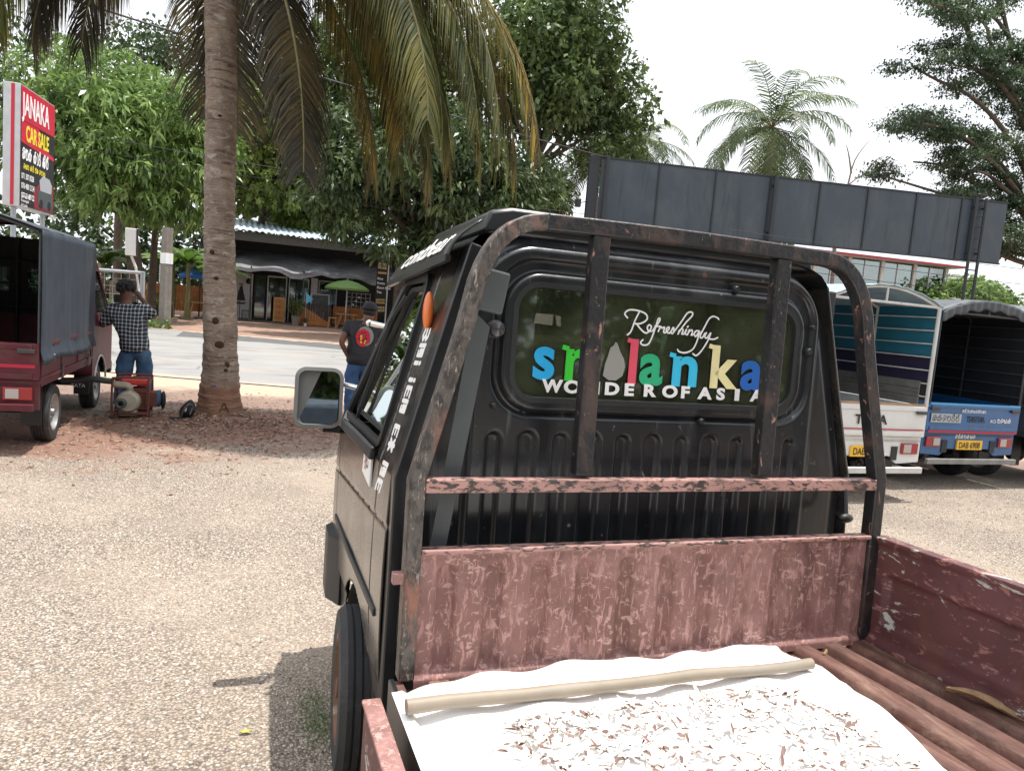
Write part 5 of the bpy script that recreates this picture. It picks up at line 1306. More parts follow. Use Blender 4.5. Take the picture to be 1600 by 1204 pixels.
mb = MB(); mb.lathe([(.001, -.10), (.10, -.10), (.125, -.06), (.13, .03), (.10, .07), (.001, .075)], (-.03, .08, .19), 'y', 24); mb.box((-.03, .08, .06), (.18, .12, .06)); mb.build('volute', M['pump_cream'], pm, smooth=True)
mb = MB(); mb.lathe([(.025, -.11), (.042, -.12), (.055, -.11), (.055, -.05), (.07, .0)], (-.09, .02, .18), 'y', 20); mb.build('inlet', M['grey_panel'], pm, smooth=True)
mb = MB(); mb.lathe([(.001, -.055), (.030, -.055), (.032, -.11)], (-.09, .02, .18), 'y', 16); mb.build('inlet_bore', M['black_ink'], pm, smooth=True)
mb = MB(); mb.tube(smooth_line([(-.02, .08, .28), (-.02, .08, .34), (-.06, .08, .375), (-.20, .08, .38)], 4), .038, 12); mb.build('outlet_elbow', M['pump_cream'], pm, smooth=True)
mb = MB(); mb.b2(-.13, .165, .10, .34, .37, .455); mb.build('fuel_tank', M['pump_red'], pm, bevel=.025)
mb = MB(); mb.cyl((0.02, .2, .455), (0.02, .2, .475), .03, 14); mb.build('fuel_cap', M['rubber'], pm, smooth=True)
mb = MB(); mb.b2(-.02, .16, .12, .33, .09, .34); mb.b2(.14, .26, .10, .30, .13, .30)
for k in range(5): mb.b2(-.03, .17, .11, .335, .13 + k * .04, .14 + k * .04)
mb.build('engine', M['rust_pipe'], pm, bevel=.01)
mb = MB(); mb.lathe([(.001, 0), (.085, 0), (.10, .02), (.10, .05), (.001, .07)], (.24, .20, .22), 'x', 20); mb.build('recoil_starter', M['denim'], pm, smooth=True)
mb = MB(); mb.ell((.32, .2, .2), (.03, .06, .11)); mb.build('recoil_cover', M['rubber'], pm, smooth=True)
mb = MB(); mb.tube(smooth_line([(-1.40, 9.33, .43), (-1.50, 9.34, .435), (-1.63, 9.40, .44), (-1.80, 9.55, .40), (-2.0, 9.8, .36)], 5), .036, 12)
tag(mb.build('hose', M['grey_panel'], smooth=True), 'thick grey hose running from the pump outlet under the maroon truck', 'hose')
# backpack slumped against the palm
bag = thing('backpack', 'black backpack slumped against the foot of the palm trunk', 'backpack', (-.62, 9.13, gz(-.62, 9.13)), (0, 0, 0))
mb = MB()
def bg_fn(u, v):
    a = 2 * math.pi * u; r = math.sin(math.pi * min(.999, max(.001, .08 + .92 * v))) ** .6
    return (.10 * math.cos(a) * r * (1 - .35 * v) + .05 * v, .07 * math.sin(a) * r, .01 + .20 * v + .012 * math.sin(3 * a))
mb.grid(bg_fn, 24, 14); mb.build('bag_body', M['black_ink'], bag, smooth=True)
mb = MB(); mb.tube(smooth_line([(-.04, -.075, .03), (-.02, -.10, .10), (.03, -.09, .17), (.07, -.06, .15), (.05, -.09, .06)], 5), .010, 6); mb.build('strap', M['grey_panel'], bag, smooth=True)
mb = MB(); mb.b2(-.17, -.06, -.03, .03, .0, .015); mb.build('bag_flap', M['black_tarp'], bag, bevel=.005)
MB().ell((.0, -.066, .115), (.016, .012, .03)).build('pale_patch', M['white_vinyl'], bag, smooth=True)
t5, g5, _ = small_truck('pickup with a navy canopy parked across behind the viewpoint, seen in the side mirror', (-.9, -4.8, 0), 'blue_paint', 'navy', 'canopied pickups parked in the yard', rot=R(90))
# ================================================================== VEGETATION
M['palm_bark'] = mat('palm_bark', (.26, .20, .155), .9, var=.35, vscale=4, bump=1.0, bscale=14, stretch=(1, 1, 3.0),
    layers=[((.12, .08, .06), (2.2, 2.2, 24), .53, .62, .9), ((.40, .35, .29), (7, 7, 16), .52, .64, .9), ((.07, .045, .035), (14, 14, 26), .62, .68, .9)])
M['bark_red'] = mat('bark_red', (.22, .10, .06), .9, var=.25, bump=.4, bscale=22)
M['bark'] = mat('bark', (.10, .075, .055), .9, var=.35, bump=.5, bscale=12)
M['bark_pale'] = mat('bark_pale', (.26, .22, .19), .9, var=.25, bump=.3, bscale=12)
M['hole'] = mat('hole', (.05, .028, .018), 1.0)
def leaves_mesh(name, P, D, Lg, Wd, m, parent=None, up=.35, droop=.0, seed=0):
    """one bent quad per leaf, numpy arrays of position, direction, length, width"""
    r = np.random.RandomState(seed); n = len(P)
    D = D / np.maximum(1e-6, np.linalg.norm(D, axis=1, keepdims=True))
    rnd3 = r.normal(0, 1, (n, 3)); rnd3[:, 2] += up * 4
    S = np.cross(D, rnd3); S /= np.maximum(1e-6, np.linalg.norm(S, axis=1, keepdims=True))
    Lc = Lg[:, None]; Wc = Wd[:, None]
    mid = P + D * Lc * .5; tip = P + D * Lc; tip[:, 2] -= droop * Lg
    v = np.stack([P, mid - S * Wc, tip, mid + S * Wc], 1).reshape(-1, 3)
    me = bpy.data.meshes.new(name)
    me.vertices.add(4 * n); me.vertices.foreach_set('co', v.ravel())
    me.loops.add(4 * n); me.loops.foreach_set('vertex_index', np.arange(4 * n))
    me.polygons.add(n); me.polygons.foreach_set('loop_start', np.arange(n) * 4)
    try: me.polygons.foreach_set('loop_total', np.full(n, 4))
    except Exception: pass
    me.materials.append(m); me.update(calc_edges=True); me.validate()
    o = bpy.data.objects.new(name, me); COL.objects.link(o)
    if parent is not None: o.parent = parent
    return o
def crown_arrays(lobes, nclus, per, leaf, wid, seed, spread=.25, droop=.5, shell=.75, flat=1.0):
    r = np.random.RandomState(seed)
    vol = np.array([l[3] * l[4] * l[5] for l in lobes]) ** .67; pr = vol / vol.sum()
    k = r.choice(len(lobes), nclus, p=pr); Lb = np.array(lobes, float)[k]
    d = r.normal(0, 1, (nclus, 3)); d /= np.linalg.norm(d, axis=1, keepdims=True)
    rad = 1 - (1 - shell) * 2.2 * r.uniform(0, 1, nclus) ** 1.6; rad *= 1 + .10 * r.normal(0, 1, nclus)
    C = Lb[:, :3] + d * Lb[:, 3:6] * rad[:, None]
    P = np.repeat(C, per, 0) + r.normal(0, spread * .35, (nclus * per, 3)) * (1, 1, flat)
    dd = r.normal(0, 1, (nclus * per, 3)) + np.repeat(d, per, 0) * .8; dd[:, 2] -= droop
    Lg = leaf * r.uniform(.6, 1.25, nclus * per); Wd = Lg * wid * r.uniform(.7, 1.2, nclus * per)
    return P, dd, Lg, Wd
def tree(name, label, cat, base, trunk, limbs, lobes, nclus, per, leaf, wid, lm, bark='bark', seed=1, tr=.22, group=None, droop=.5, shell=.75, spread=.25, flat=1.0, up=.35):
    t = thing(name, label, cat, (base[0], base[1], 0), group=group)
    rel = lambda p: (p[0] - base[0], p[1] - base[1], p[2])
    mb = MB(); pts = smooth_line([rel(p) for p in trunk], 5); n = len(pts)
    mb.tube(pts, [tr * (1.25 - .75 * i / n) for i in range(n)], 10)
    r = random.Random(seed)
    for lb in limbs:
        q = smooth_line([rel(p) for p in lb], 4); mb.tube(q, [tr * .42 * (1 - .8 * i / len(q)) for i in range(len(q))], 7)
    mb.build('trunk', M[bark], t, smooth=True)
    Lr = [(l[0] - base[0], l[1] - base[1], *l[2:]) for l in lobes]
    P, D, Lg, Wd = crown_arrays(Lr, nclus, per, leaf, wid, seed, spread, droop, shell, flat)
    leaves_mesh('crown', P, D, Lg, Wd, lm, t, droop=.15, seed=seed, up=up)
    return t
def auto_lobes(cx, cy, cz, rx, ry, rz, n, seed, f=.5):
    r = random.Random(seed); out = [(cx, cy, cz, rx * .72, ry * .72, rz * .72)]
    for k in range(n):
        a = 2.4 * k + r.uniform(-.4, .4); b = math.asin(max(-1, min(1, -.75 + 1.7 * (k + .5) / n)))
        out.append((cx + rx * .66 * math.cos(a) * math.cos(b), cy + ry * .66 * math.sin(a) * math.cos(b), cz + rz * .70 * math.sin(b), rx * f * r.uniform(.7, 1.1), ry * f * r.uniform(.7, 1.1), rz * f * r.uniform(.6, .95)))
    return out
def auto_limbs(top, lobes, k=7):
    return [[top, ((top[0] + l[0]) / 2, (top[1] + l[1]) / 2, (top[2] + l[2]) / 2 - .3), (l[0], l[1], l[2])] for l in lobes[1:k + 1]]
G_bright = leafmat('leaf_mango', (.085, .145, .040), (.175, .28, .075), (.33, .44, .14), rough=.33, trans=.30, nscale=.9)
G_yel = leafmat('leaf_yellowgreen', (.11, .16, .035), (.20, .27, .06), (.33, .39, .11), trans=.42, nscale=.7)
G_dark = leafmat('leaf_dark', (.036, .060, .026), (.080, .122, .048), (.17, .23, .085), rough=.35, trans=.30, nscale=.8)
G_mid = leafmat('leaf_mid', (.052, .085, .032), (.112, .165, .056), (.20, .27, .09), rough=.38, trans=.36, nscale=.7)
G_rain = leafmat('leaf_rain', (.035, .062, .034), (.070, .112, .058), (.14, .19, .10), rough=.4, trans=.38, nscale=.6)
G_far = leafmat('leaf_far', (.03, .055, .022), (.055, .095, .035), (.10, .14, .06), trans=.25, nscale=.35)

# mango tree, left
lb = auto_lobes(-4.75, 33, 7.0, 3.9, 3.4, 3.4, 15, 3, .50) + [(-2.6, 32, 5.0, 1.5, 1.4, 1.3), (-4.6, 31.2, 4.6, 1.6, 1.2, 1.0)]
tree('mango_tree', 'rounded bright green mango tree beside the red sign', 'tree', (-4.35, 33), [(-4.35, 33, 0), (-4.3, 33, 2), (-4.6, 33, 4.2), (-4.9, 33, 6.5)], auto_limbs((-4.6, 33, 4.0), lb, 9), lb, 3000, 9, .42, .13, G_bright, seed=11, tr=.28, droop=.9, shell=.85, spread=.30)
# brown second trunk
tree('slender_tree', 'slim straight tree trunk with sparse high leaves beside the concrete pole', 'tree', (-3.9, 35), [(-3.9, 35, 0), (-3.85, 35, 3), (-3.8, 35, 5.5)], [[(-3.8, 35, 4), (-3.2, 34.6, 5.2), (-2.4, 34.3, 6)]], [(-3.3, 34.6, 6.6, 1.6, 1.4, 1.0)], 240, 8, .36, .16, G_mid, seed=5, tr=.15)
# yellow-green trees behind the palm trunk
lb = auto_lobes(.8, 44, 9.2, 4.2, 3.2, 4.6, 14, 8, .5)
tree('bushy_tree', 'tall yellow-green tree rising behind the cafe and the palm trunk', 'tree', (.2, 44), [(.2, 44, 0), (.4, 44, 4), (.8, 44, 8)], [[(.6, 44, 5.5), (1.8, 43, 6.6), (3.4, 42.5, 7.2)], [(.7, 44, 6), (-1, 43.5, 8), (-2, 43, 9)]] + auto_limbs((.7, 44, 6), lb, 6), lb, 3600, 7, .34, .30, G_yel, seed=21, tr=.25, droop=.4)
lb = auto_lobes(3.6, 47, 7.6, 3.4, 3, 3.2, 9, 18, .55)
tree('bushy_tree', 'lower yellow-green tree just above the left end of the cafe roof', 'tree', (3.2, 47), [(3.2, 47, 0), (3.4, 47, 4), (3.6, 47, 7)], auto_limbs((3.5, 47, 5), lb, 5), lb, 1800, 7, .34, .30, G_yel, seed=22, tr=.2, droop=.4)
# big dark mango in front of the cafe
lb = auto_lobes(6.4, 29.5, 6.9, 4.6, 3.0, 2.9, 16, 4, .46) + [(3.4, 29, 4.5, 1.0, 1.0, .8), (5.0, 28.6, 3.5, .8, .8, .8), (6.2, 28.3, 3.4, .9, .9, .9), (2.7, 29, 5.6, 1.3, 1.2, 1.0), (9.6, 29, 5.4, 1.7, 1.5, 1.4), (10.8, 29.5, 6.8, 1.6, 1.5, 1.4), (7.4, 29, 4.4, 1.7, 1.3, .9)]
tree('spreading_tree', 'broad dark green tree hanging low over the cafe front', 'tree', (6.9, 30.5), [(6.9, 30.5, 0), (6.9, 30.5, 2.5), (6.5, 30, 4.8), (6.2, 29.8, 7)], auto_limbs((6.6, 30, 4.2), lb, 14) + [[(6.6, 30, 3.8), (5.2, 29.2, 4.2), (3.4, 29, 4.2)]], lb, 3600, 9, .36, .17, G_dark, seed=31, tr=.30, droop=.9, shell=.80)
# tall trees beyond
lb = auto_lobes(13.0, 33, 13.2, 3.9, 3.2, 4.6, 13, 6, .44) + [(16.9, 33, 12.2, 1.7, 1.5, 1.3), (17.2, 33, 10.6, 1.2, 1.2, 1.0), (16.0, 33, 9.4, 1.6, 1.5, 1.3)]
tree('tall_tree', 'tall airy tree reaching the top edge of the picture above the black panel', 'tree', (12.4, 33.5), [(12.4, 33.5, 0), (12.6, 33.5, 5), (12.4, 33.3, 9), (12.8, 33, 14)], auto_limbs((12.5, 33.3, 8.5), lb, 14), lb, 3300, 7, .34, .26, G_mid, seed=41, tr=.28, droop=.3, shell=.7, spread=.35)
lb = auto_lobes(6.2, 36, 11.8, 5.4, 3.0, 5.2, 17, 16, .46)
tree('tall_tree', 'tall dark tree behind the hanging palm fronds', 'tree', (7.0, 36), [(7, 36, 0), (7, 36, 6), (7.2, 36, 12)], auto_limbs((7, 36, 8), lb, 8), lb, 3900, 7, .34, .22, G_mid, seed=42, tr=.26, droop=.3)
lb = auto_lobes(11.4, 33.5, 6.6, 3.2, 2.4, 2.8, 10, 26, .5)
tree('leafy_tree', 'fresh green tree right behind the left end of the black panel', 'tree', (11.2, 34), [(11.2, 34, 0), (11.3, 34, 3), (11.4, 33.5, 6)], auto_limbs((11.3, 34, 3.5), lb, 6), lb, 2300, 8, .34, .20, G_mid, seed=43, tr=.2, droop=.7)
# sparse trees upper left
lb = auto_lobes(-13.5, 42, 10.5, 4.0, 3, 4.4, 9, 61, .45)
tree('sparse_tree', 'thin pale tree against the sky at the upper left', 'tree', (-13, 42), [(-13, 42, 0), (-13, 42, 5), (-12.6, 42, 9), (-11.5, 42, 13)], auto_limbs((-12.8, 42, 7), lb, 9), lb, 1300, 6, .34, .26, G_far, seed=61, tr=.2, droop=.2, shell=.6, spread=.5)
lb = auto_lobes(-4.5, 47, 14.2, 6.0, 3, 1.8, 10, 62, .42)
tree('sparse_tree', 'bare-limbed tree high behind the mango, thin leaves on the sky', 'tree', (-7, 47), [(-7, 47, 0), (-7, 47, 7), (-6.4, 47, 11)], [[(-6.6, 47, 9.5), (-8.5, 47, 11.5), (-9.4, 47, 14)], [(-6.4, 47, 10.5), (-4.6, 47, 12.5), (-3.2, 47, 13.6)], [(-6.4, 47, 10.8), (-6.0, 47, 13), (-5, 47, 15)], [(-6.4, 47, 10), (-9.6, 47, 12.2), (-12, 47, 12.6)]], lb, 700, 6, .32, .26, G_far, seed=62, tr=.2, droop=.2, shell=.6, spread=.5)
lb = auto_lobes(-12.6, 30, 4.4, 3.4, 2.6, 3.2, 9, 63, .5)
tree('shady_tree', 'dark shrubby tree behind the red sign post', 'tree', (-12.6, 30), [(-12.6, 30, 0), (-12.6, 30, 2), (-12.6, 30, 4.5)], auto_limbs((-12.6, 30, 2.5), lb, 5), lb, 2000, 7, .32, .26, G_dark, seed=63, tr=.2)

# rain tree on the right: flat sprays of fine leaf on long limbs
rl = []
rr = random.Random(77)
bx_, by_ = 38.0, 26.0
limbs = []
def spray(x, y, z, n, w):
    for k in range(n): rl.append((x + rr.uniform(-w, w), y + rr.uniform(-w, w) * .7, z + rr.uniform(-.35, .35), rr.uniform(.7, 1.3), rr.uniform(.7, 1.2), rr.uniform(.16, .34)))
for k in range(17):
    # limb ends fan out to the left of the trunk, in flat uneven tiers
    z = 6.0 + 13.0 * (k + .5) / 17 + rr.uniform(-.3, .3); reach = 11.9 - 3.2 * abs(math.sin(k * 2.1)) - (2.0 if z < 7 else 0)
    y = 26 + rr.uniform(-2.5, 2)
    P_ = [(37.8, 26, 4.8 + .30 * (z - 5))]
    for q in range(1, 7):
        f = q / 6; P_.append((38 - reach * f, 26 + (y - 26) * f + rr.uniform(-.4, .4), (4.8 + .30 * (z - 5)) * (1 - f) ** 2.2 + z * (1 - (1 - f) ** 2.2) + rr.uniform(-.28, .28)))
    limbs.append(P_)
    for q in range(2, 7):
        px_, py_, pz_ = P_[q]
        if rr.random() < .12: continue
        for j in range(4):
            a_ = rr.uniform(0, 6.28); d_ = rr.uniform(.2, 1.3); rl.append((px_ + d_ * math.cos(a_), py_ + d_ * math.sin(a_), pz_ + .12 + rr.uniform(-.38, .38), rr.uniform(.55, 1.15), rr.uniform(.5, 1.0), rr.uniform(.14, .28)))
tree('rain_tree', 'wide flat-branched tree filling the upper right corner of the view', 'tree', (38, 26), [(38, 26, 0), (38, 26, 4), (37.7, 26, 8), (37.2, 26, 13)], limbs, rl, 10500, 8, .15, .30, G_rain, bark='bark', seed=71, tr=.40, droop=.15, shell=.5, spread=.42, flat=.35, up=1.2)
# shrubs right of the building
lb = auto_lobes(46, 37, 4.2, 4.6, 3, 2.4, 9, 81, .5)
tree('leafy_tree', 'light green bushy tree behind the blue pickup canopy, below the dark panel', 'tree', (46, 37), [(46, 37, 0), (46, 37, 2), (46, 37, 4)], auto_limbs((46, 37, 2), lb, 5), lb, 1900, 7, .36, .26, G_bright, seed=81, tr=.2)
lb = auto_lobes(31.6, 40, 9.6, 2.0, 1.8, 2.6, 7, 82, .5) + [(27.6, 40, 9.8, 1.5, 1.3, 1.4)]
tree('leafy_tree', 'young yellow-green tree in front of the tall coconut palm', 'tree', (31, 40), [(31, 40, 0), (31, 40, 5), (31.4, 40, 9)], auto_limbs((31, 40, 6), lb, 7), lb, 1300, 7, .36, .28, G_yel, seed=82, tr=.16)
# bare branch
t = thing('bare_tree', 'leafless twiggy branches sticking up between the palm and the rain tree', 'tree', (33.6, 36, 0))
mb = MB(); mb.tube(smooth_line([(0, 0, 0), (.0, 0, 6), (-.6, 0, 9.6)], 4), .12, 8)
for q in ([(-.6, 0, 9.4), (.3, 0, 10.8), (1.4, 0, 11.6), (3.2, 0, 11.9)], [(.3, 0, 10.8), (.6, 0, 12.4), (1.5, 0, 13.7)], [(1.4, 0, 11.6), (2.2, 0, 12.6), (2.9, 0, 13)], [(-.4, 0, 9.9), (1, 0, 10.5), (2.6, 0, 10.6)], [(.45, 0, 11.6), (.1, 0, 12.6), (-.2, 0, 13.2)]):
    qq = smooth_line(q, 4); mb.tube(qq, [.065 * (1 - .8 * i / len(qq)) for i in range(len(qq))], 6)
mb.build('trunk', M['bark_pale'], t, smooth=True)

# distant wooded mass
def far_mass(name, label, lobes, n, seed, leaf=.55):
    P, D, Lg, Wd = crown_arrays(lobes, n, 7, leaf, .32, seed, .6, .2, .85)
    tag(leaves_mesh(name, P, D, Lg, Wd, G_far, None, seed=seed), label, 'woodland', None, 'stuff')
rr = random.Random(9)
far_mass('distant_woodland', 'continuous green woodland closing the view behind the cafe', [(-34 + 2.7 * k + rr.uniform(-1, 1), 56 + rr.uniform(-3, 3), rr.uniform(2.5, 6.0), 3.2, 2.6, rr.uniform(2.5, 4.4)) for k in range(32)] + [(-34 + 2.7 * k, 58, 1.5, 3, 2, 2.2) for k in range(32)], 6500, 91)
far_mass('distant_woodland', 'low green woodland far off behind the showroom at the right', [(50 + 3.4 * k + rr.uniform(-1, 1), 62 - .9 * k, rr.uniform(2, 5), 3.6, 2.6, rr.uniform(2.5, 4.5)) for k in range(17)], 2600, 92, .6)

# ---- coconut palms
G_frond = leafmat('frond_green', (.042, .060, .020), (.105, .118, .034), (.27, .24, .06), trans=.5, nscale=1.1)
G_frond_b = leafmat('frond_brown', (.055, .045, .032), (.15, .115, .045), (.40, .29, .06), trans=.5, nscale=1.3)
G_frond_shaded = leafmat('frond_shaded', (.030, .030, .022), (.075, .068, .045), (.17, .13, .055), trans=.42, nscale=1.3)  # dull grey-brown tint, with the shade on these fronds put into it
G_palm = leafmat('palm_green', (.045, .075, .030), (.10, .15, .055), (.20, .25, .10), trans=.35, nscale=.8)
M['rachis'] = mat('rachis', (.17, .15, .06), .6, var=.2)
def frond(parent, top, az, e0, e1, L, m, nl=90, leaf=.95, w=.021, p=.8, hang=.8, seed=0, segs=3):
    r = random.Random(seed); n = 26; pos = Vector(top); pts = [pos.copy()]; ca, sa = math.cos(R(az)), math.sin(R(az)); dirs = []
    for i in range(n):
        s = (i + .5) / n; e = R(e0 + (e1 - e0) * s ** p); d = Vector((ca * math.cos(e), sa * math.cos(e), math.sin(e))); dirs.append(d); pos = pos + d * (L / n); pts.append(pos.copy())
    mb = MB(); mb.tube(pts, [.028 * (1 - .85 * i / n) + .003 for i in range(n + 1)], 6, mi=1)
    sd = Vector((-sa, ca, 0)); V = []; F = []
    for k in range(nl):
        s = .10 + .90 * (k + r.uniform(-.3, .3)) / nl; s = min(.995, max(.08, s)); f = s * n; i = min(n - 1, int(f)); base = pts[i].lerp(pts[i + 1], f - i); dr = dirs[i]
        ll = leaf * (math.sin(math.pi * (.14 + .80 * s)) ** .55) * r.uniform(.82, 1.1)
        for sg in (-1, 1):
            d0 = (sd * sg * 1.0 + dr * .75 + Vector((0, 0, -.12 + r.uniform(-.12, .12)))).normalized()
            q = base.copy(); prev = None; wv = dr.cross(d0).cross(d0).normalized() if dr.cross(d0).length > 1e-3 else dr
            wv = (wv + Vector((r.uniform(-.3, .3), r.uniform(-.3, .3), r.uniform(-.3, .3)))).normalized()
            o = len(V)
            for j in range(segs + 1):
                t = j / segs; ww = w * (1 - t) ** .6 * (1 if j else .6) + .001
                V.append(tuple(q - wv * ww)); V.append(tuple(q + wv * ww))
                dd = (d0 * (1 - t) + Vector((0, 0, -1)) * hang * (t + .15)).normalized(); q = q + dd * ll / segs
            for j in range(segs): F.append((o + 2 * j, o + 2 * j + 1, o + 2 * j + 3, o + 2 * j + 2))
    mb.add(V, F, 0)
    return mb.build('frond', [m, M['rachis']], parent, fix=False)
def palm_trunk(mb, pts, radf, rings=True, seed=2, nseg=20):
    """ringed trunk: radius function of height"""
    P = smooth_line(pts, 40); n = len(P); r = random.Random(seed); V = []; F = []
    zs = [p[2] for p in P]
    for i, p in enumerate(P):
        z = p[2]; rad = radf(z)
        ring = .014 * ((z * 9.0 + .35 * math.sin(z * 5)) % 1.0) ** 2 if rings else 0
        for k in range(nseg):
            a = 2 * math.pi * k / nseg; wob = .010 * math.sin(3 * a + z * 2) + .006 * math.sin(7 * a + 13 * z) + r.uniform(-.003, .003)
            rr_ = rad + ring + wob * (rad / .16)
            V.append((p[0] + rr_ * math.cos(a), p[1] + rr_ * math.sin(a), p[2] + .01 * math.sin(2 * a + 3 * z)))
    for i in range(n - 1):
        for k in range(nseg): F.append((i * nseg + k, i * nseg + (k + 1) % nseg, (i + 1) * nseg + (k + 1) % nseg, (i + 1) * nseg + k))
    mb.add(V, F)
nt_ = M['palm_bark'].node_tree; bs_ = [n for n in nt_.nodes if n.type == 'BSDF_PRINCIPLED'][0]; src_ = bs_.inputs['Base Color'].links[0].from_socket
t_ = _n(nt_, 'ShaderNodeTexCoord'); s_ = _n(nt_, 'ShaderNodeSeparateXYZ'); nt_.links.new(t_.outputs['Object'], s_.inputs[0])
n_ = _n(nt_, 'ShaderNodeTexNoise'); n_.inputs['Scale'].default_value = 7; nt_.links.new(t_.outputs['Object'], n_.inputs[0])
a_ = _n(nt_, 'ShaderNodeMath', operation='MULTIPLY_ADD'); a_.inputs[1].default_value = .30; nt_.links.new(n_.outputs['Fac'], a_.inputs[0]); nt_.links.new(s_.outputs[2], a_.inputs[2])
r_ = _n(nt_, 'ShaderNodeMapRange'); r_.inputs['From Min'].default_value = .66; r_.inputs['From Max'].default_value = .52; nt_.links.new(a_.outputs[0], r_.inputs['Value'])
m_ = _n(nt_, 'ShaderNodeMix', data_type='RGBA'); nt_.links.new(r_.outputs[0], m_.inputs['Factor']); nt_.links.new(src_, m_.inputs[6]); m_.inputs[7].default_value = (.23, .125, .08, 1); nt_.links.new(m_.outputs[2], bs_.inputs['Base Color'])
pal = thing('coconut_palm', 'coconut palm with a scarred grey-brown trunk and red-stained foot, fronds hanging overhead', 'palm tree', (-.27, 9.5, 0))
def rf(z): return .166 + .125 * math.exp(-max(0, z) / .42) + .010 * math.exp(-((z - 1.2) / .8) ** 2)
def prx(z): return -.0 - .045 * z
mb = MB(); palm_trunk(mb, [(0, 0, -.05), (-.02, 0, .7), (-.09, 0, 2.7), (-.17, .03, 4.8), (-.25, .08, 6.3)], rf, nseg=28)
tk = mb.build('trunk', M['palm_bark'], pal, smooth=True, autosm=50)
def foot(u, v):
    a = 2 * math.pi * u; z = -.04 + .40 * v + .05 * math.sin(3 * a + 1) * v; rad = rf(z) + .016 + .008 * math.sin(5 * a) - .012 * v
    return (-.01 * v + rad * math.cos(a), rad * math.sin(a), z)
for (a, z, s) in ((275, .92, .055), (300, .68, .035), (262, 1.20, .04), (295, .62, .03), (250, 2.0, .03), (285, 2.35, .03), (282, 3.55, .028), (300, 3.1, .022), (265, 1.7, .03)):
    rad = rf(z) - .004; MB().ell((prx(z) + rad * math.cos(R(a)), rad * math.sin(R(a)), z), (s, .02, s * rnd.uniform(.5, 1.2)), 9, 6).build('bark_scar', M['hole'], tk, smooth=True)
mb = stroke_mb([[(-.05, 0), (.0, .11)], [(.0, .11), (.05, 0)], [(-.03, .04), (.03, .04)]], .014).build('carved_mark', M['hole'], tk, fix=False); mb.location = (.06, -.262, .13); mb.rotation_euler = (R(76), 0, R(12))
M['blue_daub'] = mat('blue_daub', (.03, .08, .22), .8)
mb = MB(); mb.poly([(-.05 + .035 * math.cos(R(a)) * (1 + .5 * (k % 2)), .40 + .03 * math.sin(R(a)) * (1 + .5 * (k % 2))) for k, a in enumerate(range(0, 360, 30))], -.222, -.18); mb.build('blue_daub', M['blue_daub'], tk)
CT = (-.27, .1, 6.15)
FR = [(172, 5, -88, 2.9, 0), (181, -2, -88, 3.0, 0), (166, -12, -88, 2.6, 1), (92, -5, -82, 3.1, 0), (40, -25, -88, 3.0, 1), (75, -35, -88, 2.8, 1), (305, -28, -88, 3.9, 1), (309, -34, -88, 3.7, 0),
      (318, 8, -85, 4.4, 0), (322, 0, -86, 4.2, 1), (328, 20, -85, 4.8, 0), (335, 5, -86, 4.6, 1), (350, 15, -80, 4.9, 0), (342, 28, -80, 5.1, 0), (340, 10, -84, 4.9, 1), (330, -12, -85, 4.2, 0), (336, -20, -88, 4.0, 1), (355, -5, -86, 4.5, 1), (347, 22, -86, 5.4, 1), (5, 12, -80, 4.3, 0), (350, 30, -84, 5.6, 1), (320, 60, -20, 3.6, 0), (315, 14, -86, 4.6, 0), (325, 12, -86, 4.5, 0), (333, 26, -86, 5.0, 0), (338, -2, -86, 4.4, 0), (345, 4, -86, 4.6, 0), (352, 24, -84, 5.2, 0), (176, 14, -88, 3.3, 0)]
for k, (az, a, b_, L_, br) in enumerate(FR):
    frond(pal, CT, az, a, b_, L_, G_frond_shaded if k < 8 else (G_frond_b if br else G_frond), nl=130, leaf=(.88 if k in (6, 7) else 1.02), seed=k, w=.0128, hang=.55 if k in (3, 4, 5, 6, 7) else (1.0 if br else .85))
mb = MB()
for k in range(9):
    a = k * .7; mb.ell((CT[0] + .25 * math.cos(a), CT[1] + .25 * math.sin(a), CT[2] - .22 - .1 * (k % 3)), (.11, .11, .13), 10, 8)
mb.build('coconuts', M['rachis'], pal, smooth=True)

def far_palm(label, base, z, Lf, n, seed, sc=1.0, group='coconut palms on the skyline'):
    t = thing('coconut_palm', label, 'palm tree', (base[0], base[1], 0), group=group)
    mb = MB(); mb.tube(smooth_line([(0.6, 0, 0), (.3, 0, z * .5), (0, 0, z)], 8), [.2] * 12 + [.16] * 5, 10); mb.build('trunk', M['bark_pale'], t, smooth=True)
    r = random.Random(seed)
    for k in range(n):
        az = 360 * k / n + r.uniform(-15, 15); up = r.choice([75, 60, 45, 30, 15, -5, -30])
        frond(t, (0, 0, z), az, up, up - r.uniform(80, 125) if up > -20 else -80, Lf * r.uniform(.85, 1.1), G_palm, nl=42, leaf=1.0 * sc, w=.034 * sc, p=1.2, hang=.7, seed=seed * 50 + k, segs=2)
    mb = MB()
    for k in range(8): mb.ell((.35 * math.cos(k), .35 * math.sin(k), z - .3), (.16, .16, .2), 8, 6)
    mb.build('coconuts', M['rachis'], t, smooth=True)
far_palm('large coconut palm standing alone against the sky above the dark panel', (27.9, 36), 13.3, 5.5, 28, 1, 1.35)
far_palm('smaller coconut palm left of the lone palm, half behind the dark panel', (20.4, 38), 11.6, 4.2, 22, 2)
far_palm('low coconut palm tucked between the tall tree and its taller neighbour', (18.4, 39), 11.4, 3.6, 20, 3)
far_palm('distant drooping palm above the blue pickup, behind the panel post', (52, 44), 5.6, 3.8, 14, 4)

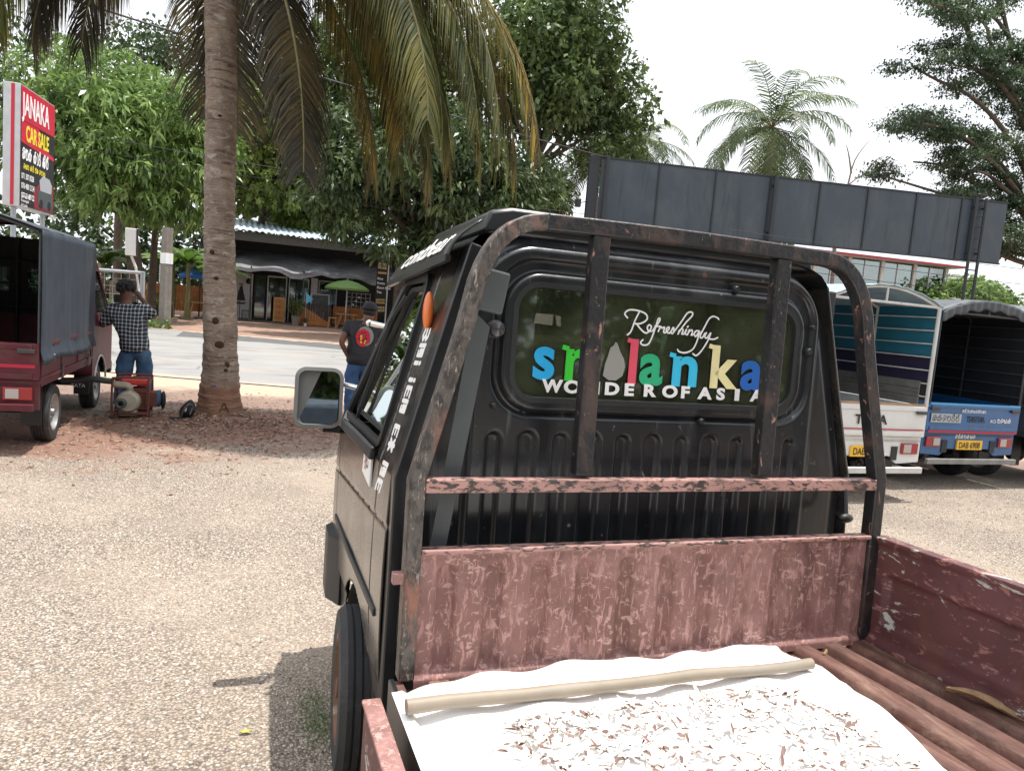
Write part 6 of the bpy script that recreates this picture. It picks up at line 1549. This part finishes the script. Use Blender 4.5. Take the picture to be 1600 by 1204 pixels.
# banana plants
G_ban = leafmat('leaf_banana', (.06, .13, .02), (.11, .21, .03), (.20, .30, .05), trans=.4, nscale=.8)
def banana(label, x, y, h, seed):
    t = thing('banana_plant', label, 'banana plant', (x, y, 0), group='banana plants across the road'); r = random.Random(seed)
    mb = MB(); mb.tube([(0, 0, 0), (.05, 0, h * .5), (0, 0, h)], [.13, .11, .07], 10); mb.build('stem', M['rachis'], t, smooth=True)
    mb = MB()
    for k in range(9):
        az = k * 2.4 + r.uniform(-.3, .3); e0 = r.uniform(.7, 1.3); L_ = r.uniform(1.6, 2.3); w_ = r.uniform(.22, .32)
        def fn(u, v, az=az, e0=e0, L_=L_, w_=w_):
            s = v * L_; hx = s * math.cos(e0) + .28 * s * s * .6; z = h + s * math.sin(e0) - .33 * s * s
            ww = (u - .5) * 2 * w_ * math.sin(math.pi * min(1, .06 + .93 * v)) ** .6
            return (hx * math.cos(az) - ww * math.sin(az), hx * math.sin(az) + ww * math.cos(az), z - .5 * abs(ww) + .03 * math.sin(40 * v + az))
        mb.grid(fn, 4, 14)
    mb.build('leaves', G_ban, t, smooth=True, fix=False)
for i, (x, y, h, s, lab) in enumerate(((-5.6, 34, 2.2, 1, 'banana plant left of the mango trunk'), (-2.6, 36.5, 2.6, 2, 'tall banana plant between the concrete pole and the cafe'), (-1.9, 38.0, 2.2, 3, 'banana plant close to the cafe blue umbrella'), (-7.4, 33, 1.8, 4, 'banana plant above the maroon truck canopy'), (-3.4, 38.5, 2.5, 5, 'banana plant behind the galvanised frame'), (-9.2, 34, 2.1, 6, 'leftmost banana plant, low behind the sign post'))):
    banana(lab, x, y, h, s)
# low greenery by the pole
P, D, Lg, Wd = crown_arrays([(-3.6, 28.2, .15, .8, .6, .3), (-2.9, 28.0, .1, .5, .4, .2), (-5, 29, .3, 1.4, .8, .5), (-7.5, 29.5, .4, 1.8, .8, .7)], 500, 6, .14, .3, 8, .2, -.4)
tag(leaves_mesh('verge_plants', P, D, Lg, Wd, G_mid, None, seed=8), 'low green weeds at the foot of the concrete pole', 'weeds', None, 'stuff')
# trees behind the viewpoint (they show in the glass and the mirror)
P, D, Lg, Wd = crown_arrays([(-30 + 3 * k, -24 + 1.5 * math.sin(k), 3.0 + 1.5 * math.sin(2 * k), 3.4, 2.4, 4.2) for k in range(22)], 2400, 6, .8, .4, 55, .6, .2, .85)
tag(leaves_mesh('distant_woodland', P, D, Lg, Wd, G_far, None, seed=55), 'woodland behind the viewpoint, seen only in glass and mirror', 'woodland', None, 'stuff')
for i, (x, y, lab) in enumerate(((-6, -13, 'dark tree behind the viewpoint, left'), (3.5, -15, 'dark tree behind the viewpoint, middle'), (12, -12, 'dark tree behind the viewpoint, right'))):
    lb = auto_lobes(x, y, 5.5, 4.6, 3, 4.2, 10, 200 + i, .5)
    tree('shade_tree', lab, 'tree', (x, y), [(x, y, 0), (x, y, 3), (x, y, 6)], auto_limbs((x, y, 3), lb, 5), lb, 1300, 6, .5, .3, G_dark, seed=200 + i, tr=.3)
# ================================================================== SIGNS, BILLBOARD, BUILDINGS, CABLES
M['sign_red'] = mat('sign_red', (.56, .02, .05), .4); M['sign_black'] = mat('sign_black', (.018, .015, .018), .4); M['sign_yellow'] = mat('sign_yellow', (.85, .70, .05), .4)
M['sign_dred'] = mat('sign_dred', (.22, .02, .03), .4); M['alu'] = mat('alu', (.55, .56, .57), .4, metal=.5, var=.1); M['galv'] = mat('galv', (.36, .39, .41), .5, metal=.4, var=.15)
# red car-sale sign: local x along the face, z up
ang = math.atan2(19.011 - 17.3, -4.149 + 4.33)
sg_ = thing('sign_board', 'red and black JANAKA CAR SALE sign board on a post', 'sign', (-4.33, 17.25, 0), (0, 0, ang))
SW_, S0, S1 = 1.75, 2.86, 5.22
mb = MB(); mb.b2(-.02, SW_ + .02, -.0, .30, S0, S1); mb.build('sign_box', M['alu'], sg_, bevel=.01)
mb = MB(); mb.b2(-.028, -.02, .10, .16, S0 + .02, S1 - .02); mb.build('side_stripe', M['sign_red'], sg_)
mb = MB(); mb.b2(.0, SW_, -.012, 0, S0 + .03, S1 - .03); face = mb.build('sign_face', M['sign_black'], sg_)
MB().b2(.0, SW_, -.016, -.012, 4.55, S1 - .03).build('sign_panel', M['sign_red'], face)
MB().poly([(0, 4.53), (0, 4.12), (SW_, 4.02), (SW_, 4.10), (1.0, 4.20), (.9, 4.53)], -.016, -.0125).build('sign_panel', M['sign_red'], face)
MB().b2(.0, SW_, -.017, -.0165, 4.535, 4.55).build('sign_line', M['sign_dred'], face)
def curve_poly(pts): return pts
MB().poly([(.62, 3.25), (1.0, 3.45), (1.7, 3.50), (SW_, 3.4), (SW_, 2.9), (.7, 2.9)], -.015, -.0125).build('sign_picture', M['sign_dred'], face)
MB().poly([(.95, 3.50), (1.15, 3.62), (1.5, 3.60), (1.65, 3.48), (1.62, 3.30), (1.0, 3.30)], -.018, -.0155).build('pictured_car', mat('pictured_grey', (.40, .42, .46), .4), face)
MB().poly([(.85, 3.30), (1.68, 3.30), (1.70, 3.0), (1.45, 2.93), (.9, 3.0)], -.018, -.0155).build('pictured_car', M['grey_panel'], face)
for k in range(2): MB().lathe([(.001, -.0205), (.10, -.0205), (.10, -.018)], (1.05 + .45 * k, 0, 3.03), 'y', 16).build('pictured_wheel', M['sign_black'], face)
text('JANAKA', .60, M['white_letter'], face, (.05, -.017, 4.66), offset=.012, sx=.62, name='sign_lettering', extrude=.003)
text('CAR SALE', .42, M['sign_yellow'], face, (.22, -.017, 4.18), offset=.012, sx=.66, name='sign_lettering', extrude=.003)
sinhala(['ja', 'na', 'ka', ' ', 'ka', 'aa', 'ra', ' ', 'se', 'la'], .235, .038, face, M['white_letter'], (.06, -.0165, 3.80), (R(90), 0, 0), sx=.58)
sinhala(['ta', 'ya', 'na', ' ', 'ka', 'ra', ' ', 'la', 'ja', ' ', 'ta', 'na', 'aa', 'ya'], .10, .018, face, M['sign_yellow'], (.12, -.0165, 3.62), (R(90), 0, 0), sx=.85)
for k, s_ in enumerate(('071 307 0528', '076 408 12 34', '077 33 489 22')): text(s_, .155, M['white_letter'], face, (.03, -.017, 3.42 - .19 * k), offset=.003, sx=.72, name='sign_lettering')
for k, s_ in enumerate(('janakacarsale', 'Kurunegala', 'Sri Lanka')): text(s_, .085, M['white_letter'], face, (.03, -.017, 2.93 - .0 + .0 - .0 + (.16 - .1 * k) * .9 - .02), name='sign_lettering')
for x in (.12, SW_ - .12): MB().cyl((x, .15, 0), (x, .15, S0), .05, 12).build('post', M['galv'], sg_, smooth=True)

# galvanised frame and light box by the roadside
gf = thing('metal_frame', 'galvanised steel tube frame with mesh by the roadside', 'frame', (-2.3, 13.0, 0))
mb = MB(); mb.cyl((-.9, 0, 1.70), (.74, 0, 1.72), .025, 8); mb.cyl((.72, 0, .0), (.72, 0, 1.74), .035, 10); mb.cyl((-.9, 0, 0), (-.9, 0, 1.72), .03, 8); mb.cyl((-.9, 0, .9), (.72, 0, .9), .018, 8)
mb.build('tube_frame', M['galv'], gf, smooth=True)
mb = MB()
for k in range(14): mb.cyl((-.85 + k * .115, 0, .9), (-.85 + k * .115, 0, 1.70), .003, 4)
for k in range(6): mb.cyl((-.9, 0, 1.0 + k * .12), (.72, 0, 1.0 + k * .12), .003, 4)
mb.build('mesh', M['galv'], gf)
lbx = thing('light_box', 'narrow white light box on a leaning pole above the roadside frame', 'light box', (-1.75, 13.3, 0))
mb = MB(); mb.box((-.05, 0, 2.20), (.16, .10, .43), (0, R(-1), 0)); mb.build('box', M['white_vinyl'], lbx, bevel=.008); MB().box((.038, 0, 2.2), (.012, .104, .43)).build('box_edge', M['rubber'], lbx)
mb = MB(); mb.tube([(-.04, 0, 1.98), (.03, 0, 1.8), (.10, 0, 1.35), (.1, 0, 0)], .02, 8); mb.build('pole', M['white_pipe'], lbx, smooth=True)
# concrete utility pole
M['concrete'] = mat('concrete', (.21, .195, .17), .9, var=.2, bump=.2, bscale=20, layers=[((.22, .15, .11), (3, 3, 2), .5, .75, .9)])
up_ = thing('concrete_post', 'weathered concrete post with a white band on the far side of the road', 'post', (-2.72, 28.4, 0))
mb = MB(); mb.tube([(0, 0, 0), (0, 0, 3.5)], [.20, .18], 4); mb.build('pole', M['concrete'], up_, smooth=True)
mb = MB(); mb.tube([(0, 0, 2.25), (0, 0, 2.62)], [.205, .205], 4); mb.build('white_band', M['white_vinyl'], up_)
# thick service cable crossing the top of the view and thin wires
M['cable'] = mat('cable', (.02, .02, .022), .6)
def cable(label, a, b_, sag, r, n=30):
    a, b_ = Vector(a), Vector(b_); mb = MB(); mb.tube([a.lerp(b_, t / n) - Vector((0, 0, sag * 4 * (t / n) * (1 - t / n))) for t in range(n + 1)], r, 6); tag(mb.build('overhead_cable', M['cable'], smooth=True), label, 'cable', 'overhead cables')
cable('thick black cable sloping across the top from the left edge to the dark panel', (-13.5, 15.4, 7.95), (12.1, 24.9, 7.5), .30, .024)
for k, (z0, z1) in enumerate(((6.2, 5.6), (5.7, 5.2), (5.3, 4.8))):
    cable(('topmost', 'middle', 'lowest')[k] + ' of three thin wires crossing the trees above the cafe roof', (-20, 29, z0 + 1.2), (16, 27.6, z1 + .2), .5, .012)
for k, (z0, z1) in enumerate(((4.7, 3.9), (4.2, 3.4), (3.75, 2.95), (3.3, 2.5))):
    cable(('first', 'second', 'third', 'fourth')[k] + ' thin wire from the top of the four strung before the showroom', (14, 19.6, z0), (33, 15.5, z1 + .5), .15, .010)

# ---- billboard with its dark back to the yard
M['board_back'] = mat('board_back', (.038, .052, .066), .55, var=.12, vscale=.9, bump=.12, bscale=1.2, layers=[((.075, .088, .098), (.7, .7, .35), .46, .78, .6), ((.022, .028, .034), (3.5, 3.5, .25), .56, .72, .6), ((.12, .07, .05), (5, 5, 2.5), .70, .74, .8), ((.018, .022, .028), (9, 9, 9), .74, .76, .7)])
M['board_frame'] = mat('board_frame', (.018, .022, .027), .55)
A = Vector((12.0, 25.0, 0)); B = Vector((28.4, 21.3, 0)); LB = (B - A).length
bb = thing('billboard', 'long dark grey backs of two roadside billboards on steel posts', 'billboard', A, (0, 0, math.atan2(B.y - A.y, B.x - A.x)))
z0, z1 = 5.06, 7.52
cuts = [0, .133, .265, .394, .41, .515, .633, .755, .871, .899, .99]
for a, b_ in zip(cuts, cuts[1:]):
    MB().b2(a * LB + .03, b_ * LB - .03, 0, .05, z0 + .05, z1 - .05).build('panel', M['board_back'], bb)
for c in cuts[1:-1]: MB().b2(c * LB - .03, c * LB + .03, -.045, .05, z0, z1).build('rib', M['board_frame'], bb)
mb = MB(); mb.b2(0, LB * .99, -.04, .06, z1 - .05, z1); mb.b2(0, LB * .99, -.04, .06, z0, z0 + .05); mb.build('edge_rail', M['board_frame'], bb)
MB().b2(-.42, -.03, -.0, .25, z0 - .05, z1 + .05).build('end_box', M['board_frame'], bb, bevel=.03)
for c in (.012, .402, .899, .924):
    mb = MB(); x = c * LB; mb.cyl((x, -.18, 0), (x, -.18, z1 + .02), .075 if c < .5 else .06, 12)
    if c in (.899,):
        for k in range(14): mb.cyl((x, -.18, 2.2 + k * .42), (x + .42, -.18, 2.2 + k * .42), .025, 8)
    for zz in (z0 + .3, z1 - .4): mb.b2(x - .05, x + .05, -.18, 0, zz, zz + .06)
    mb.build('post', M['board_frame'], bb, smooth=True)
mb = MB(); mb.box((-.75, -.1, 5.75), (.18, .25, .28)); mb.cyl((-.75, -.1, 5.75), (-.2, .05, 5.9), .02, 6); mb.build('floodlight', M['black_ink'], bb, bevel=.02)

# ---- white showroom with a red eave
M['white_wall'] = mat('white_wall', (.68, .67, .65), .8, var=.08, layers=[((.45, .42, .38), (1.5, 1.5, .6), .55, .85, .9)])
M['red_trim'] = mat('red_trim', (.42, .03, .05), .5); M['shop_glass'] = glassmat('shop_glass', (.55, .62, .62), .20, .03); M['dark_room'] = mat('dark_room', (.10, .11, .11), .8, var=.3)
bd = thing('showroom', 'white glass-fronted showroom with a thin red eave behind the parked pickups', 'building', (31.5, 38.5, 0), (0, 0, R(-6)))
mb = MB(); mb.b2(0, 13, 3.9, 4.1, 0, 6.9); mb.b2(0, .2, .2, 3.9, 0, 6.9); mb.b2(12.8, 13, .2, 3.9, 0, 6.9); mb.b2(0, 13, .2, 3.9, 3.0, 3.25); mb.b2(0, 13, 0, .2, 2.9, 4.35)
mb.build('wall', M['white_wall'], bd)
for k in range(6): MB().b2(k * 2.56, k * 2.56 + .22, -.04, .2, 0, 6.9).build('pillar', M['white_wall'], bd)
for k in range(5):
    g = MB().b2(k * 2.56 + .22, (k + 1) * 2.56, .08, .10, 4.35, 6.85).build('window', M['shop_glass'], bd)
    mb = MB(); mb.b2(k * 2.56 + 1.3, k * 2.56 + 1.36, .03, .08, 4.35, 6.85); mb.b2(k * 2.56 + .22, (k + 1) * 2.56, .03, .08, 4.9, 4.96); mb.build('window_frame', M['alu'], g)
    MB().b2(k * 2.56 + .22, (k + 1) * 2.56, .08, .10, 0, 2.9).build('shop_window', M['shop_glass'], bd)
MB().b2(.2, 12.8, 3.6, 3.88, 0, 6.8).build('back_room', M['dark_room'], bd)
mb = MB(); mb.b2(-.7, 13.7, -.8, 4.6, 6.93, 7.02); mb.build('roof', M['white_wall'], bd); mb = MB(); mb.b2(-.75, 13.75, -.86, -.8, 6.93, 7.06); mb.b2(-.75, -.7, -.8, 4.6, 6.93, 7.06); mb.build('red_eave', M['red_trim'], bd)
# corrugated shed roof at far right
M['shed_roof'] = mat('shed_roof', (.16, .17, .18), .5, var=.2)
sh_ = thing('shed', 'grey corrugated shed roof at the right edge beyond the blue pickup', 'shed', (38, 26.5, 0))
mb = MB(); mb.grid(lambda u, v: (u * 12, v * 5, 3.25 + 1.2 * v + .03 * math.sin(u * 320)), 330, 3); mb.build('roof', M['shed_roof'], sh_, smooth=True, solid=.01)
mb = MB()
for x in (.3, 4, 8, 11.7): mb.b2(x, x + .12, .3, .42, 0, 3.3); mb.b2(x, x + .12, 4.6, 4.72, 0, 4.3)
mb.build('frame', M['dark_pipe'], sh_); MB().b2(0, 12, 4.75, 4.85, 0, 4.3).build('wall', M['grey_panel'], sh_)

# ---- cafe across the road
M['roof_sheet'] = mat('roof_sheet', (.52, .66, .78), .4, metal=.0, var=.15, layers=[((.62, .68, .72), (1, 1, 1), .45, .6, .3)])
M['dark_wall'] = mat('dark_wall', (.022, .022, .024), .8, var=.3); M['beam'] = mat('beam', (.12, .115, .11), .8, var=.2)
M['cafe_tarp'] = mat('cafe_tarp', (.17, .17, .18), .30, var=.3, vscale=1.0, bump=.8, bscale=1.6, layers=[((.34, .34, .36), (.8, .8, 3), .42, .66, .35), ((.07, .07, .075), (1.2, 3, 5), .54, .68, .4)])
M['cafe_white'] = mat('cafe_white', (.80, .81, .80), .8, var=.06); M['cafe_glass'] = glassmat('cafe_glass', (.35, .40, .40), .18, .04)
M['wood_orange'] = mat('wood_orange', (.40, .15, .035), .6, var=.3, vscale=3, bump=.15, stretch=(10, 10, 1)); M['wood_light'] = mat('wood_light', (.42, .25, .10), .6, var=.25)
M['wood_dark'] = mat('wood_dark', (.045, .035, .03), .7, var=.3); M['green_cloth'] = mat('green_cloth', (.19, .33, .10), .7, var=.08); M['blue_cloth'] = mat('blue_cloth', (.03, .14, .48), .7, var=.08)
cf = thing('cafe', 'low dark roadside cafe with a pale blue metal roof and black awning', 'building', (0, 41.0, 0))
mb = MB(); mb.grid(lambda u, v: (-2.2 + u * 14.2, -2.2 + v * 7, 4.50 - .012 * u * 14 + 1.1 * v + .035 * math.sin(u * 300)), 460, 4); mb.build('roof', M['roof_sheet'], cf, smooth=True, solid=.015)
mb = MB(); mb.b2(-2.1, 12, -2.0, -1.85, 3.98, 4.40); mb.b2(-2.1, -1.95, -1.85, 4.6, 3.9, 4.5); mb.build('fascia', M['beam'], cf)
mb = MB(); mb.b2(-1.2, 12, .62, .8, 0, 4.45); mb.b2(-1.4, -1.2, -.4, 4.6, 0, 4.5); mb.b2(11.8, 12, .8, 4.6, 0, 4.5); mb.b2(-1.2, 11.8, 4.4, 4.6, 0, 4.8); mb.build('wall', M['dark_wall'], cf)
MB().b2(-1.0, .22, .50, .60, .06, 2.45).build('white_wall', M['cafe_white'], cf)
MB().b2(3.2, 3.55, .50, .60, .0, 2.5).build('pillar', M['cafe_white'], cf); MB().b2(-4.3, -4.0, .5, .7, 0, 2.5).build('pillar', M['cafe_white'], cf)
for (a, b_) in ((.30, .88), (.95, 1.95), (2.05, 3.1), (3.6, 4.6)):
    g = MB().b2(a + .04, b_ - .04, .52, .54, .10, 2.35).build('glass_door', M['cafe_glass'], cf)
    mb = MB(); mb.b2(a, a + .05, .49, .56, .05, 2.42); mb.b2(b_ - .05, b_, .49, .56, .05, 2.42); mb.b2(a + .05, b_ - .05, .49, .56, 2.35, 2.42); mb.build('door_frame', M['alu'] if a != .30 else M['wood_dark'], g)
MB().b2(-2.4, 12, -2.4, .48, 0, .055).build('floor_slab', mat('cafe_floor', (.12, .10, .09), .7, var=.3), cf)
# sailing-boat emblem on the white wall
mb = MB(); mb.poly([(-.72, .95), (-.60, .82), (-.20, .80), (-.02, .95), (-.10, .90), (-.35, .87), (-.60, .90)], .470, .498); mb.poly([(-.58, 1.0), (-.40, 1.75), (-.30, 1.78), (-.24, 1.45), (-.12, 1.0)], .470, .498); mb.poly([(-.48, 1.84), (-.26, 1.80), (-.26, 1.86), (-.46, 1.90)], .470, .498); mb.build('boat_emblem', M['black_ink'], cf)
mb = MB(); mb.cyl((.0, .3, 2.45), (.0, .3, 2.15), .012, 6); mb.ell((.0, .3, 2.02), (.13, .13, .15)); mb.build('hanging_lamp', M['rubber'], cf, smooth=True)
# awning
def aw(u, v):
    x = -2.3 + u * 9.6; y = .6 - 3.1 * v; z = 3.62 - .95 * v ** 1.15 + .05 * u * 2 * v + .10 * math.sin(u * 23) * math.sin(v * 5 + u * 7) * (.3 + v) - .05 * math.sin(math.pi * ((u * 5) % 1)) * v
    if u > .9: z -= .25 * (u - .9) * 10 * v * 0.3
    return (x, y, z)
mb = MB(); mb.grid(aw, 90, 26); mb.grid(lambda u, v: (aw(u, 1)[0], aw(u, 1)[1] - .02 * v, aw(u, 1)[2] - v * (.20 + .05 * math.sin(u * 17) + .02 * math.sin(u * 60))), 90, 3); mb.grid(lambda u, v: (-2.3 - .3 * v * math.sin(u * 9), .6 - 3.1 * u, aw(0, u)[2] + .8 * (1 - v) - .5 * v + .1 * math.sin(12 * u + 5 * v)), 20, 8)
mb.build('awning', M['cafe_tarp'], cf, smooth=True)
for x in (-2.2, .1, 2.6, 5.0, 7.2): MB().cyl((x, -2.45, 0), (x, -2.45, 2.75), .035, 8).build('awning_post', M['dark_pipe'], cf, smooth=True)
# slatted barriers
def barrier(label, loc, w_, h_, cut, rot=0):
    t = thing('slatted_barrier', label, 'barrier', loc, (0, 0, rot), 'orange slatted barriers in front of the cafe'); mb = MB(); n = int(w_ / .13)
    for k in range(n):
        x = k * .13; f = k / n; hh = h_ if cut == 0 else (h_ * (1 - f * .9) if cut > 0 else h_ * (.1 + .9 * f)); mb.b2(x, x + .118, -.015, .015, .05, .05 + max(.08, hh))
    mb.build('slats', M['wood_orange'], t); mb = MB(); mb.b2(0, w_, .016, .05, .25, .33); mb.b2(0, w_, .016, .05, h_ * .8, h_ * .88) if cut == 0 else None; mb.build('rail', M['wood_dark'], t)
    if cut:
        mb = MB()
        for k in range(n):
            f = k / n; hh = h_ * (1 - f * .9) if cut > 0 else h_ * (.1 + .9 * f); mb.b2(k * .13, k * .13 + .118, -.014, .014, .06 + max(.08, hh), h_ + .1)
        mb.build('dark_slats', M['wood_dark'], t)
barrier('orange slatted barrier under the blue umbrella, left of the palm trunk', (-4.55, 38.9, .25), 3.2, 1.25, 0)
barrier('orange slatted barrier sloping down right of the potted plant', (2.35, 38.5, 0), 1.7, 1.05, 1)
barrier('orange slatted barrier behind the green umbrella', (4.2, 39.3, .1), 2.4, .95, 0)
# umbrellas
def umbrella(label, loc, r, z, m, tilt=0):
    t = thing('umbrella', label, 'umbrella', loc, (R(tilt), 0, 0)); mb = MB(); n = 8
    V = [(0, 0, z)]; F = []
    for ring, (rr_, dz) in enumerate(((.45, .12), (.8, .30), (1.0, .47), (1.0, .60))):
        for k in range(n * 4): a = 2 * math.pi * k / (n * 4); sc_ = 1 - .04 * (1 - abs(((k / 4) % 1) * 2 - 1)); V.append((r * rr_ * sc_ * math.cos(a), r * rr_ * sc_ * math.sin(a), z - dz * r * .8))
    N = n * 4
    for k in range(N): F.append((0, 1 + k, 1 + (k + 1) % N))
    for q in range(3):
        for k in range(N): F.append((1 + q * N + k, 1 + q * N + (k + 1) % N, 1 + (q + 1) * N + (k + 1) % N, 1 + (q + 1) * N + k))
    mb.add(V, F); mb.build('canopy', m, t, smooth=True, solid=.006, autosm=30); MB().cyl((0, 0, 0), (0, 0, z + .05), .025, 8).build('pole', M['white_vinyl'], t, smooth=True)
    mb = MB(); mb.lathe([(.001, .08), (.22, .08), (.25, .02), (.25, 0)], (0, 0, 0), 'z', 16); mb.build('base', M['concrete'], t, smooth=True)
umbrella('green garden umbrella open over the cafe tables', (4.75, 38.4, 0), 1.12, 2.50, M['green_cloth'])
umbrella('blue garden umbrella half hidden by the palm trunk', (-2.0, 38.4, 0), 1.15, 2.45, M['blue_cloth'])
# stools, tables, cabinet, pots, boards
def stool(label, x, y, m='wood_light', h=.55):
    t = thing('stool', label, 'stool', (x, y, .0), group='wooden stools outside the cafe'); MB().b2(-.2, .2, -.16, .16, h - .05, h).build('seat', M[m], t, bevel=.01)
    for a in (-1, 1):
        for b2_ in (-1, 1):
            MB().tube([(a * .15, b2_ * .12, h - .05), (a * .2, b2_ * .16, 0)], .022, 6).build('leg', M[m], t)
def table(label, x, y, w_=.9, h=.74, m='wood_light'):
    t = thing('table', label, 'table', (x, y, 0), group='tables outside the cafe'); MB().b2(-w_ / 2, w_ / 2, -.35, .35, h - .04, h).build('tabletop', M[m], t, bevel=.008)
    for a in (-1, 1):
        for b2_ in (-1, 1): MB().tube([(a * w_ * .25, b2_ * .3, h - .04), (a * w_ * .45, b2_ * .3, 0)], .022, 6).build('leg', M[m], t)
stool('wooden stool left of the table under the blue umbrella', -3.45, 38.1, 'bamboo', .7); table('small table under the blue umbrella beside the palm trunk', -2.2, 38.1, .9, .8); stool('wooden stool just left of the palm trunk', -1.55, 37.9)
table('table under the green umbrella', 4.75, 38.0, 1.1, .76); stool('stool left of the green umbrella pole', 4.05, 37.9); stool('stool right of the green umbrella pole', 5.4, 37.8); stool('stool half hidden behind the man in the black t-shirt', 5.9, 38.6)
def chair(label, x, y):
    t = thing('chair', label, 'chair', (x, y, .06)); MB().b2(-.2, .2, -.2, .2, .42, .46).build('seat', M['wood_dark'], t)
    for a in (-1, 1):
        for b2_ in (-1, 1): MB().b2(a * .2 - .02, a * .2 + .02, b2_ * .2 - .02, b2_ * .2 + .02, 0, .42 if a < 0 else 1.15).build('leg', M['wood_dark'], t)
    MB().b2(.19, .21, -.2, .2, .8, 1.12).build('backrest', M['wood_dark'], t)
chair('tall dark chair before the white wall', -.05, 40.7)
t = thing('high_table', 'thin black bistro table before the white cafe wall', 'table', (-.65, 40.6, .06)); MB().b2(-.3, .3, -.25, .25, .95, .98).build('tabletop', M['black_ink'], t)
for a in (-1, 1):
    for b2_ in (-1, 1): MB().b2(a * .27 - .012, a * .27 + .012, b2_ * .22 - .012, b2_ * .22 + .012, 0, .95).build('leg', M['black_ink'], t)
t = thing('cabinet', 'tall narrow wooden cabinet with drawers standing before the cafe doors', 'cabinet', (1.52, 39.3, 0)); MB().b2(-.28, .28, -.2, .2, .1, 1.32).build('carcass', M['wood_light'], t, bevel=.01)
for k in range(4): d_ = MB().b2(-.23, .23, -.215, -.2, .17 + k * .28, .41 + k * .28).build('drawer', M['wood_orange'], t, bevel=.006); MB().ell((0, -.225, .29 + k * .28), (.025, .02, .025), 8, 6).build('knob', M['wood_dark'], d_)
for a in (-1, 1): MB().b2(a * .25 - .03, a * .25 + .03, -.18, .18, 0, .1).build('foot', M['wood_light'], t)
def pot(label, x, y, s=1.0, plant=True, m='concrete'):
    t = thing('potted_plant', label, 'potted plant', (x, y, 0), group='potted plants by the cafe'); MB().lathe([(.001, 0), (.15 * s, 0), (.21 * s, .42 * s), (.23 * s, .46 * s), (.20 * s, .46 * s), (.001, .42 * s)], (0, 0, 0), 'z', 18).build('pot', M[m], t, smooth=True)
    P, D, Lg, Wd = crown_arrays([(0, 0, .85 * s, .32 * s, .3 * s, .38 * s)], 70, 5, .16 * s, .22, int(x * 10) % 97 + 1, .1, -.3); leaves_mesh('foliage', P, D, Lg, Wd, G_mid, t, seed=3)
pot('pale pot with a bushy plant between the cabinet and the barrier', 2.28, 38.0, 1.05); pot('small pale pot at the foot of the sloping barrier', 2.75, 38.1, .35, m='white_vinyl'); pot('dark round planted pot under the small blue flag', -3.95, 38.0, .9, m='rubber')
def flag(label, x, y, z, sgn=1):
    t = thing('flag', label, 'flag', (x, y, 0), group='small blue flags by the cafe'); MB().cyl((0, 0, 0), (0, 0, z + .1), .012, 6).build('staff', M['white_pipe'], t)
    mb = MB(); mb.add([(0, 0, z + .05), (.02, 0, z - .5), (sgn * .34, .05, z - .25)], [(0, 1, 2)]); mb.build('cloth', mat('flag_blue', (.10, .50, .78), .6), t, solid=.004)
flag('blue pennant by the potted plant', 2.75, 38.2, 1.62); flag('blue pennant left of the palm, above the dark pot', -3.65, 38.0, 1.60, -.5)
# easel board and menu board post
t = thing('notice_board', 'small white-framed notice board standing behind the barrier', 'notice board', (3.55, 39.6, 0)); MB().b2(-.42, .42, -.02, .02, .85, 1.62).build('board', M['dark_room'], t)
mb = MB(); mb.b2(-.47, -.42, -.025, .025, .2, 1.66); mb.b2(.42, .47, -.025, .025, .2, 1.66); mb.b2(-.42, .42, -.025, .025, 1.62, 1.66); mb.build('frame', M['white_pipe'], t)
t = thing('display_stand', 'white wire display stand behind the green umbrella', 'display stand', (5.6, 40.0, 0))
mb = MB()
for k in range(6): mb.cyl((-.6 + k * .24, 0, .9), (-.6 + k * .24, 0, 1.9), .012, 5)
for k in range(5): mb.cyl((-.6, 0, .95 + k * .23), (.6, 0, .95 + k * .23), .012, 5)
mb.build('wire_grid', M['white_pipe'], t)
for k in range(7): MB().box((-.45 + .15 * k, -.04, 1.05 + .2 * (k % 4)), (.12, .04, .10)).build('card', M['white_vinyl'], t)
mn = thing('menu_board', 'tall black board with yellow menu signs right of the green umbrella', 'menu board', (6.45, 38.0, 0))
MB().cyl((.28, 0, 0), (.28, 0, 4.6), .035, 8).build('post', M['white_pipe'], mn, smooth=True); MB().b2(-.30, .24, -.03, .03, .9, 4.3).build('board', M['black_ink'], mn)
M['menu_wood'] = mat('menu_wood', (.50, .36, .15), .7, var=.2)
for (z, h_, w_) in ((3.35, .30, .44), (3.0, .10, .44), (1.55, .24, .46), (1.15, .26, .46), (1.95, .0, .0)):
    if h_: MB().box((-.03, -.045, z), (w_, .02, h_), (0, R(rnd.uniform(-5, 5)), 0)).build('sign_plate', M['menu_wood'], mn, bevel=.01)
for k, s_ in enumerate(('Rice', 'Kottu', 'Short Eats', 'Tea')): text(s_, .17, M['white_letter'], mn, (-.26, -.034, 2.65 - k * .23), name='menu_lettering', offset=.004)
text('CAFE', .20, M['wood_dark'], mn, (-.22, -.058, 3.29), name='menu_lettering', offset=.006); text('OPEN', .16, M['wood_dark'], mn, (-.22, -.058, 1.50), name='menu_lettering', offset=.005); text('JUICE', .16, M['wood_dark'], mn, (-.24, -.058, 1.10), name='menu_lettering', offset=.005)
# reed fence left of the barrier
t = thing('reed_fence', 'weathered grey reed fence between the pole and the cafe', 'fence', (-6.2, 39.6, 0)); mb = MB()
for k in range(44): mb.cyl((k * .05 + rnd.uniform(-.01, .01), 0, 0), (k * .05 + rnd.uniform(-.02, .02), 0, 1.5 + rnd.uniform(-.12, .1)), .022, 5)
mb.build('reeds', M['bamboo'], t)
# motorcycle parked at the verge beyond the cab
